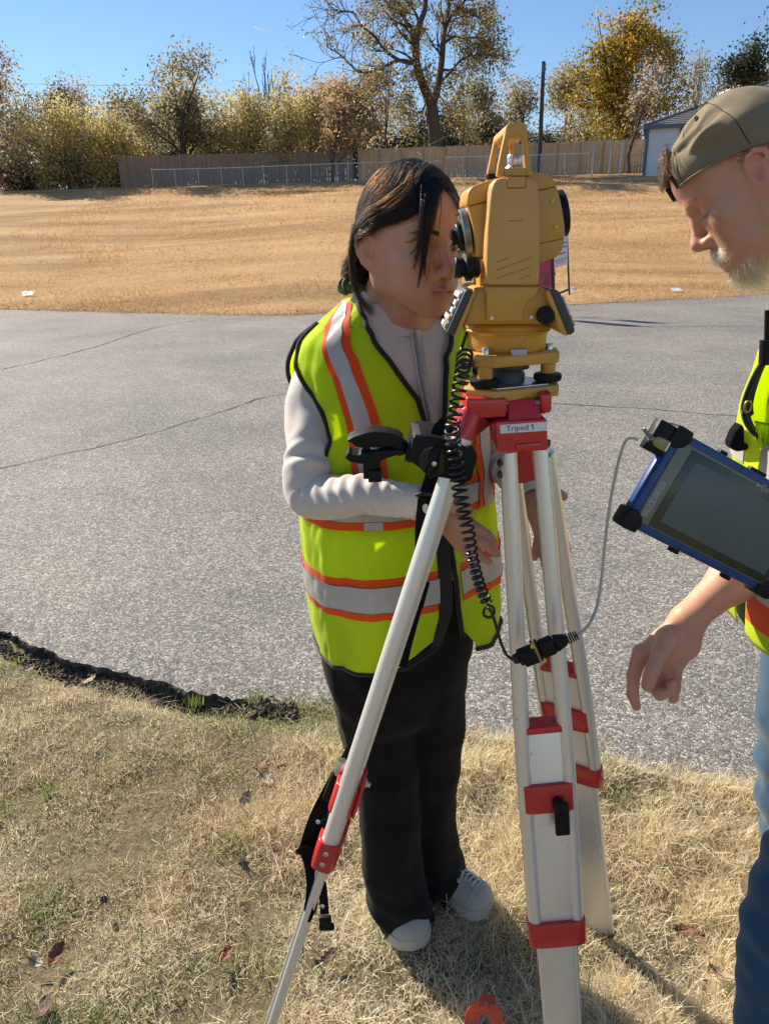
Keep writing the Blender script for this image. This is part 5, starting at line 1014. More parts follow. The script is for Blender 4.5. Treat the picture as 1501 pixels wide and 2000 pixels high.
mb = MB(); mb.lathe([(.010, 0), (.0105, .012), (.009, .014)], W(728, 915, YM + .031), (.05, 0, 1), 18); mb.box(W(732, 927, YM + .027), (.018, .02, .016)); mb.box(W(718, 919, YM + .033), (.012, .016, .020)); mb.build('tightening_knob', M_RUB, cm, bevel=.002)

# ------------------------------------------------------------------ coiled cable, plug, pale cable
M_CAB = plain('black_cable', (.010, .010, .011), .35, var=.2, vscale=200)
cc = thing('coiled_cable', 'black coiled cable hanging from the instrument past the left tripod leg', 'cable', tuple(W(900, 700, .95)))
pp = [(907, 692, .955), (903, 720, .93), (897, 755, .915), (890, 795, .905), (884, 830, .90), (884, 860, YM - .022), (889, 895, YM - .022), (894, 935, YM - .02), (902, 985, .90), (913, 1035, .89), (922, 1090, .89), (934, 1135, .895), (950, 1178, .90)]
Cc = cr_path([W(*q) for q in pp], 46 * 18); Tt = np.gradient(Cc, axis=0); Tt /= np.linalg.norm(Tt, axis=1)[:, None]; S1 = np.cross(Tt, [0, 1., 0]); S1 /= np.linalg.norm(S1, axis=1)[:, None]; S2 = np.cross(Tt, S1)
s_ = np.concatenate([[0], np.cumsum(np.linalg.norm(np.diff(Cc, axis=0), axis=1))]); s_ /= s_[-1]; turns = 37; ph = 2 * math.pi * turns * (s_ ** 1.0); rad = .0088 * (1 - .12 * np.sin(s_ * 9)) * np.clip(1.08 - .28 * s_, .8, 1.1)
mb = MB(); mb.tube(Cc + S1 * (np.cos(ph) * rad)[:, None] + S2 * (np.sin(ph) * rad)[:, None], .0019, 8); mb.build('coil', M_CAB, cc)
mb = MB(); mb.tube(cr_path([W(911, 650, .985), W(905, 668, .97), W(898, 688, .955), W(893, 695, .95)], 14), .0021, 8); mb.build('cable_end', M_CAB, cc)
mb = MB(); mb.tube(cr_path([W(950, 1180, .90), W(962, 1186, .895), W(964, 1198, .893), W(954, 1206, .895), W(944, 1200, .90), W(947, 1188, .898), W(957, 1192, .89), W(966, 1215, .89), W(976, 1250, .89), W(988, 1278, .893), W(1004, 1290, .895)], 60), .0021, 8); mb.build('cable_end', M_CAB, cc)
YC = .885
pl_ = thing('cable_plug', 'black serial plug with yellow edged joint crossing in front of the tripod legs', 'plug', tuple(W(1060, 1272, YC)))
def slab(a, b_, w0, w1, th, name, mat, parent, yo=0, bev=.002):
    a, b_ = W(*a, YC + yo), W(*b_, YC + yo); d = nrm(b_ - a); up = nrm(np.cross(np.array([0, 1., 0]), d)); 
    A = [a + up * x * w0 + np.array([0, y, 0]) * th for x, y in ((-.5, -.5), (.5, -.5), (.5, .5), (-.5, .5))]; B = [b_ + up * x * w1 + np.array([0, y, 0]) * th for x, y in ((-.5, -.5), (.5, -.5), (.5, .5), (-.5, .5))]
    mb = MB(); mb.prism(A, B); return mb.build(name, mat, parent, bevel=bev, seg=3)
slab((1001, 1289), (1013, 1284.5), .010, .014, .010, 'strain_relief', M_CAB, pl_); h1 = slab((1012, 1285), (1043, 1273), .020, .021, .015, 'plug_half', M_PLAS, pl_); slab((1021, 1288), (1046, 1278), .022, .022, .012, 'plug_cover', M_PLAS, h1, yo=-.003)
slab((1041, 1274), (1045, 1272.4), .031, .031, .014, 'plug_flange', M_PLAS, h1); slab((1046, 1272), (1048, 1271.2), .029, .029, .011, 'joint_shell', plain('brass', (.62, .46, .16), .35, .8), pl_)
h2 = slab((1049, 1270.8), (1054, 1268.8), .031, .031, .014, 'plug_flange', M_PLAS, pl_); slab((1054, 1268.8), (1082, 1257), .026, .026, .015, 'plug_half', M_PLAS, pl_, bev=.004); slab((1082, 1257), (1106, 1247.5), .025, .012, .013, 'plug_taper', M_PLAS, pl_, bev=.003)
for k_ in range(5): slab((1106 + k_ * 4.4, 1248 - k_ * 1.6), (1109 + k_ * 4.4, 1246.8 - k_ * 1.6), .0125 - .0008 * k_, .0125 - .0008 * k_, .010, 'relief_rib', M_CAB, pl_, bev=.0008)
for x, y in ((1038.5, 1261.5), (1063, 1289)): mb = MB(); mb.box(W(x, y, YC - .006), (.004, .004, .006)); mb.build('yellow_pin', plain('yellow_pin', (.75, .55, .03), .4), pl_)
M_BEIGE = plain('beige_cable', (.55, .47, .36), .45, var=.1, vscale=150)
bc_ = MB(); bc_.tube(cr_path([W(1120, 1243, YC), W(1131, 1238, YC + .002), W(1150, 1218, .90), W(1166, 1180, .92), W(1175, 1120, .94), W(1182, 1050, .955), W(1191, 980, .97), W(1204, 915, .985), W(1216, 872, .995), W(1226, 857, 1.0), W(1236, 856, 1.002), W(1244, 859, 1.003)], 90), .0021, 8); o = bc_.build('pale_cable', M_BEIGE); tag(o, 'thin beige cable hanging from the blue tablet down to the black plug', 'cable')
# ================================================================== RUGGED TABLET
M_BLUE = plain('tablet_blue', (.012, .058, .21), .42, var=.15, vscale=40, bmp=.1, bscale=800, bdist=.0005); M_BEZ = plain('tablet_bezel', (.17, .18, .13), .3, var=.05); M_BEZD = plain('bezel_dark', (.045, .052, .036), .22, var=.05)
def screen_mat():
    m, nt, nd, lk, b = newmat('tablet_screen'); co = nd.new('ShaderNodeTexCoord').outputs['Object']
    c = mixc(nt, noise_out(nt, 14, 4, .6, co), (.10, .122, .118), (.135, .155, .145)); lk.new(c, b.inputs['Base Color']); r = ramp(nt, noise_out(nt, 22, 5, .6, co), [(.4, (.30,) * 3), (.7, (.42,) * 3)]); lk.new(r, b.inputs['Roughness']); b.inputs['Specular IOR Level'].default_value = .35; return m
TL = W(1325, 838, 1.015); BL = W(1217, 1022, .995); TRd = W(1560, 946, 1.035) - TL
e1 = nrm(TRd); e2 = BL - TL; hgt = np.linalg.norm(e2); e2 = e2 / hgt; e1 = nrm(e1 - e2 * (e1 @ e2)); en = np.cross(e1, e2); en = en if en[1] < 0 else -en; wid = .272
TP = lambda u, v, d=0: TL + e1 * u + e2 * v + en * d           # u along the top, v down the left side, d toward the viewer
tbm = thing('rugged_tablet', 'blue rugged tablet with black corner bumpers held by the man', 'tablet', tuple(TP(wid / 2, hgt / 2)))
FRM = np.array([e1, e2, en]); th = .026
mb = MB(); mb.box(TP(wid / 2, hgt / 2, -th / 2), (wid, hgt, th), FRM); mb.build('case', M_BLUE, tbm, bevel=.006, seg=4)
mb = MB(); mb.box(TP(wid / 2, hgt / 2, .0005), (wid - .024, hgt - .024, .004), FRM); bz = mb.build('face_plate', M_BEZ, tbm, bevel=.0015)
mb = MB(); mb.box(TP(wid / 2 + .008, hgt / 2 + .001, .0018), (wid - .050, hgt - .029, .0030), FRM); bd_ = mb.build('bezel', M_BEZD, bz, bevel=.001)
mb = MB(); mb.box(TP(wid / 2 + .010, hgt / 2 + .001, .0030), (wid - .074, hgt - .054, .0014), FRM); mb.build('screen', screen_mat(), bz, bevel=.0004)
mb = MB(); mb.box(TP(.0200, hgt - .050, .0024), (.0125, .058, .0012), FRM); kp = mb.build('button_strip', plain('button_grey', (.26, .27, .23), .45), bz, bevel=.0004)
for i in range(4): mb = MB(); mb.box(TP(.0200, hgt - .0715 + .0145 * i, .0032), (.0105, .0125, .0012), FRM); bt = mb.build('button', plain('button_face', (.29, .30, .26), .5) if i == 0 else bt.data.materials[0], kp, bevel=.0005)
for i in (0, 2): mb = MB(); mb.lathe([(.0011, 0), (.0011, .0003)], TP(.0200, hgt - .0715 + .0145 * i, .0038), en, 10); mb.build('button_mark', M_INKB, kp)
for u, v in ((0, 0), (wid, 0), (0, hgt), (wid, hgt)):
    su = 1 if u == 0 else -1; sv = 1 if v == 0 else -1; mb = MB(); k = []
    for x, y in ((-.005, -.001), (-.005, .022), (.008, .026), (.020, .020), (.026, .008), (.022, -.005), (.003, -.006), (-.003, -.005)): k.append(TP(u + su * x, v + sv * y, .0035))
    mb.prism(k, [p - en * (th + .006) for p in k]); mb.build('corner_bumper', M_RUB, tbm, bevel=.0035, seg=3, angle=20)
for u, w in ((.085, .014), (.150, .030)): mb = MB(); mb.box(TP(u, -.0015, -.010), (w, .007, .010), FRM); mb.build('port_cover', M_RUB, tbm, bevel=.002)
for v0, v1 in ((.045, .125),):
    mb = MB(); mb.box(TP(-.0012, (v0 + v1) / 2, -.011), (.004, v1 - v0, .013), FRM); mb.build('port_cover', M_BLUE, tbm, bevel=.0012)
mb = MB(); mb.box(TP(-.0004, .062, -.004), (.003, .0012, .012), FRM); mb.build('cover_gap', M_LENS, tbm)
for u in (.100, .200): mb = MB(); mb.box(TP(u, hgt + .003, -.012), (.016, .007, .010), FRM); mb.build('strap_post', M_RUB, tbm, bevel=.002)
me = font_mesh('Carlson', .0125, 'maker_name'); me.materials.append(plain('print_grey', (.42, .43, .38), .5)); V = np.array([v.co[:] for v in me.vertices]); V[:, 0] -= V[:, 0].min()
o0 = TP(.159, .0145, .0034); V2 = o0 + V[:, :1] * e1 - V[:, 1:2] * e2 + V[:, 2:3] * en; me.vertices.foreach_set('co', V2.astype(np.float32).ravel()); me.update(); link('maker_name', me, bd_, smooth=False)
mb = MB()
for ph in (0, 1.0, -1.0): mb.tube([TP(.153 + .0055 * math.sin(ph) * t, .0165 - .0055 * math.cos(ph) * t, .0036) for t in (0, .5, 1)], [.0012, .0016, .0004], 6)
mb.build('maker_mark', me.materials[0], bd_)
# adapter plugged into the left side
ad = thing('cable_adapter', 'black cable adapter with clear yellow plug on the tablet left edge', 'adapter', tuple(TP(-.02, .02)))
mb = MB(); mb.box(TP(-.0165, .0225, -.008), (.030, .046, .018), FRM); mb.build('adapter_body', M_PLAS, ad, bevel=.0015)
m_am, nt_, nd_, lk_, b_ = newmat('amber_plastic'); b_.inputs['Base Color'].default_value = (.50, .40, .17, 1); b_.inputs['Roughness'].default_value = .25; b_.inputs['Transmission Weight'].default_value = .35; b_.inputs['Subsurface Weight'].default_value = .2
mb = MB(); A = [TP(-.001, .0205, .004), TP(-.001, .0375, .004), TP(-.022, .0365, .004), TP(-.028, .031, .004), TP(-.028, .027, .004), TP(-.022, .0215, .004)]; mb.prism(A, [p - en * .011 for p in A]); pg = mb.build('clear_plug', m_am, ad, bevel=.002, seg=3)
mb = MB(); mb.box(TP(-.004, .029, .0045), (.003, .013, .001), FRM); mb.build('plug_collar', M_STEEL, pg)
for i in range(6): mb = MB(); mb.lathe([(.0042 - .0003 * i, 0), (.0042 - .0003 * i, .0022)], TP(-.0285 - .0034 * i, .029 - .0012 * i, -.0015), -e1 - e2 * .3, 14); mb.build('relief_rib', plain('relief_grey', (.30, .29, .27), .5) if i == 0 else rr_, ad); rr_ = bpy.data.materials['relief_grey']
# ================================================================== sculpting: smooth solids on a grid, skinned as one surface
class Sculpt:
    def __init__(s, lo, hi, h):
        s.lo = np.array(lo, float); s.h = h; s.n = np.ceil((np.array(hi) - s.lo) / h).astype(int) + 1; s.D = np.full(s.n, .05, np.float32)
    def _blk(s, c0, c1):
        a = np.clip(np.floor((np.asarray(c0) - s.lo) / s.h).astype(int), 0, s.n); b = np.clip(np.ceil((np.asarray(c1) - s.lo) / s.h).astype(int) + 1, 0, s.n)
        if (b <= a).any(): return None, None
        sl = tuple(slice(i, j) for i, j in zip(a, b)); g = [s.lo[k] + s.h * np.arange(a[k], b[k], dtype=np.float32) for k in range(3)]
        return sl, np.stack(np.meshgrid(*g, indexing='ij'), -1).astype(np.float32)
    def put(s, f, c0, c1, k=.01, cut=False):
        m = k + .03; sl, P = s._blk(np.asarray(c0) - m, np.asarray(c1) + m)
        if sl is None: return
        d = f(P).astype(np.float32); D = s.D[sl]
        if cut: d = -d; hh = np.maximum(k - np.abs(D - d), 0) / k; s.D[sl] = np.maximum(D, d) + hh * hh * k * .25
        else: hh = np.maximum(k - np.abs(D - d), 0) / k; s.D[sl] = np.minimum(D, d) - hh * hh * k * .25
    def cone(s, a, b, ra, rb, k=.006, cut=False):
        a, b = np.asarray(a, np.float32), np.asarray(b, np.float32); ba = b - a; L = float(ba @ ba) + 1e-12
        def f(P):
            pa = P - a; t = np.clip((pa @ ba) / L, 0, 1); return np.linalg.norm(pa - t[..., None] * ba, axis=-1) - (ra + (rb - ra) * t)
        r = max(ra, rb); s.put(f, np.minimum(a, b) - r, np.maximum(a, b) + r, k, cut)
    def ell(s, c, rad, R=None, k=.01, cut=False):
        c = np.asarray(c, np.float32); rad = np.asarray(rad, np.float32); R = np.eye(3, dtype=np.float32) if R is None else np.asarray(R, np.float32)
        def f(P):
            q = (P - c) @ R; k0 = np.linalg.norm(q / rad, axis=-1); k1 = np.linalg.norm(q / (rad * rad), axis=-1); return k0 * (k0 - 1) / (k1 + 1e-9)
        r = float(rad.max()); s.put(f, c - r, c + r, k, cut)
    def chain(s, pts, rs, k=.004):
        for i in range(len(pts) - 1): s.cone(pts[i], pts[i + 1], rs[i], rs[i + 1], k)
    def mesh(s):
        D = s.D; S = D < 0; nx, ny, nz = D.shape
        cnt = np.zeros((nx - 1, ny - 1, nz - 1), np.uint8)
        for i in (0, 1):
            for j in (0, 1):
                for k in (0, 1): cnt += S[i:nx - 1 + i, j:ny - 1 + j, k:nz - 1 + k]
        act = (cnt > 0) & (cnt < 8); I = np.argwhere(act); m = len(I); idx = np.full(act.shape, -1, np.int32); idx[tuple(I.T)] = np.arange(m)
        acc = np.zeros((m, 3), np.float32); num = np.zeros(m, np.float32); C = [(i, j, k) for i in (0, 1) for j in (0, 1) for k in (0, 1)]
        val = {c: D[I[:, 0] + c[0], I[:, 1] + c[1], I[:, 2] + c[2]] for c in C}
        for c in C:
            for ax in range(3):
                if c[ax]: continue
                d = list(c); d[ax] = 1; d = tuple(d); a, b = val[c], val[d]; x = (a < 0) != (b < 0); t = np.where(x, a / np.where(x, a - b, 1), 0)
                p = np.array(c, np.float32)[None] + np.zeros((m, 3), np.float32); p[:, ax] = t; acc += p * x[:, None]; num += x
        V = s.lo + (I + acc / num[:, None]) * s.h
        Q = []
        for ax in range(3):
            o = [k for k in range(3) if k != ax]; sl0 = [slice(None)] * 3; sl1 = [slice(None)] * 3; sl0[ax] = slice(0, -1); sl1[ax] = slice(1, None)
            x = S[tuple(sl0)] != S[tuple(sl1)]; E = np.argwhere(x); E = E[(E[:, o[0]] > 0) & (E[:, o[1]] > 0) & (E[:, o[0]] < D.shape[o[0]] - 1) & (E[:, o[1]] < D.shape[o[1]] - 1)]
            ins = S[tuple(E.T)]
            def cell(da, db): q = E.copy(); q[:, o[0]] -= da; q[:, o[1]] -= db; return idx[tuple(q.T)]
            f = np.stack([cell(1, 1), cell(0, 1), cell(0, 0), cell(1, 0)], -1); flip = ins if ax != 1 else ~ins; f = np.where(flip[:, None], f, f[:, ::-1]); Q.append(f)
        Q = np.concatenate(Q); Q = Q[(Q >= 0).all(1)]; return V, Q
def head_frame(px, py, Y, yaw, pitch, roll, kv):
    yaw, pitch, roll = map(math.radians, (yaw, pitch, roll)); f = np.array([math.cos(pitch) * math.sin(yaw), -math.cos(pitch) * math.cos(yaw), -math.sin(pitch)])
    l = nrm(np.cross([0, 0, 1], f)); u = np.cross(f, l); return Frame(W(px, py, Y), f, u * math.cos(roll) + l * math.sin(roll), kv)
def sculpt_cloth(S, mat, name, parent, folds, seed):
    V, Q = S.mesh(); o = np_mesh(name, V, Q, mat, parent); me = o.data; n = np.zeros(len(V) * 3, np.float32); me.vertices.foreach_get('normal', n); n = n.reshape(-1, 3)
    V = V + n * folds(V)[:, None]; me.vertices.foreach_set('co', V.astype(np.float32).ravel()); me.update(); return o
class Frame:
    """head frame: x face forward, y the person's left, z up"""
    def __init__(s, O, f, up, scale=1.0):
        f = nrm(f); up = np.asarray(up, float); up = nrm(up - f * (up @ f)); s.R = np.stack([f, np.cross(up, f), up], 1); s.O = np.asarray(O, float); s.kv = np.ones(3) * np.asarray(scale, float); s.k = float(s.kv.mean())
    def __call__(s, *p): return s.O + s.R @ (np.asarray(p, float) * s.kv)
    def many(s, P): return s.O + (np.asarray(P, float) * s.kv) @ s.R.T
    def inv(s, P): return (np.asarray(P, float) - s.O) @ s.R / s.kv
def sculpt_head(S, Fm, male=False):
    k = Fm.k; R = Fm.R
    E = lambda c, r, kk=.012, cut=False, RR=None: S.ell(Fm(*c), np.array(r) * Fm.kv, R if RR is None else RR, kk * k, cut)
    C = lambda a, b, ra, rb, kk=.008, cut=False: S.cone(Fm(*a), Fm(*b), ra * k, rb * k, kk * k, cut)
    E((-.014, 0, .045) if male else (-.007, 0, .045), (.096, .073, .083) if male else (.0875, .0715, .083), .02)                                   # cranium
    cz, jz, jy = (-.086, -.045, .050) if male else (-.0745, -.036, .0420)
    E((.028, 0, .012), (.062, .062, .075), .03); E((.045, 0, -.030 if male else -.022), (.040, (.046 if male else .040), .060 if male else .052), .03)   # face mass
    E((.052, 0, .062), (.040, .056, .034), .03)                                    # forehead
    for sg in (-1, 1):
        C((.000, sg * jy, jz), (.070, sg * .012, cz), .019 if male else .0155, .015 if male else .0135, .03)      # jaw
        C((-.005, sg * .060, .000), (.000, sg * (jy + .002), jz), .015, .018 if male else .0155, .03)
        E((.058, sg * (.040 if male else .038), -.014), (.024, .021, .019), .022)                      # cheek bone
        E((.062, sg * .030, -.045 if male else -.040), (.022, .019, .024 if male else .021), .02)                       # cheek
        C((.086, sg * .010, .028 if male else .030), (.066, sg * .047, .026), .0095 if male else .0078, .008, .014)      # brow
        C((.080, sg * .020, cz + .020), (.05, sg * .038, jz - .010), .012, .0135, .02)
    E((.074, 0, -.050), (.022, .027, .024), .02)                                   # mouth mound
    E((.0765, 0, cz + .003), (.017, .021 if male else .018, .016 if male else .0135), .016)                                  # chin
    for sg in (-1, 1): E((.091, sg * .0325, .012), (.015, .0155, .0115), .012, True)   # eye sockets
    C((.086, 0, .026), (.094, 0, .008), .0072, .0072, .012); C((.094, 0, .008), (.113, 0, -.020), .0070, .0090, .008)     # nose bridge, tip
    E((.108, 0, -.0225), (.0105, .0105, .0095), .008)
    for sg in (-1, 1):
        E((.0985, sg * .0135, -.0265), (.0105, .0068, .0075), .007); E((.104, sg * .0062, -.0335), (.0062, .0034, .0042), .003, True)
        E((.0735, sg * .0315, .0115), (.0138, .0145, .0132), .006)                   # lids over the eyeballs
    C((.099, 0, -.028), (.092, 0, -.040), .0050, .0060, .008)
    for sg in (-1, 1):
        C((.0965, sg * .0035, -.0462), (.0945, sg * .0115, -.0475), .0046, .0040, .003); C((.0945, sg * .0115, -.0475), (.0895, sg * .0245, -.0520), .0040, .0022, .003)
        C((.0945, 0, -.0568), (.0925, sg * .0115, -.0562), .0054, .0046, .0035); C((.0925, sg * .0115, -.0562), (.0890, sg * .0235, -.0530), .0046, .0022, .003)
        C((.1022, 0, -.0514), (.0995, sg * .0115, -.0514), .0014, .0014, .0015, True); C((.0995, sg * .0115, -.0514), (.0915, sg * .0265, -.0528), .0014, .0012, .0015, True); E((.0990, 0, -.0400), (.004, .0035, .005), .006, True)
        if not male: E((.0865, sg * .0315, .0105 if not male else .0062), (.0060, .0128, (.0027 if not male else .0014)), .0022, True)     # eye opening
    # ears
    for sg in (-1, 1):
        ez = nrm(R @ np.array([-.20, sg * .12, 1])); ey = nrm(R @ np.array([.30, sg * 1., -.05])); ey = nrm(ey - ez * (ey @ ez)); ex = np.cross(ey, ez); RR = np.stack([ex, ey, ez], 1); c0 = Fm(-.008 + .010 * male, sg * .0755, .004)
        q = lambda x, y, z: c0 + (ex * x + ey * y + ez * z) * k
        E((-.008 + .010 * male, sg * .0745, .003), (.0165, .0062, .0300), .006, False, RR)
        rim = [(.0125, .002, .004), (.0135, .0035, .016), (.0075, .005, .0275), (-.0035, .0055, .0315), (-.0140, .0055, .0255), (-.0185, .005, .012), (-.0175, .004, -.002), (-.0125, .003, -.015), (-.0045, .001, -.024)]
        if (ex @ R[:, 0]) < 0: rim = [(-x, y, z) for x, y, z in rim]
        sx = 1 if (ex @ R[:, 0]) > 0 else -1
        S.chain([q(*p) for p in rim], [.0036 * k] * 3 + [.0040 * k] * 4 + [.0045 * k, .0060 * k], .003 * k)
        S.ell(q(.001 * sx, .0065, .001), np.array([.0075, .0060, .0125]) * k, RR, .003 * k, True); S.ell(q(-.003 * sx, .0075, .018), np.array([.0090, .0045, .0080]) * k, RR, .003 * k, True)
        S.cone(q(-.010 * sx, .0045, .015), q(-.0085 * sx, .0040, -.010), .0030 * k, .0030 * k, .003 * k); S.cone(q(.0105 * sx, .0015, .0015), q(.0085 * sx, .0035, -.0055), .0045 * k, .0038 * k, .003 * k)
def skin(name, base, lip, red, rough=.45):
    m, nt, nd, lk, b = newmat(name); co = nd.new('ShaderNodeTexCoord').outputs['Object']
    at = N_(nt, 'ShaderNodeAttribute', attribute_name='tone'); sp = N_(nt, 'ShaderNodeSeparateColor'); lk.new(at.outputs['Color'], sp.inputs[0])
    c = mixc(nt, noise_out(nt, 55, 5, .6, co), tuple(x * .86 for x in base), tuple(min(1, x * 1.12) for x in base))
    c = mixc(nt, noise_out(nt, 420, 2, .6, co), c, mixc(nt, .5, c, tuple(x * .7 for x in red)))
    c = mixc(nt, ramp(nt, noise_out(nt, 24, 4, .6, co), [(.42, (0, 0, 0)), (.75, (.45, .45, .45))]), c, red); c = mixc(nt, sp.outputs[1], c, red); c = mixc(nt, sp.outputs[0], c, lip); c = mixc(nt, sp.outputs[2], c, (.035, .026, .022))
    lk.new(c, b.inputs['Base Color']); b.inputs['Roughness'].default_value = rough; b.inputs['Specular IOR Level'].default_value = .4
    b.inputs['Subsurface Weight'].default_value = .22; b.inputs['Subsurface Radius'].default_value = (1, .35, .2); b.inputs['Subsurface Scale'].default_value = .006
    bump(nt, b, noise_out(nt, 420, 6, .7, co), .4, .0009); return m
def head_tone(Fm, V, male=False):
    q = Fm.inv(V); x, y, z = q.T; ay = np.abs(y); inh = (np.abs(x) < .2) & (ay < .12) & (z < .15) & (z > -.12)
    ul = np.exp(-((z + .0478 + .14 * ay) / .0042) ** 4) * (ay < .027) * (x > .080); ll = np.exp(-((z + .0570 - .14 * ay) / .0050) ** 4) * (ay < .026) * (x > .078)
    lipm = np.clip(ul + ll, 0, 1) * inh * sstep(.028, .020, ay)
    red = np.exp(-((x - .105) / .02) ** 2 - (y / .02) ** 2 - ((z + .022) / .016) ** 2) * .6 + np.exp(-((x - .072) / .03) ** 2 - ((ay - .038) / .018) ** 2 - ((z + .020) / .02) ** 2) * (.40 if male else .22) + sstep(.072, .078, ay) * (np.abs(z) < .045) * (.65 if male else .35)
    dark = np.exp(-((x - .1045) / .007) ** 2 - ((ay - .0062) / .0035) ** 2 - ((z + .0335) / .004) ** 2) * .8 + np.exp(-((x - .004) / .006) ** 2 - ((ay - .073) / .006) ** 2 - ((z + .002) / .008) ** 2) * .55
    dark += .5 * np.exp(-((z + .0514 + .04 * ay) / .0010) ** 2) * (ay < .025) * (x > .085) * (0 if male else 1)
    ze = .0034 + 8 * (ay - .032) ** 2 if male else .0134
    dark += (.75 if male else .55) * np.exp(-((z - ze) / .0013) ** 2 - ((ay - .0315) / .014) ** 4) * (x > .070) * (x < .095)
    return np.stack([lipm * .95, red * inh, dark * inh], -1)
M_EYEW = plain('eye_white', (.62, .58, .55), .15, var=.03); M_IRIS = plain('eye_iris', (.045, .022, .012), .08, var=.2)
def eyes(Fm, parent, gaze=(1, 0, -.05)):
    for sg in (-1, 1):
        c = Fm(.0725, sg * .0315, .0112); g = nrm(Fm.R @ np.array(gaze)); prof = [(math.cos(a) * .0122 * Fm.k, math.sin(a) * .0122 * Fm.k) for a in np.linspace(-math.pi / 2, math.pi / 2, 15)]
        mb = MB(); mb.lathe(prof, c, g, 24); ew = mb.build('eyeball', M_EYEW, parent); mb = MB(); mb.lathe([(.0058 * Fm.k, .0108 * Fm.k), (.0052 * Fm.k, .0116 * Fm.k), (.003 * Fm.k, .0124 * Fm.k), (.0, .0126 * Fm.k)], c, g, 20); mb.build('iris', M_IRIS, ew)
# --- hair as many fine ribbons
def strands(paths, w, tip=.25):
    """paths: (n, m, 3). ribbons turned toward the outside"""
    P = np.asarray(paths, np.float32); n, m = P.shape[:2]; T = np.gradient(P, axis=1); T /= np.linalg.norm(T, axis=2, keepdims=True) + 1e-9
    rv = RNG.normal(0, 1, (n, 1, 3)); S = np.cross(T, rv); S /= np.linalg.norm(S, axis=2, keepdims=True) + 1e-9
    t = np.linspace(0, 1, m)[None, :, None]; ww = np.asarray(w).reshape(-1, 1, 1) * (1 - (1 - tip) * t ** 2.5) * .5
    V = np.stack([P - S * ww, P + S * ww], 2).reshape(-1, 3); b = (np.arange(n) * 2 * m)[:, None, None]; q = np.array([[2 * k, 2 * k + 1, 2 * k + 3, 2 * k + 2] for k in range(m - 1)])[None]
    return V, (b + q).reshape(-1, 4), 2 * m
def hair_bsdf(name, mel, red, rough=.3, rad_rough=.35, rand=.35, coat=0, tint=(1, 1, 1)):
    m, nt, nd, lk, b = newmat(name); nd.remove(b); h = nd.new('ShaderNodeBsdfHairPrincipled'); h.parametrization = 'MELANIN'
    h.inputs['Melanin'].default_value = mel; h.inputs['Melanin Redness'].default_value = red; h.inputs['Roughness'].default_value = rough; h.inputs['Radial Roughness'].default_value = rad_rough
    h.inputs['Random Color'].default_value = rand; h.inputs['Random Roughness'].default_value = .3; h.inputs['Tint'].default_value = (*tint, 1); lk.new(h.outputs[0], nd['Material Output'].inputs[0]); return m
def hair_curves(name, paths, width, mat, parent, tip=.3):
    """fine round strands; paths: list of (m, 3) arrays"""
    n = len(paths); sz = [len(p) for p in paths]; hc = bpy.data.hair_curves.new(name); hc.add_curves(sz); P = np.concatenate([np.asarray(p, np.float32) for p in paths])
    hc.attributes['position'].data.foreach_set('vector', P.ravel()); r = np.concatenate([np.full(k, w * .5) * (1 - (1 - tip) * np.linspace(0, 1, k) ** 2.5) for k, w in zip(sz, np.broadcast_to(width, (n,)))]).astype(np.float32)
    at = hc.attributes.get('radius') or hc.attributes.new('radius', 'FLOAT', 'POINT'); at.data.foreach_set('value', r); hc.materials.append(mat)
    o = bpy.data.objects.new(name, hc); COL.objects.link(o); adopt(o, parent); return o
def cloth_mat(name, col, rough=.8, weave=900, wb=.25, fold=.0, trans=0, sheen=.25, var=.08, vscale=12):
    m, nt, nd, lk, b = newmat(name); co = nd.new('ShaderNodeTexCoord').outputs['Object']
    c = mixc(nt, noise_out(nt, vscale, 5, .6, co), tuple(x * (1 - var) for x in col), tuple(min(1, x * (1 + var)) for x in col)); lk.new(c, b.inputs['Base Color'])
    b.inputs['Roughness'].default_value = rough; b.inputs['Sheen Weight'].default_value = sheen; b.inputs['Specular IOR Level'].default_value = .25
    bp = bump(nt, b, noise_out(nt, weave, 2, .5, co), wb, .0006)
    if fold:
        b2 = N_(nt, 'ShaderNodeBump', i_Strength=fold, i_Distance=.01); mp = N_(nt, 'ShaderNodeMapping'); mp.inputs['Scale'].default_value = (14, 14, 5); lk.new(co, mp.inputs[0]); lk.new(noise_out(nt, 1, 4, .5, mp.outputs[0]), b2.inputs['Height']); lk.new(b2.outputs[0], bp.inputs['Normal'])
    if trans:
        t = nd.new('ShaderNodeBsdfTranslucent'); lk.new(c, t.inputs[0]); mx = nd.new('ShaderNodeMixShader'); mx.inputs[0].default_value = trans; lk.new(b.outputs[0], mx.inputs[1]); lk.new(t.outputs[0], mx.inputs[2]); lk.new(mx.outputs[0], nd['Material Output'].inputs[0])
    return m
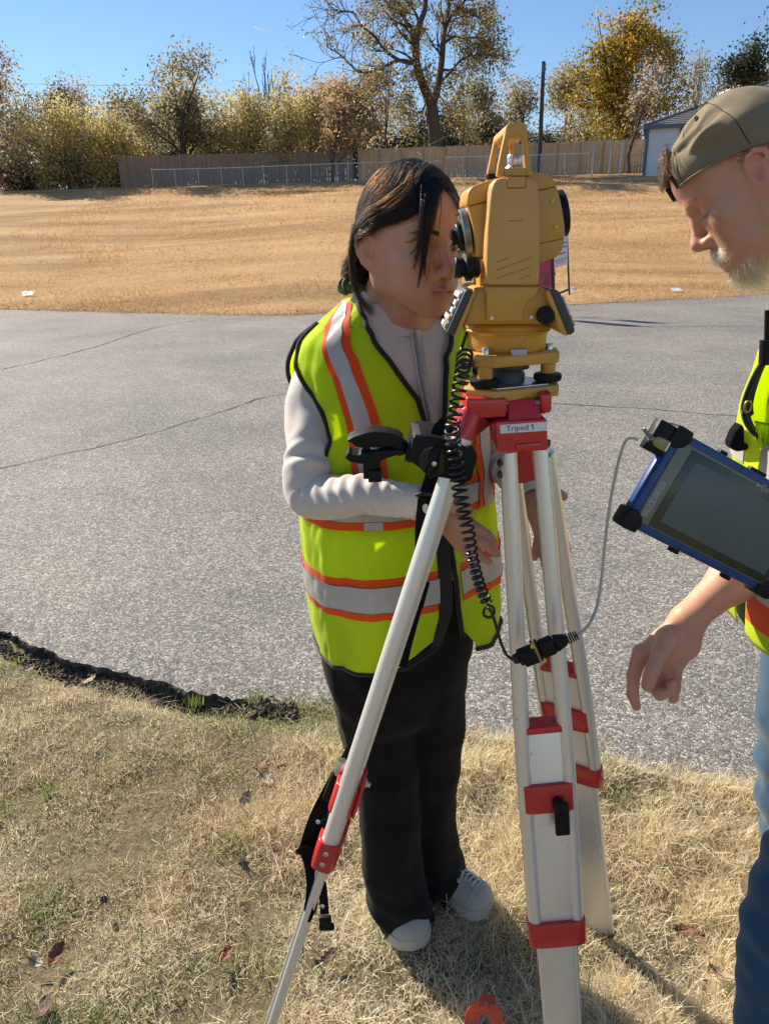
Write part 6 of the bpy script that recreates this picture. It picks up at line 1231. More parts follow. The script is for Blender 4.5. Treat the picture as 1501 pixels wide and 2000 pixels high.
class Torso:
    """rings by height: centre x, y, half width a, half depth b; turned by yaw; theta 0 = front, +90 = the person's right"""
    def __init__(s, rows, yaw, ex=2.3, folds=None):
        s.T = np.array(rows, float); s.T = s.T[np.argsort(s.T[:, 0])]; s.yaw = yaw; s.f = np.array([math.sin(yaw), -math.cos(yaw), 0]); s.r = np.array([-math.cos(yaw), -math.sin(yaw), 0]); s.ex = ex; s.folds = folds
        n = 160; zz = np.linspace(s.T[0, 0], s.T[-1, 0], n); K = np.array([np.interp(zz, s.T[:, 0], s.T[:, i]) for i in range(1, 5)]).T
        ker = np.hanning(9); ker /= ker.sum(); Kp = np.pad(K, ((4, 4), (0, 0)), 'edge'); s.zz = zz; s.K = np.stack([np.convolve(Kp[:, i], ker, 'valid') for i in range(4)], -1)
    def at(s, th, z, off=0):
        th, z = np.broadcast_arrays(np.asarray(th, float), np.asarray(z, float)); cx, cy, a, b = [np.interp(z, s.zz, s.K[:, i]) for i in range(4)]
        c, sn = np.cos(th), np.sin(th); e = 2 / s.ex; cc = np.sign(c) * np.abs(c) ** e; ss = np.sign(sn) * np.abs(sn) ** e
        off = np.asarray(off, float) + (s.folds(th, z) if s.folds else 0)
        P = np.stack([cx, cy, z], -1) + s.f * ((b + off) * cc)[..., None] + s.r * ((a + off) * ss)[..., None]; return P
    def find(s, px, py, th0=-1.2, th1=1.9):
        th = np.linspace(th0, th1, 240); z = np.linspace(s.zz[0], s.zz[-1], 240); A, B = np.meshgrid(th, z, indexing='ij'); P = s.at(A, B); q = P - CAMP; w = q @ CF; u = 750.5 + F * (q @ CR) / w; v = 1000 - F * (q @ CU) / w
        n = s.f * np.cos(A)[..., None] + s.r * np.sin(A)[..., None]; vis = (n * (P - CAMP)).sum(-1) < 0; d = (u - px) ** 2 + (v - py) ** 2 + np.where(vis, 0, 1e6); i = np.unravel_index(d.argmin(), d.shape); return A[i], B[i]
# ================================================================== PERSON 1: at the instrument
w_ = thing('person', 'person with dark hair in yellow safety vest looking into the instrument', 'person', (.09, 1.25, 0))
M_SKW = skin('skin_tan', (.60, .325, .205), (.56, .20, .16), (.62, .25, .16), .42)
WYAW = math.radians(30)
WROWS = [(.70, .045, 1.25, .172, .122), (.74, .045, 1.25, .178, .128), (.80, .043, 1.25, .186, .132), (.90, .038, 1.25, .190, .132), (1.0, .030, 1.25, .186, .130), (1.10, .025, 1.25, .176, .125), (1.2, .020, 1.25, .168, .118), (1.27, .018, 1.255, .168, .105), (1.315, .016, 1.26, .154, .085), (1.34, .016, 1.262, .120, .072), (1.36, .014, 1.262, .088, .064), (1.375, .012, 1.26, .066, .058)]
def vest_folds(th, z):
    P = np.stack([th * .9, z * 3.2, th * 0], -1); hem = sstep(1.05, .75, z)
    f = .0050 * hem * np.sin(th * 7 + 2.5 * z * 6) * np.cos(th * 2.3 + 1) + .0042 * vnoise(P * 2.0, 1, 51) + .0026 * vnoise(P * np.array([9, 3.2, 1]), 1, 52) + .0016 * vnoise(np.stack([th * 14 + z * 40, z * 26 - th * 5, th * 0], -1), 1, 53)
    f += .016 * np.exp(-((np.abs(th) - 2.02) / .30) ** 2) * sstep(1.08, 1.16, z) * (1 - sstep(1.27, 1.335, z))
    f += .0026 * np.exp(-((z - 1.085) / .05) ** 2) * np.sin(th * 11 + z * 70) + .003 * np.exp(-((th - 1.05) / .10) ** 2) * np.exp(-((z - 1.18) / .08) ** 2)
    return f
WT = Torso(WROWS, WYAW, 2.3, vest_folds); WB = Torso(WROWS, WYAW, 2.3)
HW = head_frame(796, 497, 1.205, 36, 1.5, 2, (.87, .905, .965))
S = Sculpt((-.20, .96, .86), (.33, 1.42, 1.62), .0022)
sculpt_head(S, HW)
nb = np.array([.012, 1.268, 1.335]); S.cone(HW(-.024, 0, -.035), nb, .045, .050, .022); S.cone(HW(.000, 0, -.075), np.array([.022, 1.245, 1.33]), .026, .034, .018)
# torso and arms under the clothes
for z0, z1 in ((1.33, 1.22), (1.22, 1.10), (1.10, .90)): S.cone(WB.at(math.pi / 2, z0) * .45 + WB.at(-math.pi / 2, z0) * .55, WB.at(math.pi / 2, z1) * .45 + WB.at(-math.pi / 2, z1) * .55, .07, .085, .03)
shR, elR, wrR = W(628, 728, 1.215), W(598, 958, 1.12), W(848, 998, 1.030)
shL, elL, wrL = WB.at(-math.pi / 2, 1.27) * .88 + .12 * np.array([.016, 1.26, 1.27]), W(968, 880, 1.285), W(1043, 985, 1.150)
c0 = np.array([.016, 1.26, 1.28])
S.cone(c0, shR, .055, .026, .02); S.cone(shR, elR, .030, .028, .02); S.cone(elR, wrR, .028, .017, .02)
S.cone(c0, shL, .055, .026, .02); S.cone(shL, elL, .030, .028, .02); S.cone(elL, wrL, .028, .017, .02)
pR = lambda *a: W(*a)
# right hand, back toward the viewer, fingers spread, running right and down
for k_, (kn, j) in enumerate((((914, 1020, 1.026), [(938, 1035, 1.016), (953, 1046, 1.014), (963, 1055, 1.016)]), ((914, 1040, 1.022), [(942, 1059, 1.008), (958, 1071, 1.006), (970, 1082, 1.008)]), ((908, 1056, 1.026), [(931, 1078, 1.014), (944, 1089, 1.013), (954, 1097, 1.015)]), ((897, 1066, 1.034), [(913, 1087, 1.028), (922, 1098, 1.028), (929, 1106, 1.030)]))):
    r = (.0083, .0086, .0081, .0073)[k_]; S.cone(lerp(wrR, pR(*kn), .2), pR(*kn), .0125, r * 1.15, .007); S.chain([pR(*kn)] + [pR(*q) for q in j], [r * 1.0, r * .92, r * .83, r * .68], .0018)
S.chain([pR(862, 996, 1.026), pR(884, 988, 1.008), pR(902, 992, 1.000), pR(916, 999, .998)], [.0125, .0100, .0088, .0070], .003)
# left hand beyond the tripod legs
for k_, (kn, j) in enumerate((((1084, 1026, 1.135), [(1098, 1052, 1.130), (1105, 1074, 1.131), (1107, 1087, 1.133)]), ((1073, 1036, 1.135), [(1080, 1066, 1.128), (1083, 1088, 1.128), (1084, 1102, 1.131)]), ((1062, 1042, 1.140), [(1062, 1070, 1.132), (1062, 1090, 1.132), (1062, 1103, 1.135)]), ((1052, 1044, 1.146), [(1048, 1064, 1.140), (1045, 1080, 1.140), (1044, 1090, 1.142)]))):
    r = (.0088, .0092, .0086, .0076)[k_]; S.cone(lerp(wrL, pR(*kn), .2), pR(*kn), .013, r * 1.18, .010); S.chain([pR(*kn)] + [pR(*q) for q in j], [r * 1.02, r * .93, r * .84, r * .70], .0025)
S.chain([pR(1052, 990, 1.142), pR(1072, 972, 1.128), pR(1088, 966, 1.122), pR(1099, 969, 1.122)], [.0135, .0112, .0098, .0078], .004)
V, Q = S.mesh(); del S
hd = head_tone(HW, V); kn_red = .35 * (V[:, 2] < 1.12)[:, None] * np.array([0, 1, 0]) * (.5 + .5 * vnoise(V * 60, 1, 3))[:, None]
np_mesh('body', V, Q, M_SKW, w_, attrs={'tone': np.clip(hd + kn_red * .5, 0, 1)})
eyes(HW, w_, (1, .10, -.02))
# eyebrows
def brow(Fm, parent, mat, n, seed, thick=1.0, sgs=(-1, 1), hgt=.029):
    rs = np.random.default_rng(seed); P = []
    for sg in sgs:
        for i in range(n):
            t = rs.uniform(0, 1); y = sg * (.010 + .040 * t); x = .0975 - .008 * t - .020 * t * t; z = hgt + .004 * math.sin(t * 2.4) + rs.uniform(-.003, .003) * thick * (1 - .5 * t); L = rs.uniform(.006, .010)
            d = np.array([-.25 * t, sg * 1.0, .55 * (1 - t) - .25 * t]); P.append([Fm(*(np.array([x + .0012 * k, y, z]) + d * L * k / 3)) for k in range(4)])
    hair_curves('eyebrow', P, .00045, mat, parent)
M_HAIRW = hair_bsdf('dark_brown_hair', .975, .22, .36, .45, .3)
brow(HW, w_, M_HAIRW, 260, 4)
# --- hair
def woman_hair():
    rs = np.random.default_rng(12); c = np.array([-.007, 0, .045]); rad = np.array([.0880, .0720, .0835])
    radf = np.array([.1000, .0735, .0840]); rr_of = lambda q: radf if q[0] > 0 else rad
    def out(p, off, t=0.):      # keep a point just over the skull, freer toward the tip
        q = np.asarray(p, float) - c; k = np.linalg.norm(q / rr_of(q)); lim = 1 + off; hi = lim + .04 + 2.5 * max(0, t - .62); return c + q * (lim / k if k < lim else (hi / k if k > hi else 1.0))
    # scalp cap
    nu, nv = 60, 40; P = np.zeros((nu, nv, 3)); ok = np.zeros((nu, nv), bool)
    for i in range(nu):
        for j in range(nv):
            a, e = 2 * math.pi * i / nu, -.75 + (math.pi / 2 + .75) * j / (nv - 1); d = np.array([math.cos(e) * math.cos(a), math.cos(e) * math.sin(a), math.sin(e)]); P[i, j] = c + rad * d * 1.03
            x, y, z = P[i, j]; face = (x > .045 and z < .098 - .25 * abs(y) * 0) or (x > .018 and z < .062) or (x > -.02 and z < .025); ok[i, j] = not face
    fs = [(i * nv + j, ((i + 1) % nu) * nv + j, ((i + 1) % nu) * nv + j + 1, i * nv + j + 1) for i in range(nu) for j in range(nv - 1) if ok[i, j] and ok[(i + 1) % nu, j] and ok[i, j + 1]]
    mb = MB(); mb.add(HW.many(P.reshape(-1, 3)), fs); cap = mb.build('hair', plain('hair_base', (.014, .009, .007), .9, spec=.1), w_)
    paths, wid, tint = [], [], []
    bun = HW.inv(W(697, 530, 1.245))
    def lock(ctrl, n, jit, w=.00085, off=(.03, .085), tip=None, m=16, tb=0.):
        ctrl = np.array(ctrl, float)
        for _ in range(n):
            j = rs.normal(0, 1, 3) * jit; jj = rs.normal(0, 1, 3) * jit; u = np.linspace(0, 1, len(ctrl))[:, None]; q = ctrl + j * (1 - .6 * u) + jj * u
            pth = cr_path(q, m); o = rs.uniform(*off); pth = np.array([out(p, o, i / m) for i, p in enumerate(pth)]) if off[0] >= 0 else pth
            paths.append(HW.many(pth)); wid.append(w * rs.uniform(.6, 1.4)); tint.append(np.clip(rs.beta(1.6, 2.6) + tb, 0, 1))
    part = lambda s: np.array([lerp(.070, -.070, s), lerp(.018, .006, s), .045 + .087 * math.sqrt(max(.02, 1 - ((lerp(.070, -.070, s) + .014) / .0985) ** 2))])
    def sp_(az, el, o=0.0, jit=0.): az, el = math.radians(az), math.radians(el); return c + (radf if math.cos(az) > 0 else rad) * (1.04 + o) * np.array([math.cos(el) * math.cos(az), -math.cos(el) * math.sin(az), math.sin(el)])
    for k in range(60):                                      # right side: from the parting down over the ear to the bun
        s = k / 59; p = part(s); lock([p, sp_(lerp(34, 120, s), lerp(62, 66, s)), sp_(lerp(50, 128, s), lerp(34, 34, s)), sp_(lerp(76, 136, s), lerp(8, 6, s), .03), sp_(lerp(112, 148, s), lerp(-16, -18, s), .04), bun + rs.normal(0, .008, 3)], 120, .0045)
    for k in range(36):                                      # left side
        s = k / 35; p = part(s); mid = np.array([lerp(.062, -.075, s), .070, lerp(.062, .05, s)]); bh = np.array([lerp(.0, -.08, s), .076, lerp(.015, -.01, s)])
        lock([p, lerp(p, mid, .5) + (0, .02, .02), mid, bh, (-.088, .030, -.035), bun + rs.normal(0, .008, 3)], 80, .0050)
    for k in range(26):                                      # crown and back
        s = k / 25; y = lerp(-.05, .05, s); lock([(-.060, .006, .125), (-.088, y, .085), (-.098, y, .03), (-.090, y * .7, -.02), bun + rs.normal(0, .01, 3)], 70, .006)
    for k in range(18):                                      # swept front over the temple
        s = k / 17; p = part(s * .25); lock([p + (.003, -.004, .003), sp_(14 + 16 * s, 56, .02), sp_(30 + 16 * s, 36, .03), sp_(54 + 14 * s, 19, .04), sp_(80 + 8 * s, 6, .05), sp_(110, -8, .05)], 95, .0045, off=(.04, .10), tb=.12)
    for k in range(14):                                      # lower edge of the sweep, over the temple to the ear
        s = k / 13; p = part(s * .3); lock([p + (.003, -.004, .004), sp_(16 + 10 * s, 48, .05), sp_(32 + 14 * s, 13 + 14 * s, .05), sp_(54 + 14 * s, 3 + 7 * s, .06), sp_(77 + 8 * s, -1, .06), sp_(104, -10, .06)], 70, .0040, off=(.05, .12), tb=.05)
    # hanging fringe over the eye: a few locks that narrow to points
    for s0, n, e, wob in ((.04, 150, (.100, -.040, -.040), .0), (.10, 200, (.094, -.050, -.058), .004), (.16, 140, (.089, -.058, -.030), -.003), (.22, 100, (.080, -.066, -.006), .002), (.07, 50, (.105, -.034, -.012), .003), (.28, 46, (.070, -.074, .016), 0)):
        e = np.array(e); base = part(s0)
        for _ in range(n):
            j = rs.normal(0, 1, 3) * np.array([.006, .010, .003]); j2 = rs.normal(0, 1, 3) * .0013; ln = rs.uniform(.72, 1.0)
            ctrl = np.array([base + (.004, -.004, .004) + j * .8, np.array([.086, -.022, .086]) + j * .8, lerp(np.array([.098, -.036, .060]), e, .08) + j * .55, lerp(np.array([.100, -.044, .028]), e, .25) + j * .3 + (wob, 0, 0), e + j2])
            pth = cr_path(ctrl, 16); pth = np.array([c + (q_ - c) * np.clip(1, 1.035 / np.linalg.norm((q_ - c) / rr_of(q_ - c)), (1.10 if i < 5 else 9) / np.linalg.norm((q_ - c) / rr_of(q_ - c))) for i, q_ in enumerate(pth)]); pth = pth[:max(6, int(16 * ln))]; pth = cr_path(pth, 16); paths.append(HW.many(pth)); wid.append(rs.uniform(.0006, .0013)); tint.append(np.clip(rs.beta(1.6, 3) , 0, 1))
    lock([(.074, -.006, .104), (.100, -.014, .075), (.112, -.026, .035), (.110, -.032, .0), (.120, -.030, -.030)], 4, .0008, off=(-1, -1), w=.0008); lock([(.074, -.006, .104), (.098, -.020, .075), (.108, -.034, .03), (.110, -.038, -.010), (.106, -.044, -.040)], 5, .0012, off=(-1, -1), w=.0008)
    lock([(.074, .004, .104), (.092, .030, .070), (.082, .052, .035), (.068, .060, -.01), (.066, .060, -.055)], 40, .004, off=(-1, -1))
    # loose strands round the ear and along the jaw
    for k in range(5): lock([(-.018 - .004 * k, -.086, .040), (-.036, -.090, .010), (-.044, -.084, -.030), (-.036, -.074, -.066), (-.014, -.060, -.092 + .003 * k)], 26, .003, off=(-1, -1), tb=.05)
    lock([(.020, -.080, .045), (.006, -.089, .030), (-.012, -.091, .026), (-.03, -.086, .004)], 60, .003, off=(-1, -1), tb=.2)
    for k in range(60):                                      # flyaways
        a = rs.uniform(-1.2, 4.2); b = rs.uniform(.1, 1.3); d = np.array([math.cos(b) * math.cos(a), math.cos(b) * math.sin(a), math.sin(b)]); p = c + rad * d * 1.08; t = nrm(np.cross(d, rs.normal(0, 1, 3))); lock([p, p + t * .022 + d * .007, p + t * .045 + d * rs.uniform(.002, .014)], 1, .001, w=.0006, off=(-1, -1), tb=.3)
    # bun: coiled locks
    for k in range(520):
        ax = nrm(rs.normal(0, 1, 3) + np.array([.6, 0, .3])); u = nrm(np.cross(ax, rs.normal(0, 1, 3))); v = np.cross(ax, u); R0 = rs.uniform(.014, .027); a0 = rs.uniform(0, 6.28); h = rs.uniform(-.012, .012)
        paths.append(HW.many([bun + (u * math.cos(a0 + t) + v * math.sin(a0 + t)) * R0 * (1 + .06 * math.sin(3 * t)) + ax * (h + .002 * math.sin(5 * t)) for t in np.linspace(0, 4.2, 16)])); wid.append(.0016); tint.append(rs.uniform(0, .8))
    hair_curves('hair_strands', paths, np.array(wid) * .42, M_HAIRW, cap)
    M_SCR = cloth_mat('green_scrunchie', (.045, .075, .012), .5, 500, .3); mb = MB(); cc_ = HW(*(bun + np.array([-.004, -.002, -.024]))); ring = []
    for t in np.linspace(0, 2 * math.pi, 49)[:-1]: ring.append(cc_ + np.array([math.cos(t) * .019, math.sin(t) * .019, .004 * math.sin(2 * t)]))
    rr = .0085 + .0022 * np.sin(np.arange(48) * 2.1) + .001 * np.sin(np.arange(48) * 4.7); mb.tube(ring, rr, 10, closed=True); mb.build('scrunchie', M_SCR, w_)
    mb = MB(); mb.lathe([(.001, -.024), (.014, -.020), (.020, -.008), (.021, .004), (.016, .016), (.002, .021)], HW(*bun), n=16); mb.build('hair_bun', plain('hair_base2', (.014, .009, .007), .6), cap)
woman_hair()

# --- jacket: sleeves, chest under the vest, collar
M_JKT = cloth_mat('pale_grey_jacket', (.62, .535, .475), .62, 1200, .12, fold=.10, sheen=.35, var=.04)
def sleeve(pts, rad, name, parent, seed, n=150, k=44, folds=()):
    C = cr_path(pts, n); R_ = np.interp(np.linspace(0, 1, n), np.linspace(0, 1, len(rad)), rad); ker = np.hanning(15); ker /= ker.sum(); R_ = np.convolve(np.pad(R_, 7, 'edge'), ker, 'valid')
    T = np.gradient(C, axis=0); T /= np.linalg.norm(T, axis=1)[:, None]; N = None; out = []
    ang = np.arange(k) * 2 * math.pi / k; s = np.linspace(0, 1, n)
    for i in range(n):
        a = np.array([0, -1., 0]) if N is None else N; N = nrm(a - T[i] * (a @ T[i])); B = np.cross(T[i], N)
        P0 = np.stack([np.cos(ang) * 1.2, np.sin(ang) * 1.2, np.full(k, s[i] * 9)], -1); d = .0022 * vnoise(P0 * 1.4, 1, seed) + .0012 * vnoise(P0 * np.array([2.2, 2.2, 2.6]), 1, seed + 1)
        for (s0, w, amp, f, ph, tw) in folds: d = d + amp * math.exp(-((s[i] - s0) / w) ** 2) * np.sin(s[i] * f + ph + tw * np.cos(ang - .4)) * (.55 + .45 * np.cos(ang - ph))
        r = R_[i] + d; out.append(C[i] + np.outer(np.cos(ang) * r, N) + np.outer(np.sin(ang) * r, B))
    out = np.array(out); inn = out[-1] * .8 + C[-1] * .2; mb = MB(); mb.grid(np.concatenate([out, [inn], [inn - T[-1] * .02]]), close_v=True); return mb.build(name, M_JKT, parent, angle=80)
jk = None
th = np.linspace(-1.5, 1.9, 70); zz = np.linspace(1.02, 1.368, 60); A, B = np.meshgrid(th, zz, indexing='ij'); off = -.007 - .004 * sstep(1.3, 1.1, B) + .0018 * vnoise(np.stack([A * 3, B * 30, A * 0], -1), 1, 71) + .0015 * np.sin(A * 9 + B * 40) * np.exp(-(A / .5) ** 2)
mb = MB(); mb.grid(WB.at(A, B, off)); jk = mb.build('jacket', M_JKT, w_, angle=80)
sleeve([W(672, 712, 1.262), W(630, 718, 1.245), W(607, 800, 1.195), W(607, 880, 1.150), W(601, 930, 1.125), W(607, 966, 1.112), W(640, 973, 1.088), W(705, 967, 1.052), W(770, 975, 1.035), W(815, 981, 1.030), W(838, 988, 1.029)], [.030, .0425, .042, .0405, .0405, .0400, .0350, .0325, .0295, .0265, .0255], 'sleeve', jk, 81,
       folds=((.45, .05, .0034, 105, .3, 2.6), (.60, .09, .0026, 125, .0, 3.4), (.78, .10, .0024, 150, 1.0, 3.2), (.93, .05, .0014, 210, 2, 1.5), (.25, .16, .0022, 30, .6, 3.0)))
sleeve([shL, lerp(shL, elL, .5), lerp(shL, elL, .9), lerp(elL, wrL, .1), lerp(elL, wrL, .5), lerp(elL, wrL, .92)], [.043, .042, .040, .038, .030, .0275], 'sleeve', jk, 91, folds=((.75, .15, .002, 110, 0, 3.), (.9, .05, .0014, 180, 0, 2)))
# collar
nt_ = 72; rows = []
for k_, (f, up, inn) in enumerate(((0, 0, 0), (.30, .012, -.002), (.65, .024, -.003), (1.0, .036, -.0025), (1.02, .0375, -.005), (1., .036, -.0075), (.5, .018, -.009), (.0, .0, -.012))):
    ring = []
    for t in np.linspace(-math.pi, math.pi, nt_, endpoint=False):
        zb = 1.350 - .030 * sstep(1.6, .1, abs(t)); p = WB.at(t, zb, .000); axis = np.array([.012 + .3 * (1.36 - zb) * 0, 1.262, zb]); rr = p - axis; L = np.linalg.norm(rr[:2]); d = rr / max(L, 1e-6); base = min(L, .082) ; tgt = .0600
        q = axis + d * (lerp(base, tgt, f) + inn + .001 * math.sin(t * 5)) + np.array([.006, -.006, 0]) * f; q[2] = zb + up * (1 - .12 * (abs(t) < .3)); ring.append(q)
    rows.append(ring)
mb = MB(); mb.grid(np.array(rows), close_v=True); col = mb.build('collar', M_JKT, jk, angle=80)
# zip
M_ZIP = plain('zip_grey', (.30, .275, .255), .5, var=.1, vscale=200); zp = [W(*q) for q in ()]
zpath = np.array([WB.at(t, z, -.003) for t, z in zip(np.interp(np.linspace(1.33, 1.10, 40), [1.1, 1.2, 1.27, 1.33], [0.0, .01, .035, .0]), np.linspace(1.325, 1.10, 40))])
mb = MB(); mb.tube(zpath, .0052, 8, ref=WB.f, r2=.0052); zt = mb.build('zip_tape', M_ZIP, jk)
mb = MB()
for i in range(92):
    t = i / 91 * 38.99; j = int(t); p = lerp(zpath[j], zpath[min(j + 1, 39)], t - j) + WB.f * .0048; mb.box(p + WB.r * (.0009 if i % 2 else -.0009), (.0030, .0016, .0012), np.array([WB.r, WB.f, [0, 0, 1]]))
kind(mb.build('zip_tooth', M_STEEL, zt, smooth=False), 'stuff')
for sg in (-1, 1): mb = MB(); mb.tube(zpath + WB.r * sg * .0085 + WB.f * .0012, .0012, 6); mb.build('zip_seam', M_JKT, zt)
q = zpath[0] + WB.f * .007; mb = MB(); mb.box(q, (.008, .005, .010), np.array([WB.r, WB.f, [0, 0, 1]])); mb.box(q + np.array([0, 0, -.012]) + WB.f * .002, (.006, .002, .016), np.array([WB.r, WB.f, [0, 0, 1]])); mb.build('zip_pull', plain('pull_grey', (.5, .48, .46), .4), zt, bevel=.0012)

# --- safety vest
M_LIME = cloth_mat('lime_mesh', (.84, 1.0, .03), .75, 1500, .35, trans=.6, sheen=.15, var=.03)
M_ORNG = cloth_mat('orange_tape', (1.0, .10, .012), .7, 1500, .2, trans=.25, var=.03); M_REFL = cloth_mat('reflective_tape', (.48, .44, .41), .42, 1800, .2, sheen=.0, var=.04); M_BIND = cloth_mat('black_binding', (.012, .012, .013), .8, 900, .3)
dg = math.radians
vz = [.772, .80, .86, .92, .98, 1.04, 1.10, 1.155, 1.228, 1.29, 1.327, 1.350, 1.372]; vR = [dg(a) for a in (26, 6, 1, .5, 0, 0, 0.5, 1.5, 6, 19, 30, 44, 69)]
wz = [.772, .80, .86, .92, .98, 1.04, 1.10, 1.183, 1.285, 1.35, 1.372]; vL = [dg(a) for a in (-17, -8.5, -5.5, -4.2, -3.2, -2, -2, -5, -12, -34, -60)]
thR = lambda z: np.interp(z, vz, vR); thL = lambda z: np.interp(z, wz, vL)
az_ = [1.095, 1.12, 1.172, 1.217, 1.245, 1.273, 1.30, 1.325, 1.338]; aF = [dg(a) for a in (92, 72, 61, 68, 81, 91, 98, 104, 107)]; aB = [dg(a) for a in (98, 118, 130, 130, 126, 121, 116, 111, 108)]
ZA, ZS, ZT = 1.095, 1.338, 1.372; hemz = lambda th: .766 + .016 * np.exp(-(th / .30) ** 2) + .004 * np.sin(th * 3)
vest = None
def patch(t0, t1, z0, z1, n, m, off=0, name='vest', mat=None, parent=None, thick=.0):
    s = np.linspace(0, 1, m); out = []
    for u in np.linspace(0, 1, n):
        z = lerp(z0, z1, s); a = t0(z); b = t1(z); th = lerp(a, b, u); zz_ = np.where(s == 0, hemz(th), z) if z0 < .80 else z
        if z0 < .80: zz_ = hemz(th) + (z1 - hemz(th)) * s
        out.append(WT.at(th, zz_, off))
    return np.array(out)
cst = lambda v: (lambda z: np.full(np.shape(z), v))
mb = MB()
mb.grid(patch(thR, cst(dg(95)), .76, ZA, 60, 60)); mb.grid(patch(cst(dg(95)), cst(dg(180)), .76, ZA, 40, 60)); mb.grid(patch(cst(dg(-180)), cst(dg(-95)), .76, ZA, 40, 60)); mb.grid(patch(cst(dg(-95)), thL, .76, ZA, 60, 60, -.003))
iF = lambda z: np.interp(z, az_, aF); iB = lambda z: np.interp(z, az_, aB)
mb.grid(patch(thR, iF, ZA, ZS, 40, 50)); mb.grid(patch(thR, cst(dg(108)), ZS, ZT, 40, 12)); mb.grid(patch(iB, cst(dg(180)), ZA, ZS, 30, 50)); mb.grid(patch(cst(dg(108)), cst(dg(180)), ZS, ZT, 30, 12))
mb.grid(patch(lambda z: -iF(z), thL, ZA, ZS, 40, 50, -.003)); mb.grid(patch(cst(dg(-108)), thL, ZS, ZT, 40, 12, -.003)); mb.grid(patch(cst(dg(-180)), lambda z: -iB(z), ZA, ZS, 30, 50)); mb.grid(patch(cst(dg(-180)), cst(dg(-108)), ZS, ZT, 30, 12))
vest = mb.build('vest', M_LIME, w_, angle=80)
md = vest.modifiers.new('thickness', 'SOLIDIFY'); md.thickness = .0012; md.offset = -1
def hband(z0, z1, mat, off, name):
    for t0, t1 in ((lambda z: thR(z) + dg(3), cst(dg(180))), (cst(dg(-180)), lambda z: thL(z) - dg(3))):
        m = 9; out = []
        for u in np.linspace(0, 1, 110): z = np.linspace(z0, z1, m); th = lerp(t0(z), t1(z), u); out.append(WT.at(th, z, off + (.0 if t1(1.0) > 3 else -.003)))
        P = np.array(out); mb = MB(); mb.grid(P); mb.build(name, mat, vest, angle=80)
for zt_, zb_ in ((1.092, 1.029), (.946, .872)):
    hband(zb_, zt_, M_ORNG, .0018, 'orange_band'); hband(zb_ + .0145, zt_ - .0145, M_REFL, .0030, 'reflective_band')
def vband(outz, outt, inz, intt, mat, off, name, side=1, z0=1.03, z1=1.371):
    z = np.linspace(z0, z1, 70); a = np.interp(z, inz, [dg(t) for t in intt]); b = np.interp(z, outz, [dg(t) for t in outt]); a = np.maximum(a, thR(z) + dg(1.5)) if side > 0 else np.maximum(a, -thL(z) + dg(1.5)); b = np.maximum(b, a)
    P = np.array([WT.at(side * lerp(a, b, u), z, off) for u in np.linspace(0, 1, 9)]); mb = MB(); mb.grid(P); mb.build(name, mat, vest, angle=80)
oz, ot = [1.03, 1.118, 1.197, 1.228, 1.265, 1.282, 1.321, 1.345, 1.371], [46, 47.5, 49.5, 52, 55.5, 60, 71, 88, 108]
iz, it = [1.03, 1.115, 1.189, 1.22, 1.251, 1.293, 1.33, 1.352, 1.371], [25, 26, 28, 30, 33, 37.5, 47, 62, 82]
for sd in (1, -1):
    vband(oz, ot, iz, it, M_ORNG, .0022, 'orange_band', sd)
    vband(oz, [lerp(o_, np.interp(z_, iz, it), .23) for o_, z_ in zip(ot, oz)], iz, [lerp(i_, np.interp(z_, oz, ot), .25) for i_, z_ in zip(it, iz)], M_REFL, .0034, 'reflective_band', sd)
def binding(ths, zs, r=.0050, off=.001, name='black_binding', closed=False):
    P = np.array([WT.at(t, z, off) for t, z in zip(ths, zs)]); mb = MB(); mb.tube(P, r, 8, ref=None); mb.build(name, M_BIND, vest)
zl = np.linspace(1.372, 1.10, 60); binding(thR(zl), zl, .0044); zl2 = np.linspace(1.10, .785, 50); P = np.array([[WT.at(thR(z) + dg(d_), z, .0022) for d_ in (-2.2, .6, 3.6)] for z in zl2]); mb = MB(); mb.grid(P); fz = mb.build('front_zip', M_BIND, vest)
zl = np.linspace(1.372, .80, 110); binding(thL(zl), zl, .0044, -.002)
for lo_t, hi_t in ((vR[0], dg(180)), (dg(-180), vL[0])): tt = np.linspace(lo_t, hi_t, 120); binding(tt, hemz(tt), .0045, .0)
tt = np.linspace(vR[0], thR(.80), 12); binding(tt, np.linspace(float(hemz(vR[0])), .80, 12), .0045)
for sd in (1, -1):
    ths = np.concatenate([[iF(z) for z in np.linspace(1.338, 1.095, 40)], [iB(z) for z in np.linspace(1.095, 1.338, 40)]]); binding(sd * ths, np.concatenate([np.linspace(1.338, 1.095, 40), np.linspace(1.095, 1.338, 40)]), .0040)

M_STITCH = plain('tape_stitch', (.16, .13, .11), .8)
for zt_, zb_ in ((1.092, 1.029), (.946, .872)):
    for zz_ in (zb_ + .0140, zt_ - .0140):
        for t0, t1 in ((float(thR(zz_)) + dg(3), dg(180)), (dg(-180), float(thL(zz_)) - dg(3))):
            mb = MB(); mb.tube([WT.at(t, zz_, .0034 if t1 > 3 else .0004) for t in np.linspace(t0, t1, 100)], .0006, 4); mb.build('stitch_line', M_STITCH, vest)
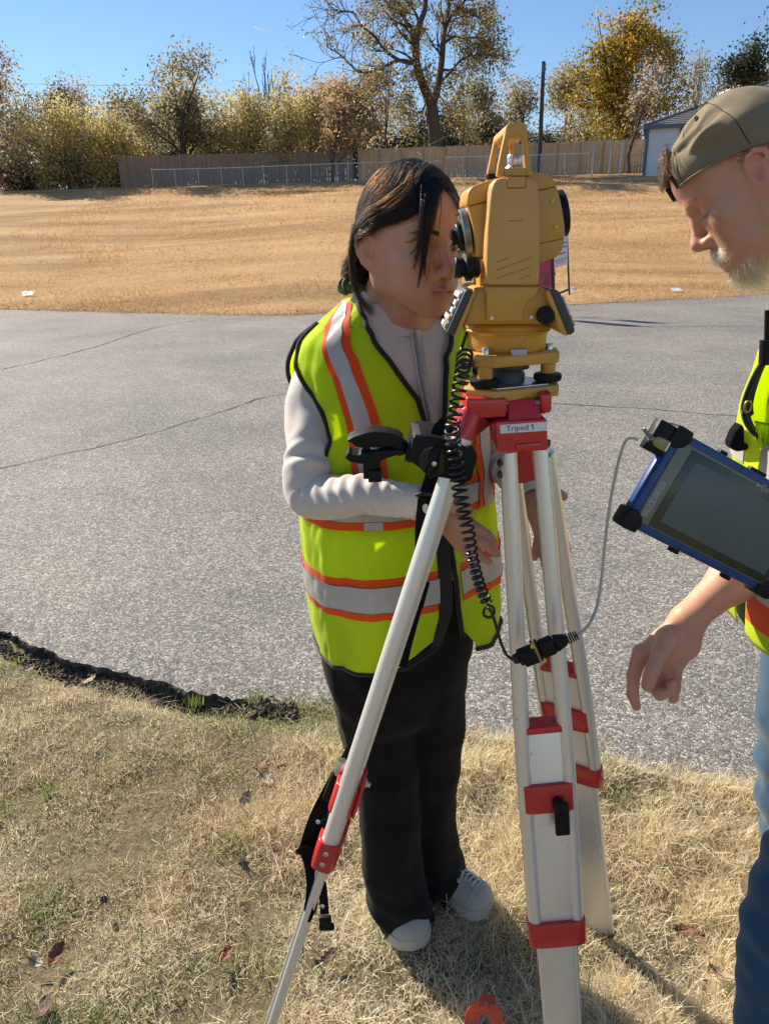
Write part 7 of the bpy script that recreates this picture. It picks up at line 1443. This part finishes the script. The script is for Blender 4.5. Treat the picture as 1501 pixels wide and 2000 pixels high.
# --- trousers and shoes
M_TRS = cloth_mat('black_trousers', (.0065, .0058, .0057), .95, 1100, .25, fold=.35, sheen=.03, var=.25, vscale=9)
ST_ = Sculpt((-.20, .98, -.02), (.30, 1.52, .90), .0055)
def lp(px, py, Y): return W(px, py, Y)
for z0, z1, r0, r1, hw in ((.86, .78, .090, .090, .062), (.78, .70, .090, .084, .058), (.70, .63, .084, .074, .052)):
    for q in (-1, 0, 1):
        c = [np.array([.024, 1.25, z]) + WB.r * hw * q for z in (z0, z1)]; ST_.cone(c[0], c[1], r0, r1, .03)
RL = [(728, 1340, 1.240, .080), (740, 1420, 1.248, .072), (752, 1500, 1.252, .065), (760, 1600, 1.255, .0625), (765, 1690, 1.258, .064), (776, 1750, 1.262, .066), (788, 1795, 1.268, .064)]
LL = [(826, 1340, 1.280, .078), (834, 1420, 1.300, .070), (838, 1500, 1.315, .062), (836, 1570, 1.330, .058), (842, 1640, 1.345, .058), (858, 1700, 1.355, .061), (872, 1735, 1.360, .060), (880, 1750, 1.364, .057)]
for rows in (RL, LL): ST_.chain([lp(*r[:3]) for r in rows], [r[3] for r in rows], .012)
for rows in (RL, LL):      # hem: open cuff cut flat just above the shoe
    q = lp(*rows[-1][:3]); ST_.put(lambda P, z=q[2] - .006: P[..., 2] - z + np.where(np.abs(P[..., 0] - q[0]) < .09, 0, 1), q - np.array([.085, .085, .09]), q + np.array([.085, .085, .0]), .004, True)
def tr_folds(V):
    z = V[:, 2]; f = .0065 * vnoise(V * np.array([9, 9, 4]), 1, 131) + .0025 * vnoise(V * np.array([22, 22, 9]), 1, 132)
    f += .0022 * sstep(.22, .06, z) * np.sin(z * 95 + 60 * V[:, 0] + 5 * vnoise(V * 8, 1, 133)) + .006 * vnoise(V * np.array([30, 30, 3.0]), 1, 134) * sstep(.75, .5, z) + .003 * sstep(.55, .66, z) * np.sin(V[:, 0] * 90 + z * 60)
    return f
sculpt_cloth(ST_, M_TRS, 'trousers', w_, tr_folds, 1)
M_SHOE = cloth_mat('grey_canvas', (.40, .365, .32), .8, 700, .5, sheen=.1, var=.08, vscale=30); M_SOLE = plain('shoe_sole', (.44, .41, .36), .6, var=.08, bmp=.2, bscale=200, bdist=.001); M_LACE = cloth_mat('lace', (.52, .50, .47), .8, 900, .5)
def shoe(heel, toe, parent, w=.045, name='shoe'):
    heel, toe = np.array(heel, float), np.array(toe, float); d = toe - heel; L = np.linalg.norm(d); d /= L; sd = np.array([-d[1], d[0], 0]); up = np.array([0, 0, 1.]); n, k = 40, 28; up_r, so_r = [], []
    for i in range(n):
        u = i / (n - 1); ww = w * (math.sin(math.pi * min(.999, max(.001, u * .93 + .05))) ** .42) * lerp(.80, 1.06, sstep(.2, .75, u)); tp_ = math.sqrt(max(0.0, 1 - max(0.0, (u - .70) / .30) ** 2.4)); ww = w * (.80 + .26 * sstep(.15, .65, u)) * max(tp_, .002) * (sstep(-.03, .10, u) * .3 + .7); hh = lerp(.058, .046, sstep(.25, .72, u)) * max(.03, tp_ ** .8) * (sstep(-.02, .06, u) * .35 + .65); c = heel + d * L * u + up * .020
        r = []; q = []
        for j in range(k):
            a = math.pi * j / (k - 1); r.append(c + sd * math.cos(a) * ww * (1 - .28 * max(0, math.sin(a)) ** 2) + up * hh * math.sin(a) ** .75)
        up_r.append(r); so_r.append([c + sd * ww * 1.05 + up * .006, c + sd * ww * 1.08 + up * -.004, c + sd * ww * 1.06 - up * .020, c - sd * ww * 1.06 - up * .020, c - sd * ww * 1.08 + up * -.004, c - sd * ww * 1.05 + up * .006])
    mb = MB(); mb.grid(np.array(up_r)); s = mb.build(name, M_SHOE, parent, angle=60); mb = MB(); mb.grid(np.array(so_r), close_v=True); mb.add([p for p in so_r[-1]], [tuple(range(6))]); mb.add([p for p in so_r[0]], [tuple(range(6))]); mb.build('sole', M_SOLE, s, angle=50)
    pts = lambda u, v: np.array(up_r[int(u * (n - 1))][int((.5 + v * .5) * (k - 1))]) + up * .002
    mb = MB()
    for i in range(4): u = .50 + .07 * i; mb.tube(cr_path([pts(u, -.32), pts(u + .01, 0) + up * .003, pts(u + .03, .32)], 8), .0022, 6); mb.tube(cr_path([pts(u, .32), pts(u + .01, 0) + up * .004, pts(u + .03, -.32)], 8), .0022, 6)
    mb.tube(cr_path([pts(.5, 0), pts(.46, .3) + up * .01, pts(.52, .5) + up * .004, pts(.5, .1) + up * .004], 16), .002, 6); mb.build('lace', M_LACE, s)
    mb = MB(); mb.tube([np.array(up_r[int(.78 * (n - 1))][j]) + up * .0006 for j in range(2, k - 2)], .0012, 5); mb.build('toe_seam', M_LACE, s)
shoe(G(780, 1740, .022), G(806, 1858, .022), w_, .043); shoe(G(856, 1722, .022), G(955, 1786, .022), w_, .040)
M_SHOE_W = M_SHOE
# ================================================================== PERSON 2: bearded, in the backward cap
m_ = thing('person', 'bearded person in brown backward cap and blue jeans holding the tablet', 'person', (.74, 1.15, 0))
M_SKM = skin('skin_fair', (.68, .395, .255), (.58, .22, .17), (.70, .27, .17), .5)
HM = head_frame(1468, 370, 1.09, -99, 36, -13, (.82, .93, .955))
S = Sculpt((.34, .82, .62), (1.02, 1.50, 1.74), .0024)
sculpt_head(S, HM, True)
tors = np.array([.84, 1.17, 1.36]); S.cone(HM(-.03, 0, -.03), tors, .056, .068, .04); S.cone(HM(.0, 0, -.07), tors + np.array([-.05, 0, -.03]), .04, .06, .04)
S.cone(tors, np.array([.80, 1.17, 1.0]), .09, .10, .03)
q_ = lambda zx, zy, Y: W(1150 + zx / 3.125, 780 + zy / 3.125, Y)
shF = np.array([.80, 1.33, 1.31]); elF = W(1530, 1045, 1.19); wrF = q_(545, 1385, 1.085)
S.cone(tors, shF, .07, .055, .03); S.cone(shF, elF, .05, .042, .02); S.cone(elF, lerp(elF, wrF, .5), .043, .036, .02); S.cone(lerp(elF, wrF, .5), lerp(elF, wrF, .93), .035, .0245, .02)
ax_ = nrm(wrF - elF)
S.cone(lerp(elF, wrF, .90) + np.array([-.007, 0, -.004]), q_(455, 1500, 1.082), .0215, .024, .012); S.cone(lerp(elF, wrF, .90) + np.array([.009, 0, .002]), q_(590, 1500, 1.085), .0205, .021, .012)
# palm block
for a, b_ in (((455, 1490, 1.084), (330, 1545, 1.088)), ((470, 1500, 1.082), (395, 1600, 1.088)), ((520, 1500, 1.084), (455, 1610, 1.086)), ((585, 1500, 1.086), (525, 1610, 1.085))): S.cone(q_(*a), q_(*b_), .0205, .0145, .012)
S.cone(q_(340, 1560, 1.088), q_(520, 1590, 1.086), .014, .014, .012)
f4 = [([(312, 1545, 1.088), (268, 1690, 1.080), (264, 1800, 1.074), (286, 1872, 1.072)], [.0138, .0112, .0100, .0078]),
      ([(392, 1600, 1.088), (400, 1755, 1.074), (430, 1795, 1.052), (470, 1790, 1.046)], [.0140, .0122, .0112, .0092]),
      ([(455, 1610, 1.086), (462, 1735, 1.078), (490, 1765, 1.056), (505, 1735, 1.048)], [.0132, .0116, .0104, .0085]),
      ([(528, 1605, 1.085), (522, 1700, 1.078), (517, 1770, 1.064), (512, 1828, 1.060)], [.0128, .0108, .0098, .0080])]
for P_, r in f4: S.chain([q_(*p) for p in P_], r, .003)
S.chain([q_(478, 1455, 1.072), q_(432, 1545, 1.056), q_(385, 1650, 1.046), q_(352, 1752, 1.042)], [.0180, .0132, .0112, .0086], .006)
S.ell(q_(365, 1710, 1.043), (.0105, .0095, .0135), None, .006)
# near arm: reaches out of the picture to the right edge of the tablet
shN = np.array([.84, 1.00, 1.31]); elN = np.array([.92, .93, 1.06]); tg = TP(wid + .004, hgt * .55, -.012); wrN = tg + np.array([.085, .015, -.005])
S.cone(tors, shN, .07, .055, .03); S.cone(shN, elN, .05, .043, .02); S.cone(elN, wrN, .042, .026, .02); S.cone(wrN, tg + e1 * .030, .026, .022, .012)
for i in range(4): v = .40 + .10 * i; S.chain([tg + e1 * .034 + e2 * (v - .55) * hgt, TP(wid + .012, hgt * v, -.032), TP(wid - .014, hgt * v, -.036), TP(wid - .034, hgt * (v + .01), -.036)], [.0125, .0115, .0102, .0085], .003)
S.chain([tg + e1 * .036 - e2 * .02, TP(wid + .012, hgt * .36, .006), TP(wid - .006, hgt * .34, .016)], [.015, .0125, .0100], .005)
V, Q = S.mesh(); del S
hd = head_tone(HM, V, True); hnd = (V[:, 2] < .90) & (V[:, 0] < .56)
red = np.where(hnd, .28 + .3 * vnoise(V * 55, 1, 5) + .35 * sstep(.80, .70, V[:, 2]), 0) + .12 * (vnoise(V * 40, 1, 6) > .3)
tone = np.clip(hd + np.stack([0 * red, red, 0 * red], -1), 0, 1)
np_mesh('body', V, Q, M_SKM, m_, attrs={'tone': tone})
eyes(HM, m_, (1, 0, -.35))
# nails on the near hand
M_NAIL = plain('finger_nail', (.56, .32, .25), .35, var=.04)
for a, b_, r, toward in (((374, 1700, 1.0352), (357, 1756, 1.0362), .0062, (0, -1, .1)),):
    A, B = q_(*a), q_(*b_); d = nrm(B - A); L = np.linalg.norm(B - A); sd = nrm(np.cross(d, toward)); up = np.cross(sd, d); up = up if up[1] < 0 else -up; P = []
    for i in range(7):
        u = i / 6; wv = r * (1 - .35 * abs(2 * u - 1) ** 3); P.append([A + d * L * u + sd * wv * v + up * (.0012 - .0030 * v * v) for v in np.linspace(-1, 1, 7)])
    mb = MB(); mb.grid(np.array(P)); mb.build('thumb_nail', M_NAIL, m_)
q = q_(478, 1712, 1.058)
# --- cap
M_CAP = cloth_mat('olive_brown_cap', (.235, .175, .105), .9, 1000, .35, fold=.2, sheen=.1, var=.25, vscale=18)
cc_ = np.array([-.008, 0, .050]); cr_ = np.array([.1070, .0835, .0835])
def cap_rim(a): 
    a = abs(a); return np.interp(a, [0, .24, .33, .44, 1.0, 1.57, 2.2, 3.15], [.108, .102, .080, .058, .052, .040, .012, .004])
def cap_pt(a, t, off=0, folds=True):
    """t 0 = rim, 1 = crown button"""
    zr = cap_rim(a); e0 = math.asin(max(-.95, min(.95, (zr - cc_[2]) / cr_[2]))); e = lerp(e0, math.pi / 2, t); d = np.array([math.cos(e) * math.cos(a), math.cos(e) * math.sin(a), math.sin(e)]); o = off
    if folds:
        r1 = math.sin(9.5 * e + 2.2 * abs(a) + .8) * math.exp(-((e - .35) / .55) ** 2) * math.exp(-((abs(a) - .95) / .62) ** 2); r2 = math.sin(16 * e - 5.0 * abs(a) + .5 * math.sin(a * 3)) * math.exp(-((e - .55) / .45) ** 2) * math.exp(-((abs(a) - .85) / .5) ** 2)
        o += .0085 * r1 + .0055 * r2 + .0030 * float(vnoise(np.array([math.cos(a) * 3, math.sin(a) * 3, e * 4]), 1, 61)) - .0012 * math.exp(-(min(abs(abs(a) - x) for x in (.55, 1.57, 2.6)) / .02) ** 2) * (t < .97)
        o -= .002 * math.exp(-((t) / .10) ** 2)
        o += .011 * math.exp(-((abs(a) - .68) / .30) ** 2) * math.exp(-((e - .15) / .35) ** 2)
    p = cc_ + d * (cr_ + max(o, -.0045))
    for c_, r_, mg in (((-.014, 0, .045), (.096, .073, .083), .007), ((.052, 0, .062), (.040, .056, .034), .0145), ((.028, 0, .012), (.062, .062, .075), .010)):
        q = (p - np.array(c_)) / (np.array(r_) + mg); k = np.linalg.norm(q)
        if k < 1: p = np.array(c_) + (p - np.array(c_)) / max(k, .3)
    return p
na, nt_ = 180, 46; P = np.array([[HM(*cap_pt(a, t)) for t in np.linspace(0, 1, nt_)] for a in np.linspace(-math.pi, math.pi, na, endpoint=False)])
mb = MB(); mb.grid(P, close_u=True); inn = np.array([[HM(*cap_pt(a, 0, -.003)) , HM(*(cap_pt(a, 0, -.006) + np.array([0, 0, .010])))] for a in np.linspace(-math.pi, math.pi, na, endpoint=False)]); mb.grid(np.stack([P[:, 0], inn[:, 0], inn[:, 1]], 1), close_u=True); cap = mb.build('cap', M_CAP, m_, angle=80)
M_SEAM = plain('cap_seam', (.045, .036, .026), .9)
for x in (-1.57, -.55, .55, 1.57, 2.6, -2.6): mb = MB(); mb.tube([HM(*cap_pt(x, t, .0004)) for t in np.linspace(0.02, .98, 40)], .0008, 5); mb.build('cap_seam', M_SEAM, cap)
mb = MB(); mb.tube([HM(*cap_pt(a, 0, .0005)) for a in np.linspace(-math.pi, math.pi, 120)], .0016, 6); mb.build('cap_hem', M_CAP, cap)
for sd in (-1, 1): mb = MB(); mb.tube([HM(*cap_pt(sd * a, tt, .0012)) for a, tt in zip(1.02 + .035 * np.cos(np.linspace(0, 6.283, 17)), .66 + .024 * np.sin(np.linspace(0, 6.283, 17)))], .0012, 6); mb.build('cap_eyelet', M_SEAM, cap)
mb = MB(); mb.lathe([(.008, 0), (.007, .003), (.001, .004)], HM(*(cap_pt(0, 1.0))), HM.R[:, 2], 14); mb.build('cap_button', M_CAP, cap)
stp = cr_path([HM(*(cap_pt(a, .0, .002, False) * np.array([1, 1, 0]) + np.array([0, 0, lerp(.072, .066, abs(a) / .45)]))) for a in np.linspace(-.46, .46, 13)], 30); Tt = np.gradient(stp, axis=0); up_ = HM.R[:, 2]; mb = MB(); mb.grid(np.array([stp + up_ * .010, stp + up_ * .010 - nrm(Tt[15]) * 0 + HM.R[:, 0] * .0015, stp - up_ * .009 + HM.R[:, 0] * .0015, stp - up_ * .009]), close_u=True); mb.build('cap_strap', M_WEB, cap)
bm_ = []
for a in np.linspace(-.75, .75, 21): r = []; p0 = cap_pt(math.pi + a, 0, .0, False); [r.append(HM(*(p0 + np.array([-u * .072 * math.cos(a * 1.4), 0, -.018 * u - .010 * (a / .75) ** 2 * u])))) for u in np.linspace(0, 1, 8)]; bm_.append(r)
mb = MB(); bm_ = np.array(bm_); mb.grid(bm_); mb.grid((bm_ - up_ * .003)[:, ::-1]); mb.build('cap_brim', M_CAP, cap)
# --- hair, brows, moustache, beard
M_HAIRM = hair_bsdf('grey_brown_hair', .38, .35, .4, .5, .9); M_BEARD = hair_bsdf('grey_beard', .07, .12, .4, .55, .95, tint=(.95, .93, .90)); M_TUFT = hair_bsdf('brown_tuft', .80, .5, .4, .5, .5)
def man_hair():
    rs = np.random.default_rng(31); P, wd, tn = [], [], []
    for sg in (-1, 1):
        for i in range(1600):
            x = rs.uniform(-.085, .032); z = .052 - .018 * (x < 0) - abs(rs.normal(0, .018)) - .05 * sstep(-.03, -.08, x); y = sg * (.0705 * math.sqrt(max(.05, 1 - ((x + .012) / .098) ** 2)) + .001); d = np.array([-.35, sg * .12, -1.]) + rs.normal(0, .22, 3); L = rs.uniform(.006, .013)
            if abs(x + .004) < .022 and z < .036: continue
            P.append([HM(*(np.array([x, y, z]) + d * L * k / 3 + np.array([0, sg * .0012 * k, 0]))) for k in range(4)]); wd.append(.00055); tn.append(rs.uniform(0, 1))
    hair_curves('side_hair', P, .00030, M_HAIRM, m_)
    P, wd, tn = [], [], []
    for i in range(900):
        y = rs.normal(0, .022); z0 = rs.uniform(.084, .114); x0 = .092 - .5 * (z0 - .08); lift = rs.uniform(.008, .019); P.append(cr_path([HM(x0, y, z0), HM(x0 + lift * .6, y * 1.05, z0 + .002), HM(x0 + lift, y * 1.1 + .002, z0 - .007), HM(x0 + lift * .85, y * 1.1, max(.074, z0 - .014))], 7)); wd.append(.0007); tn.append(rs.uniform(0, 1))
    hair_curves('hair_tuft', P, .00030, M_TUFT, m_)
    P, wd, tn = [], [], []
    for i in range(3600):                                   # chin beard
        y = rs.normal(0, .021); u = rs.uniform(0, 1); z = lerp(-.070, -.104, u); x = lerp(.0955, .072, u ** 1.5) - 9 * y * y - .004; d = np.array([lerp(.45, -.10, u), y * 6, -1.0]) + rs.normal(0, .22, 3); L = rs.uniform(.010, .028) * (1 - .1 * u); cu = rs.normal(0, .004, 3)
        c = [HM(*(np.array([x + .002, y, z]) + d * L * t + (np.array([-.006, 0, 0]) + cu) * t * t)) for t in np.linspace(0, 1, 6)]; P.append(c); wd.append(.0009); tn.append(np.clip(rs.normal(.66, .25) - .25 * (u > .8), 0, 1))
    for sg in (-1, 1):                                       # jaw stubble line and corners
        for i in range(900):
            u = rs.uniform(0, 1); p = lerp(np.array([.082, sg * .026, -.058]), np.array([.040, sg * .048, -.078]), u) + rs.normal(0, .006, 3); d = np.array([.1, sg * .25, -1]) + rs.normal(0, .2, 3); L = rs.uniform(.006, .014) * (1 - .6 * u); P.append([HM(*(p + d * L * t)) for t in np.linspace(0, 1, 6)]); wd.append(.0006); tn.append(rs.uniform(.1, .8))
    hair_curves('beard', P, .00034, M_BEARD, m_)
    P, wd, tn = [], [], []
    for i in range(2200):
        y = rs.uniform(-.030, .028); z = -.0385 - .25 * abs(y) + rs.uniform(-.004, .003); x = .0995 - 10 * y * y; d = np.array([.30, math.copysign(.55, y) * min(1, abs(y) / .012), -1.0]) + rs.normal(0, .24, 3); L = rs.uniform(.009, .018); P.append([HM(*(np.array([x, y, z]) + d * L * t + np.array([-.004 * t * t, 0, 0]))) for t in np.linspace(0, 1, 6)]); wd.append(.0007); tn.append(np.clip(rs.normal(.5, .28), 0, 1))
    hair_curves('moustache', P, .00034, M_BEARD, m_)
    brow(HM, m_, M_HAIRM, 110, 9, 1.2, hgt=.027)
man_hair()

# --- vest, shirt, jeans
MROWS = [(.74, .775, 1.17, .165, .125), (.82, .755, 1.17, .17, .13), (.90, .748, 1.17, .18, .132), (1.0, .752, 1.17, .185, .135), (1.1, .742, 1.17, .185, .137), (1.2, .738, 1.17, .182, .136), (1.28, .748, 1.17, .175, .132), (1.34, .79, 1.17, .155, .115), (1.40, .83, 1.17, .11, .085), (1.43, .84, 1.17, .08, .065)]
def m_folds(th, z): P = np.stack([th * 1.2, z * 3, th * 0], -1); return .007 * vnoise(P * 1.6, 1, 141) + .003 * np.sin(th * 6 + z * 21)
MT = Torso(MROWS, math.radians(-90), 2.2, m_folds); MBd = Torso(MROWS, math.radians(-90), 2.2)
M_SHIRT = cloth_mat('dark_shirt', (.03, .035, .05), .85, 900, .3); th = np.linspace(-math.pi, math.pi, 80); zz = np.linspace(.80, 1.425, 50); A, B = np.meshgrid(th, zz, indexing='ij'); mb = MB(); mb.grid(MBd.at(A, B, -.012)); sh_ = mb.build('shirt', M_SHIRT, m_, angle=80)
for a_, b_ in ((shF, elF), (shN, elN)): C = cr_path([lerp(tors, a_, .75), a_, lerp(a_, b_, .35), lerp(a_, b_, .62)], 30); mb = MB(); mb.tube(C, [.060] * 10 + [.059] * 10 + [.057] * 10, 24); mb.build('shirt_sleeve', M_SHIRT, sh_)
mb = MB()
for t0, t1 in ((.10, math.pi), (-math.pi, -.10)):
    th = np.linspace(t0, t1, 70); zz = np.linspace(.800, 1.40, 60); A, B = np.meshgrid(th, zz, indexing='ij'); mb.grid(MT.at(A, B, .006))
mv = mb.build('vest', M_LIME, m_, angle=80); md = mv.modifiers.new('thickness', 'SOLIDIFY'); md.thickness = .0012; md.offset = -1
for z0, z1, mat, off in ((.838, .890, M_ORNG, .0085), (.890, .935, M_REFL, .0098), (.935, .96, M_ORNG, .0085), (1.10, 1.15, M_REFL, .0098)):
    for t0, t1 in ((.13, math.pi), (-math.pi, -.13)): th = np.linspace(t0, t1, 70); A, B = np.meshgrid(th, np.linspace(z0, z1, 6), indexing='ij'); mb = MB(); mb.grid(MT.at(A, B, off)); mb.build('orange_band' if mat is M_ORNG else 'reflective_band', mat, mv, angle=80)
# the folded open front with its black edge, eyelet and pocket
fl = [(1512, 672, 1.165), (1492, 700, 1.150), (1468, 742, 1.140), (1452, 785, 1.135), (1451, 808, 1.135), (1460, 832, 1.138), (1482, 856, 1.142), (1515, 876, 1.147)]
C = cr_path([W(*p) for p in fl], 60); rt = np.array([W(1540, 770, 1.185)] * 60) + np.linspace(-.5, .5, 60)[:, None] * (W(1540, 900, 1.185) - W(1540, 660, 1.185))
grid = np.array([[lerp(C[i], rt[i], t) + np.array([0, .012 * math.sin(t * 3.1), 0]) + .003 * math.sin(i * .35 + t * 6) for t in np.linspace(0, 1, 14)] for i in range(60)]); mb = MB(); mb.grid(grid); mb.grid((grid + np.array([0, .004, 0]))[::-1]); fp = mb.build('vest_front', M_LIME, mv, angle=80)
Cw = np.array([lerp(C[i], rt[i], .03) for i in range(60)]); mb = MB(); mb.grid(np.array([C + np.array([-.003, -.002, 0]), C + np.array([0, -.004, 0]), np.array([lerp(C[i], rt[i], .22 if i < 36 else .14) for i in range(60)]) + np.array([0, .001, 0])])); mb.tube(C, .004, 8); mb.build('black_binding', M_BIND, fp)
mb = MB(); ey = W(1459, 794, 1.130); mb.tube([ey + np.array([math.cos(a) * .0052, 0, math.sin(a) * .0085]) for a in np.linspace(0, 6.283, 20)], .0022, 8); mb.build('eyelet', plain('brass_eyelet', (.40, .30, .12), .35, .8), fp)
pk = np.array([[W(lerp(1474, 1530, u), lerp(824, 834, u) + 50 * v, 1.136 + .004 * math.sin(u * 30)) for v in np.linspace(0, 1, 5)] for u in np.linspace(0, 1, 24)]); mb = MB(); mb.grid(pk); mb.build('vest_pocket', M_LIME, fp, angle=80); mb = MB(); mb.tube(pk[:, 0], .0018, 6); mb.build('pocket_hem', plain('hem_yellow', (.48, .42, .03), .8), fp)
lw = np.array([[W(lerp(1452, 1530, u), lerp(832, 872, u) + lerp(0, 80, v) * 1.0, 1.146 + .01 * v) for v in np.linspace(0, 1, 8)] for u in np.linspace(0, 1, 16)]); mb = MB(); mb.grid(lw); mb.build('vest_front', M_LIME, mv, angle=80)
blk = [(1448, 828), (1434, 845), (1426, 865), (1425, 876), (1440, 884), (1462, 880), (1466, 862), (1455, 838)]; mb = MB(); mb.pxprism(blk, 1.150, 1.175); mb.build('radio_pouch', M_WEB, m_, bevel=.005, seg=3)
mb = MB(); mb.tube([W(1499, 606, 1.150), W(1498, 668, 1.150)], .0052, 12); mb.tube([W(1497, 664, 1.148), W(1494, 712, 1.146)], .0105, 14); pn_ = mb.build('marker_pen', M_PLAS, None); tag(pn_, 'black pen standing in the vest pocket of the bearded person', 'pen')
M_JEAN = cloth_mat('blue_denim', (.030, .078, .135), .85, 1300, .5, fold=.25, sheen=.2, var=.25, vscale=16)
SJ = Sculpt((.40, .70, -.02), (1.12, 1.50, 1.0), .0065)
SJ.cone((.865, 1.17, .90), (.875, 1.17, .78), .125, .13, .03); SJ.cone((.88, 1.09, .78), (.88, 1.25, .78), .11, .11, .03)
jp = lambda px, py, Y, r: W(px, py, Y) + CR * r
for rows in ([(1500, 1280, 1.245, .085), (1487, 1400, 1.235, .080), (1482, 1490, 1.230, .074), (1484, 1560, 1.232, .068), (1493, 1600, 1.24, .066), (1494, 1625, 1.24, .066), (1510, 1690, 1.25, .062), (1545, 1760, 1.26, .060), (1560, 1800, 1.27, .062)],
             [(1620, 1330, 1.04, .090), (1575, 1500, .98, .080), (1535, 1600, .94, .074), (1501, 1690, .91, .068), (1475, 1765, .895, .062), (1456, 1830, .885, .058), (1447, 1900, .88, .058), (1443, 2000, .87, .060), (1450, 2150, .865, .062), (1455, 2290, .86, .064)]):
    SJ.chain([jp(*r) for r in rows], [r[3] for r in rows], .02)
def jn_folds(V): z = V[:, 2]; return .005 * vnoise(V * np.array([10, 10, 5]), 1, 151) + .0035 * np.sin(z * 85 + V[:, 0] * 60 + 2 * vnoise(V * 9, 1, 152)) * (np.exp(-((z - .42) / .14) ** 2) + sstep(.16, .02, z) * .9) + .0015 * vnoise(V * 45, 1, 153)
jn = sculpt_cloth(SJ, M_JEAN, 'jeans', m_, jn_folds, 2)
M_BOOT = plain('brown_boot', (.10, .06, .035), .6, var=.2, bmp=.2, bscale=200)
M_SHOE = M_BOOT; shoe((1.02, 1.29, .022), (.80, 1.30, .022), m_, .05, 'boot'); shoe((.72, .86, .022), (.49, .84, .022), m_, .05, 'boot')
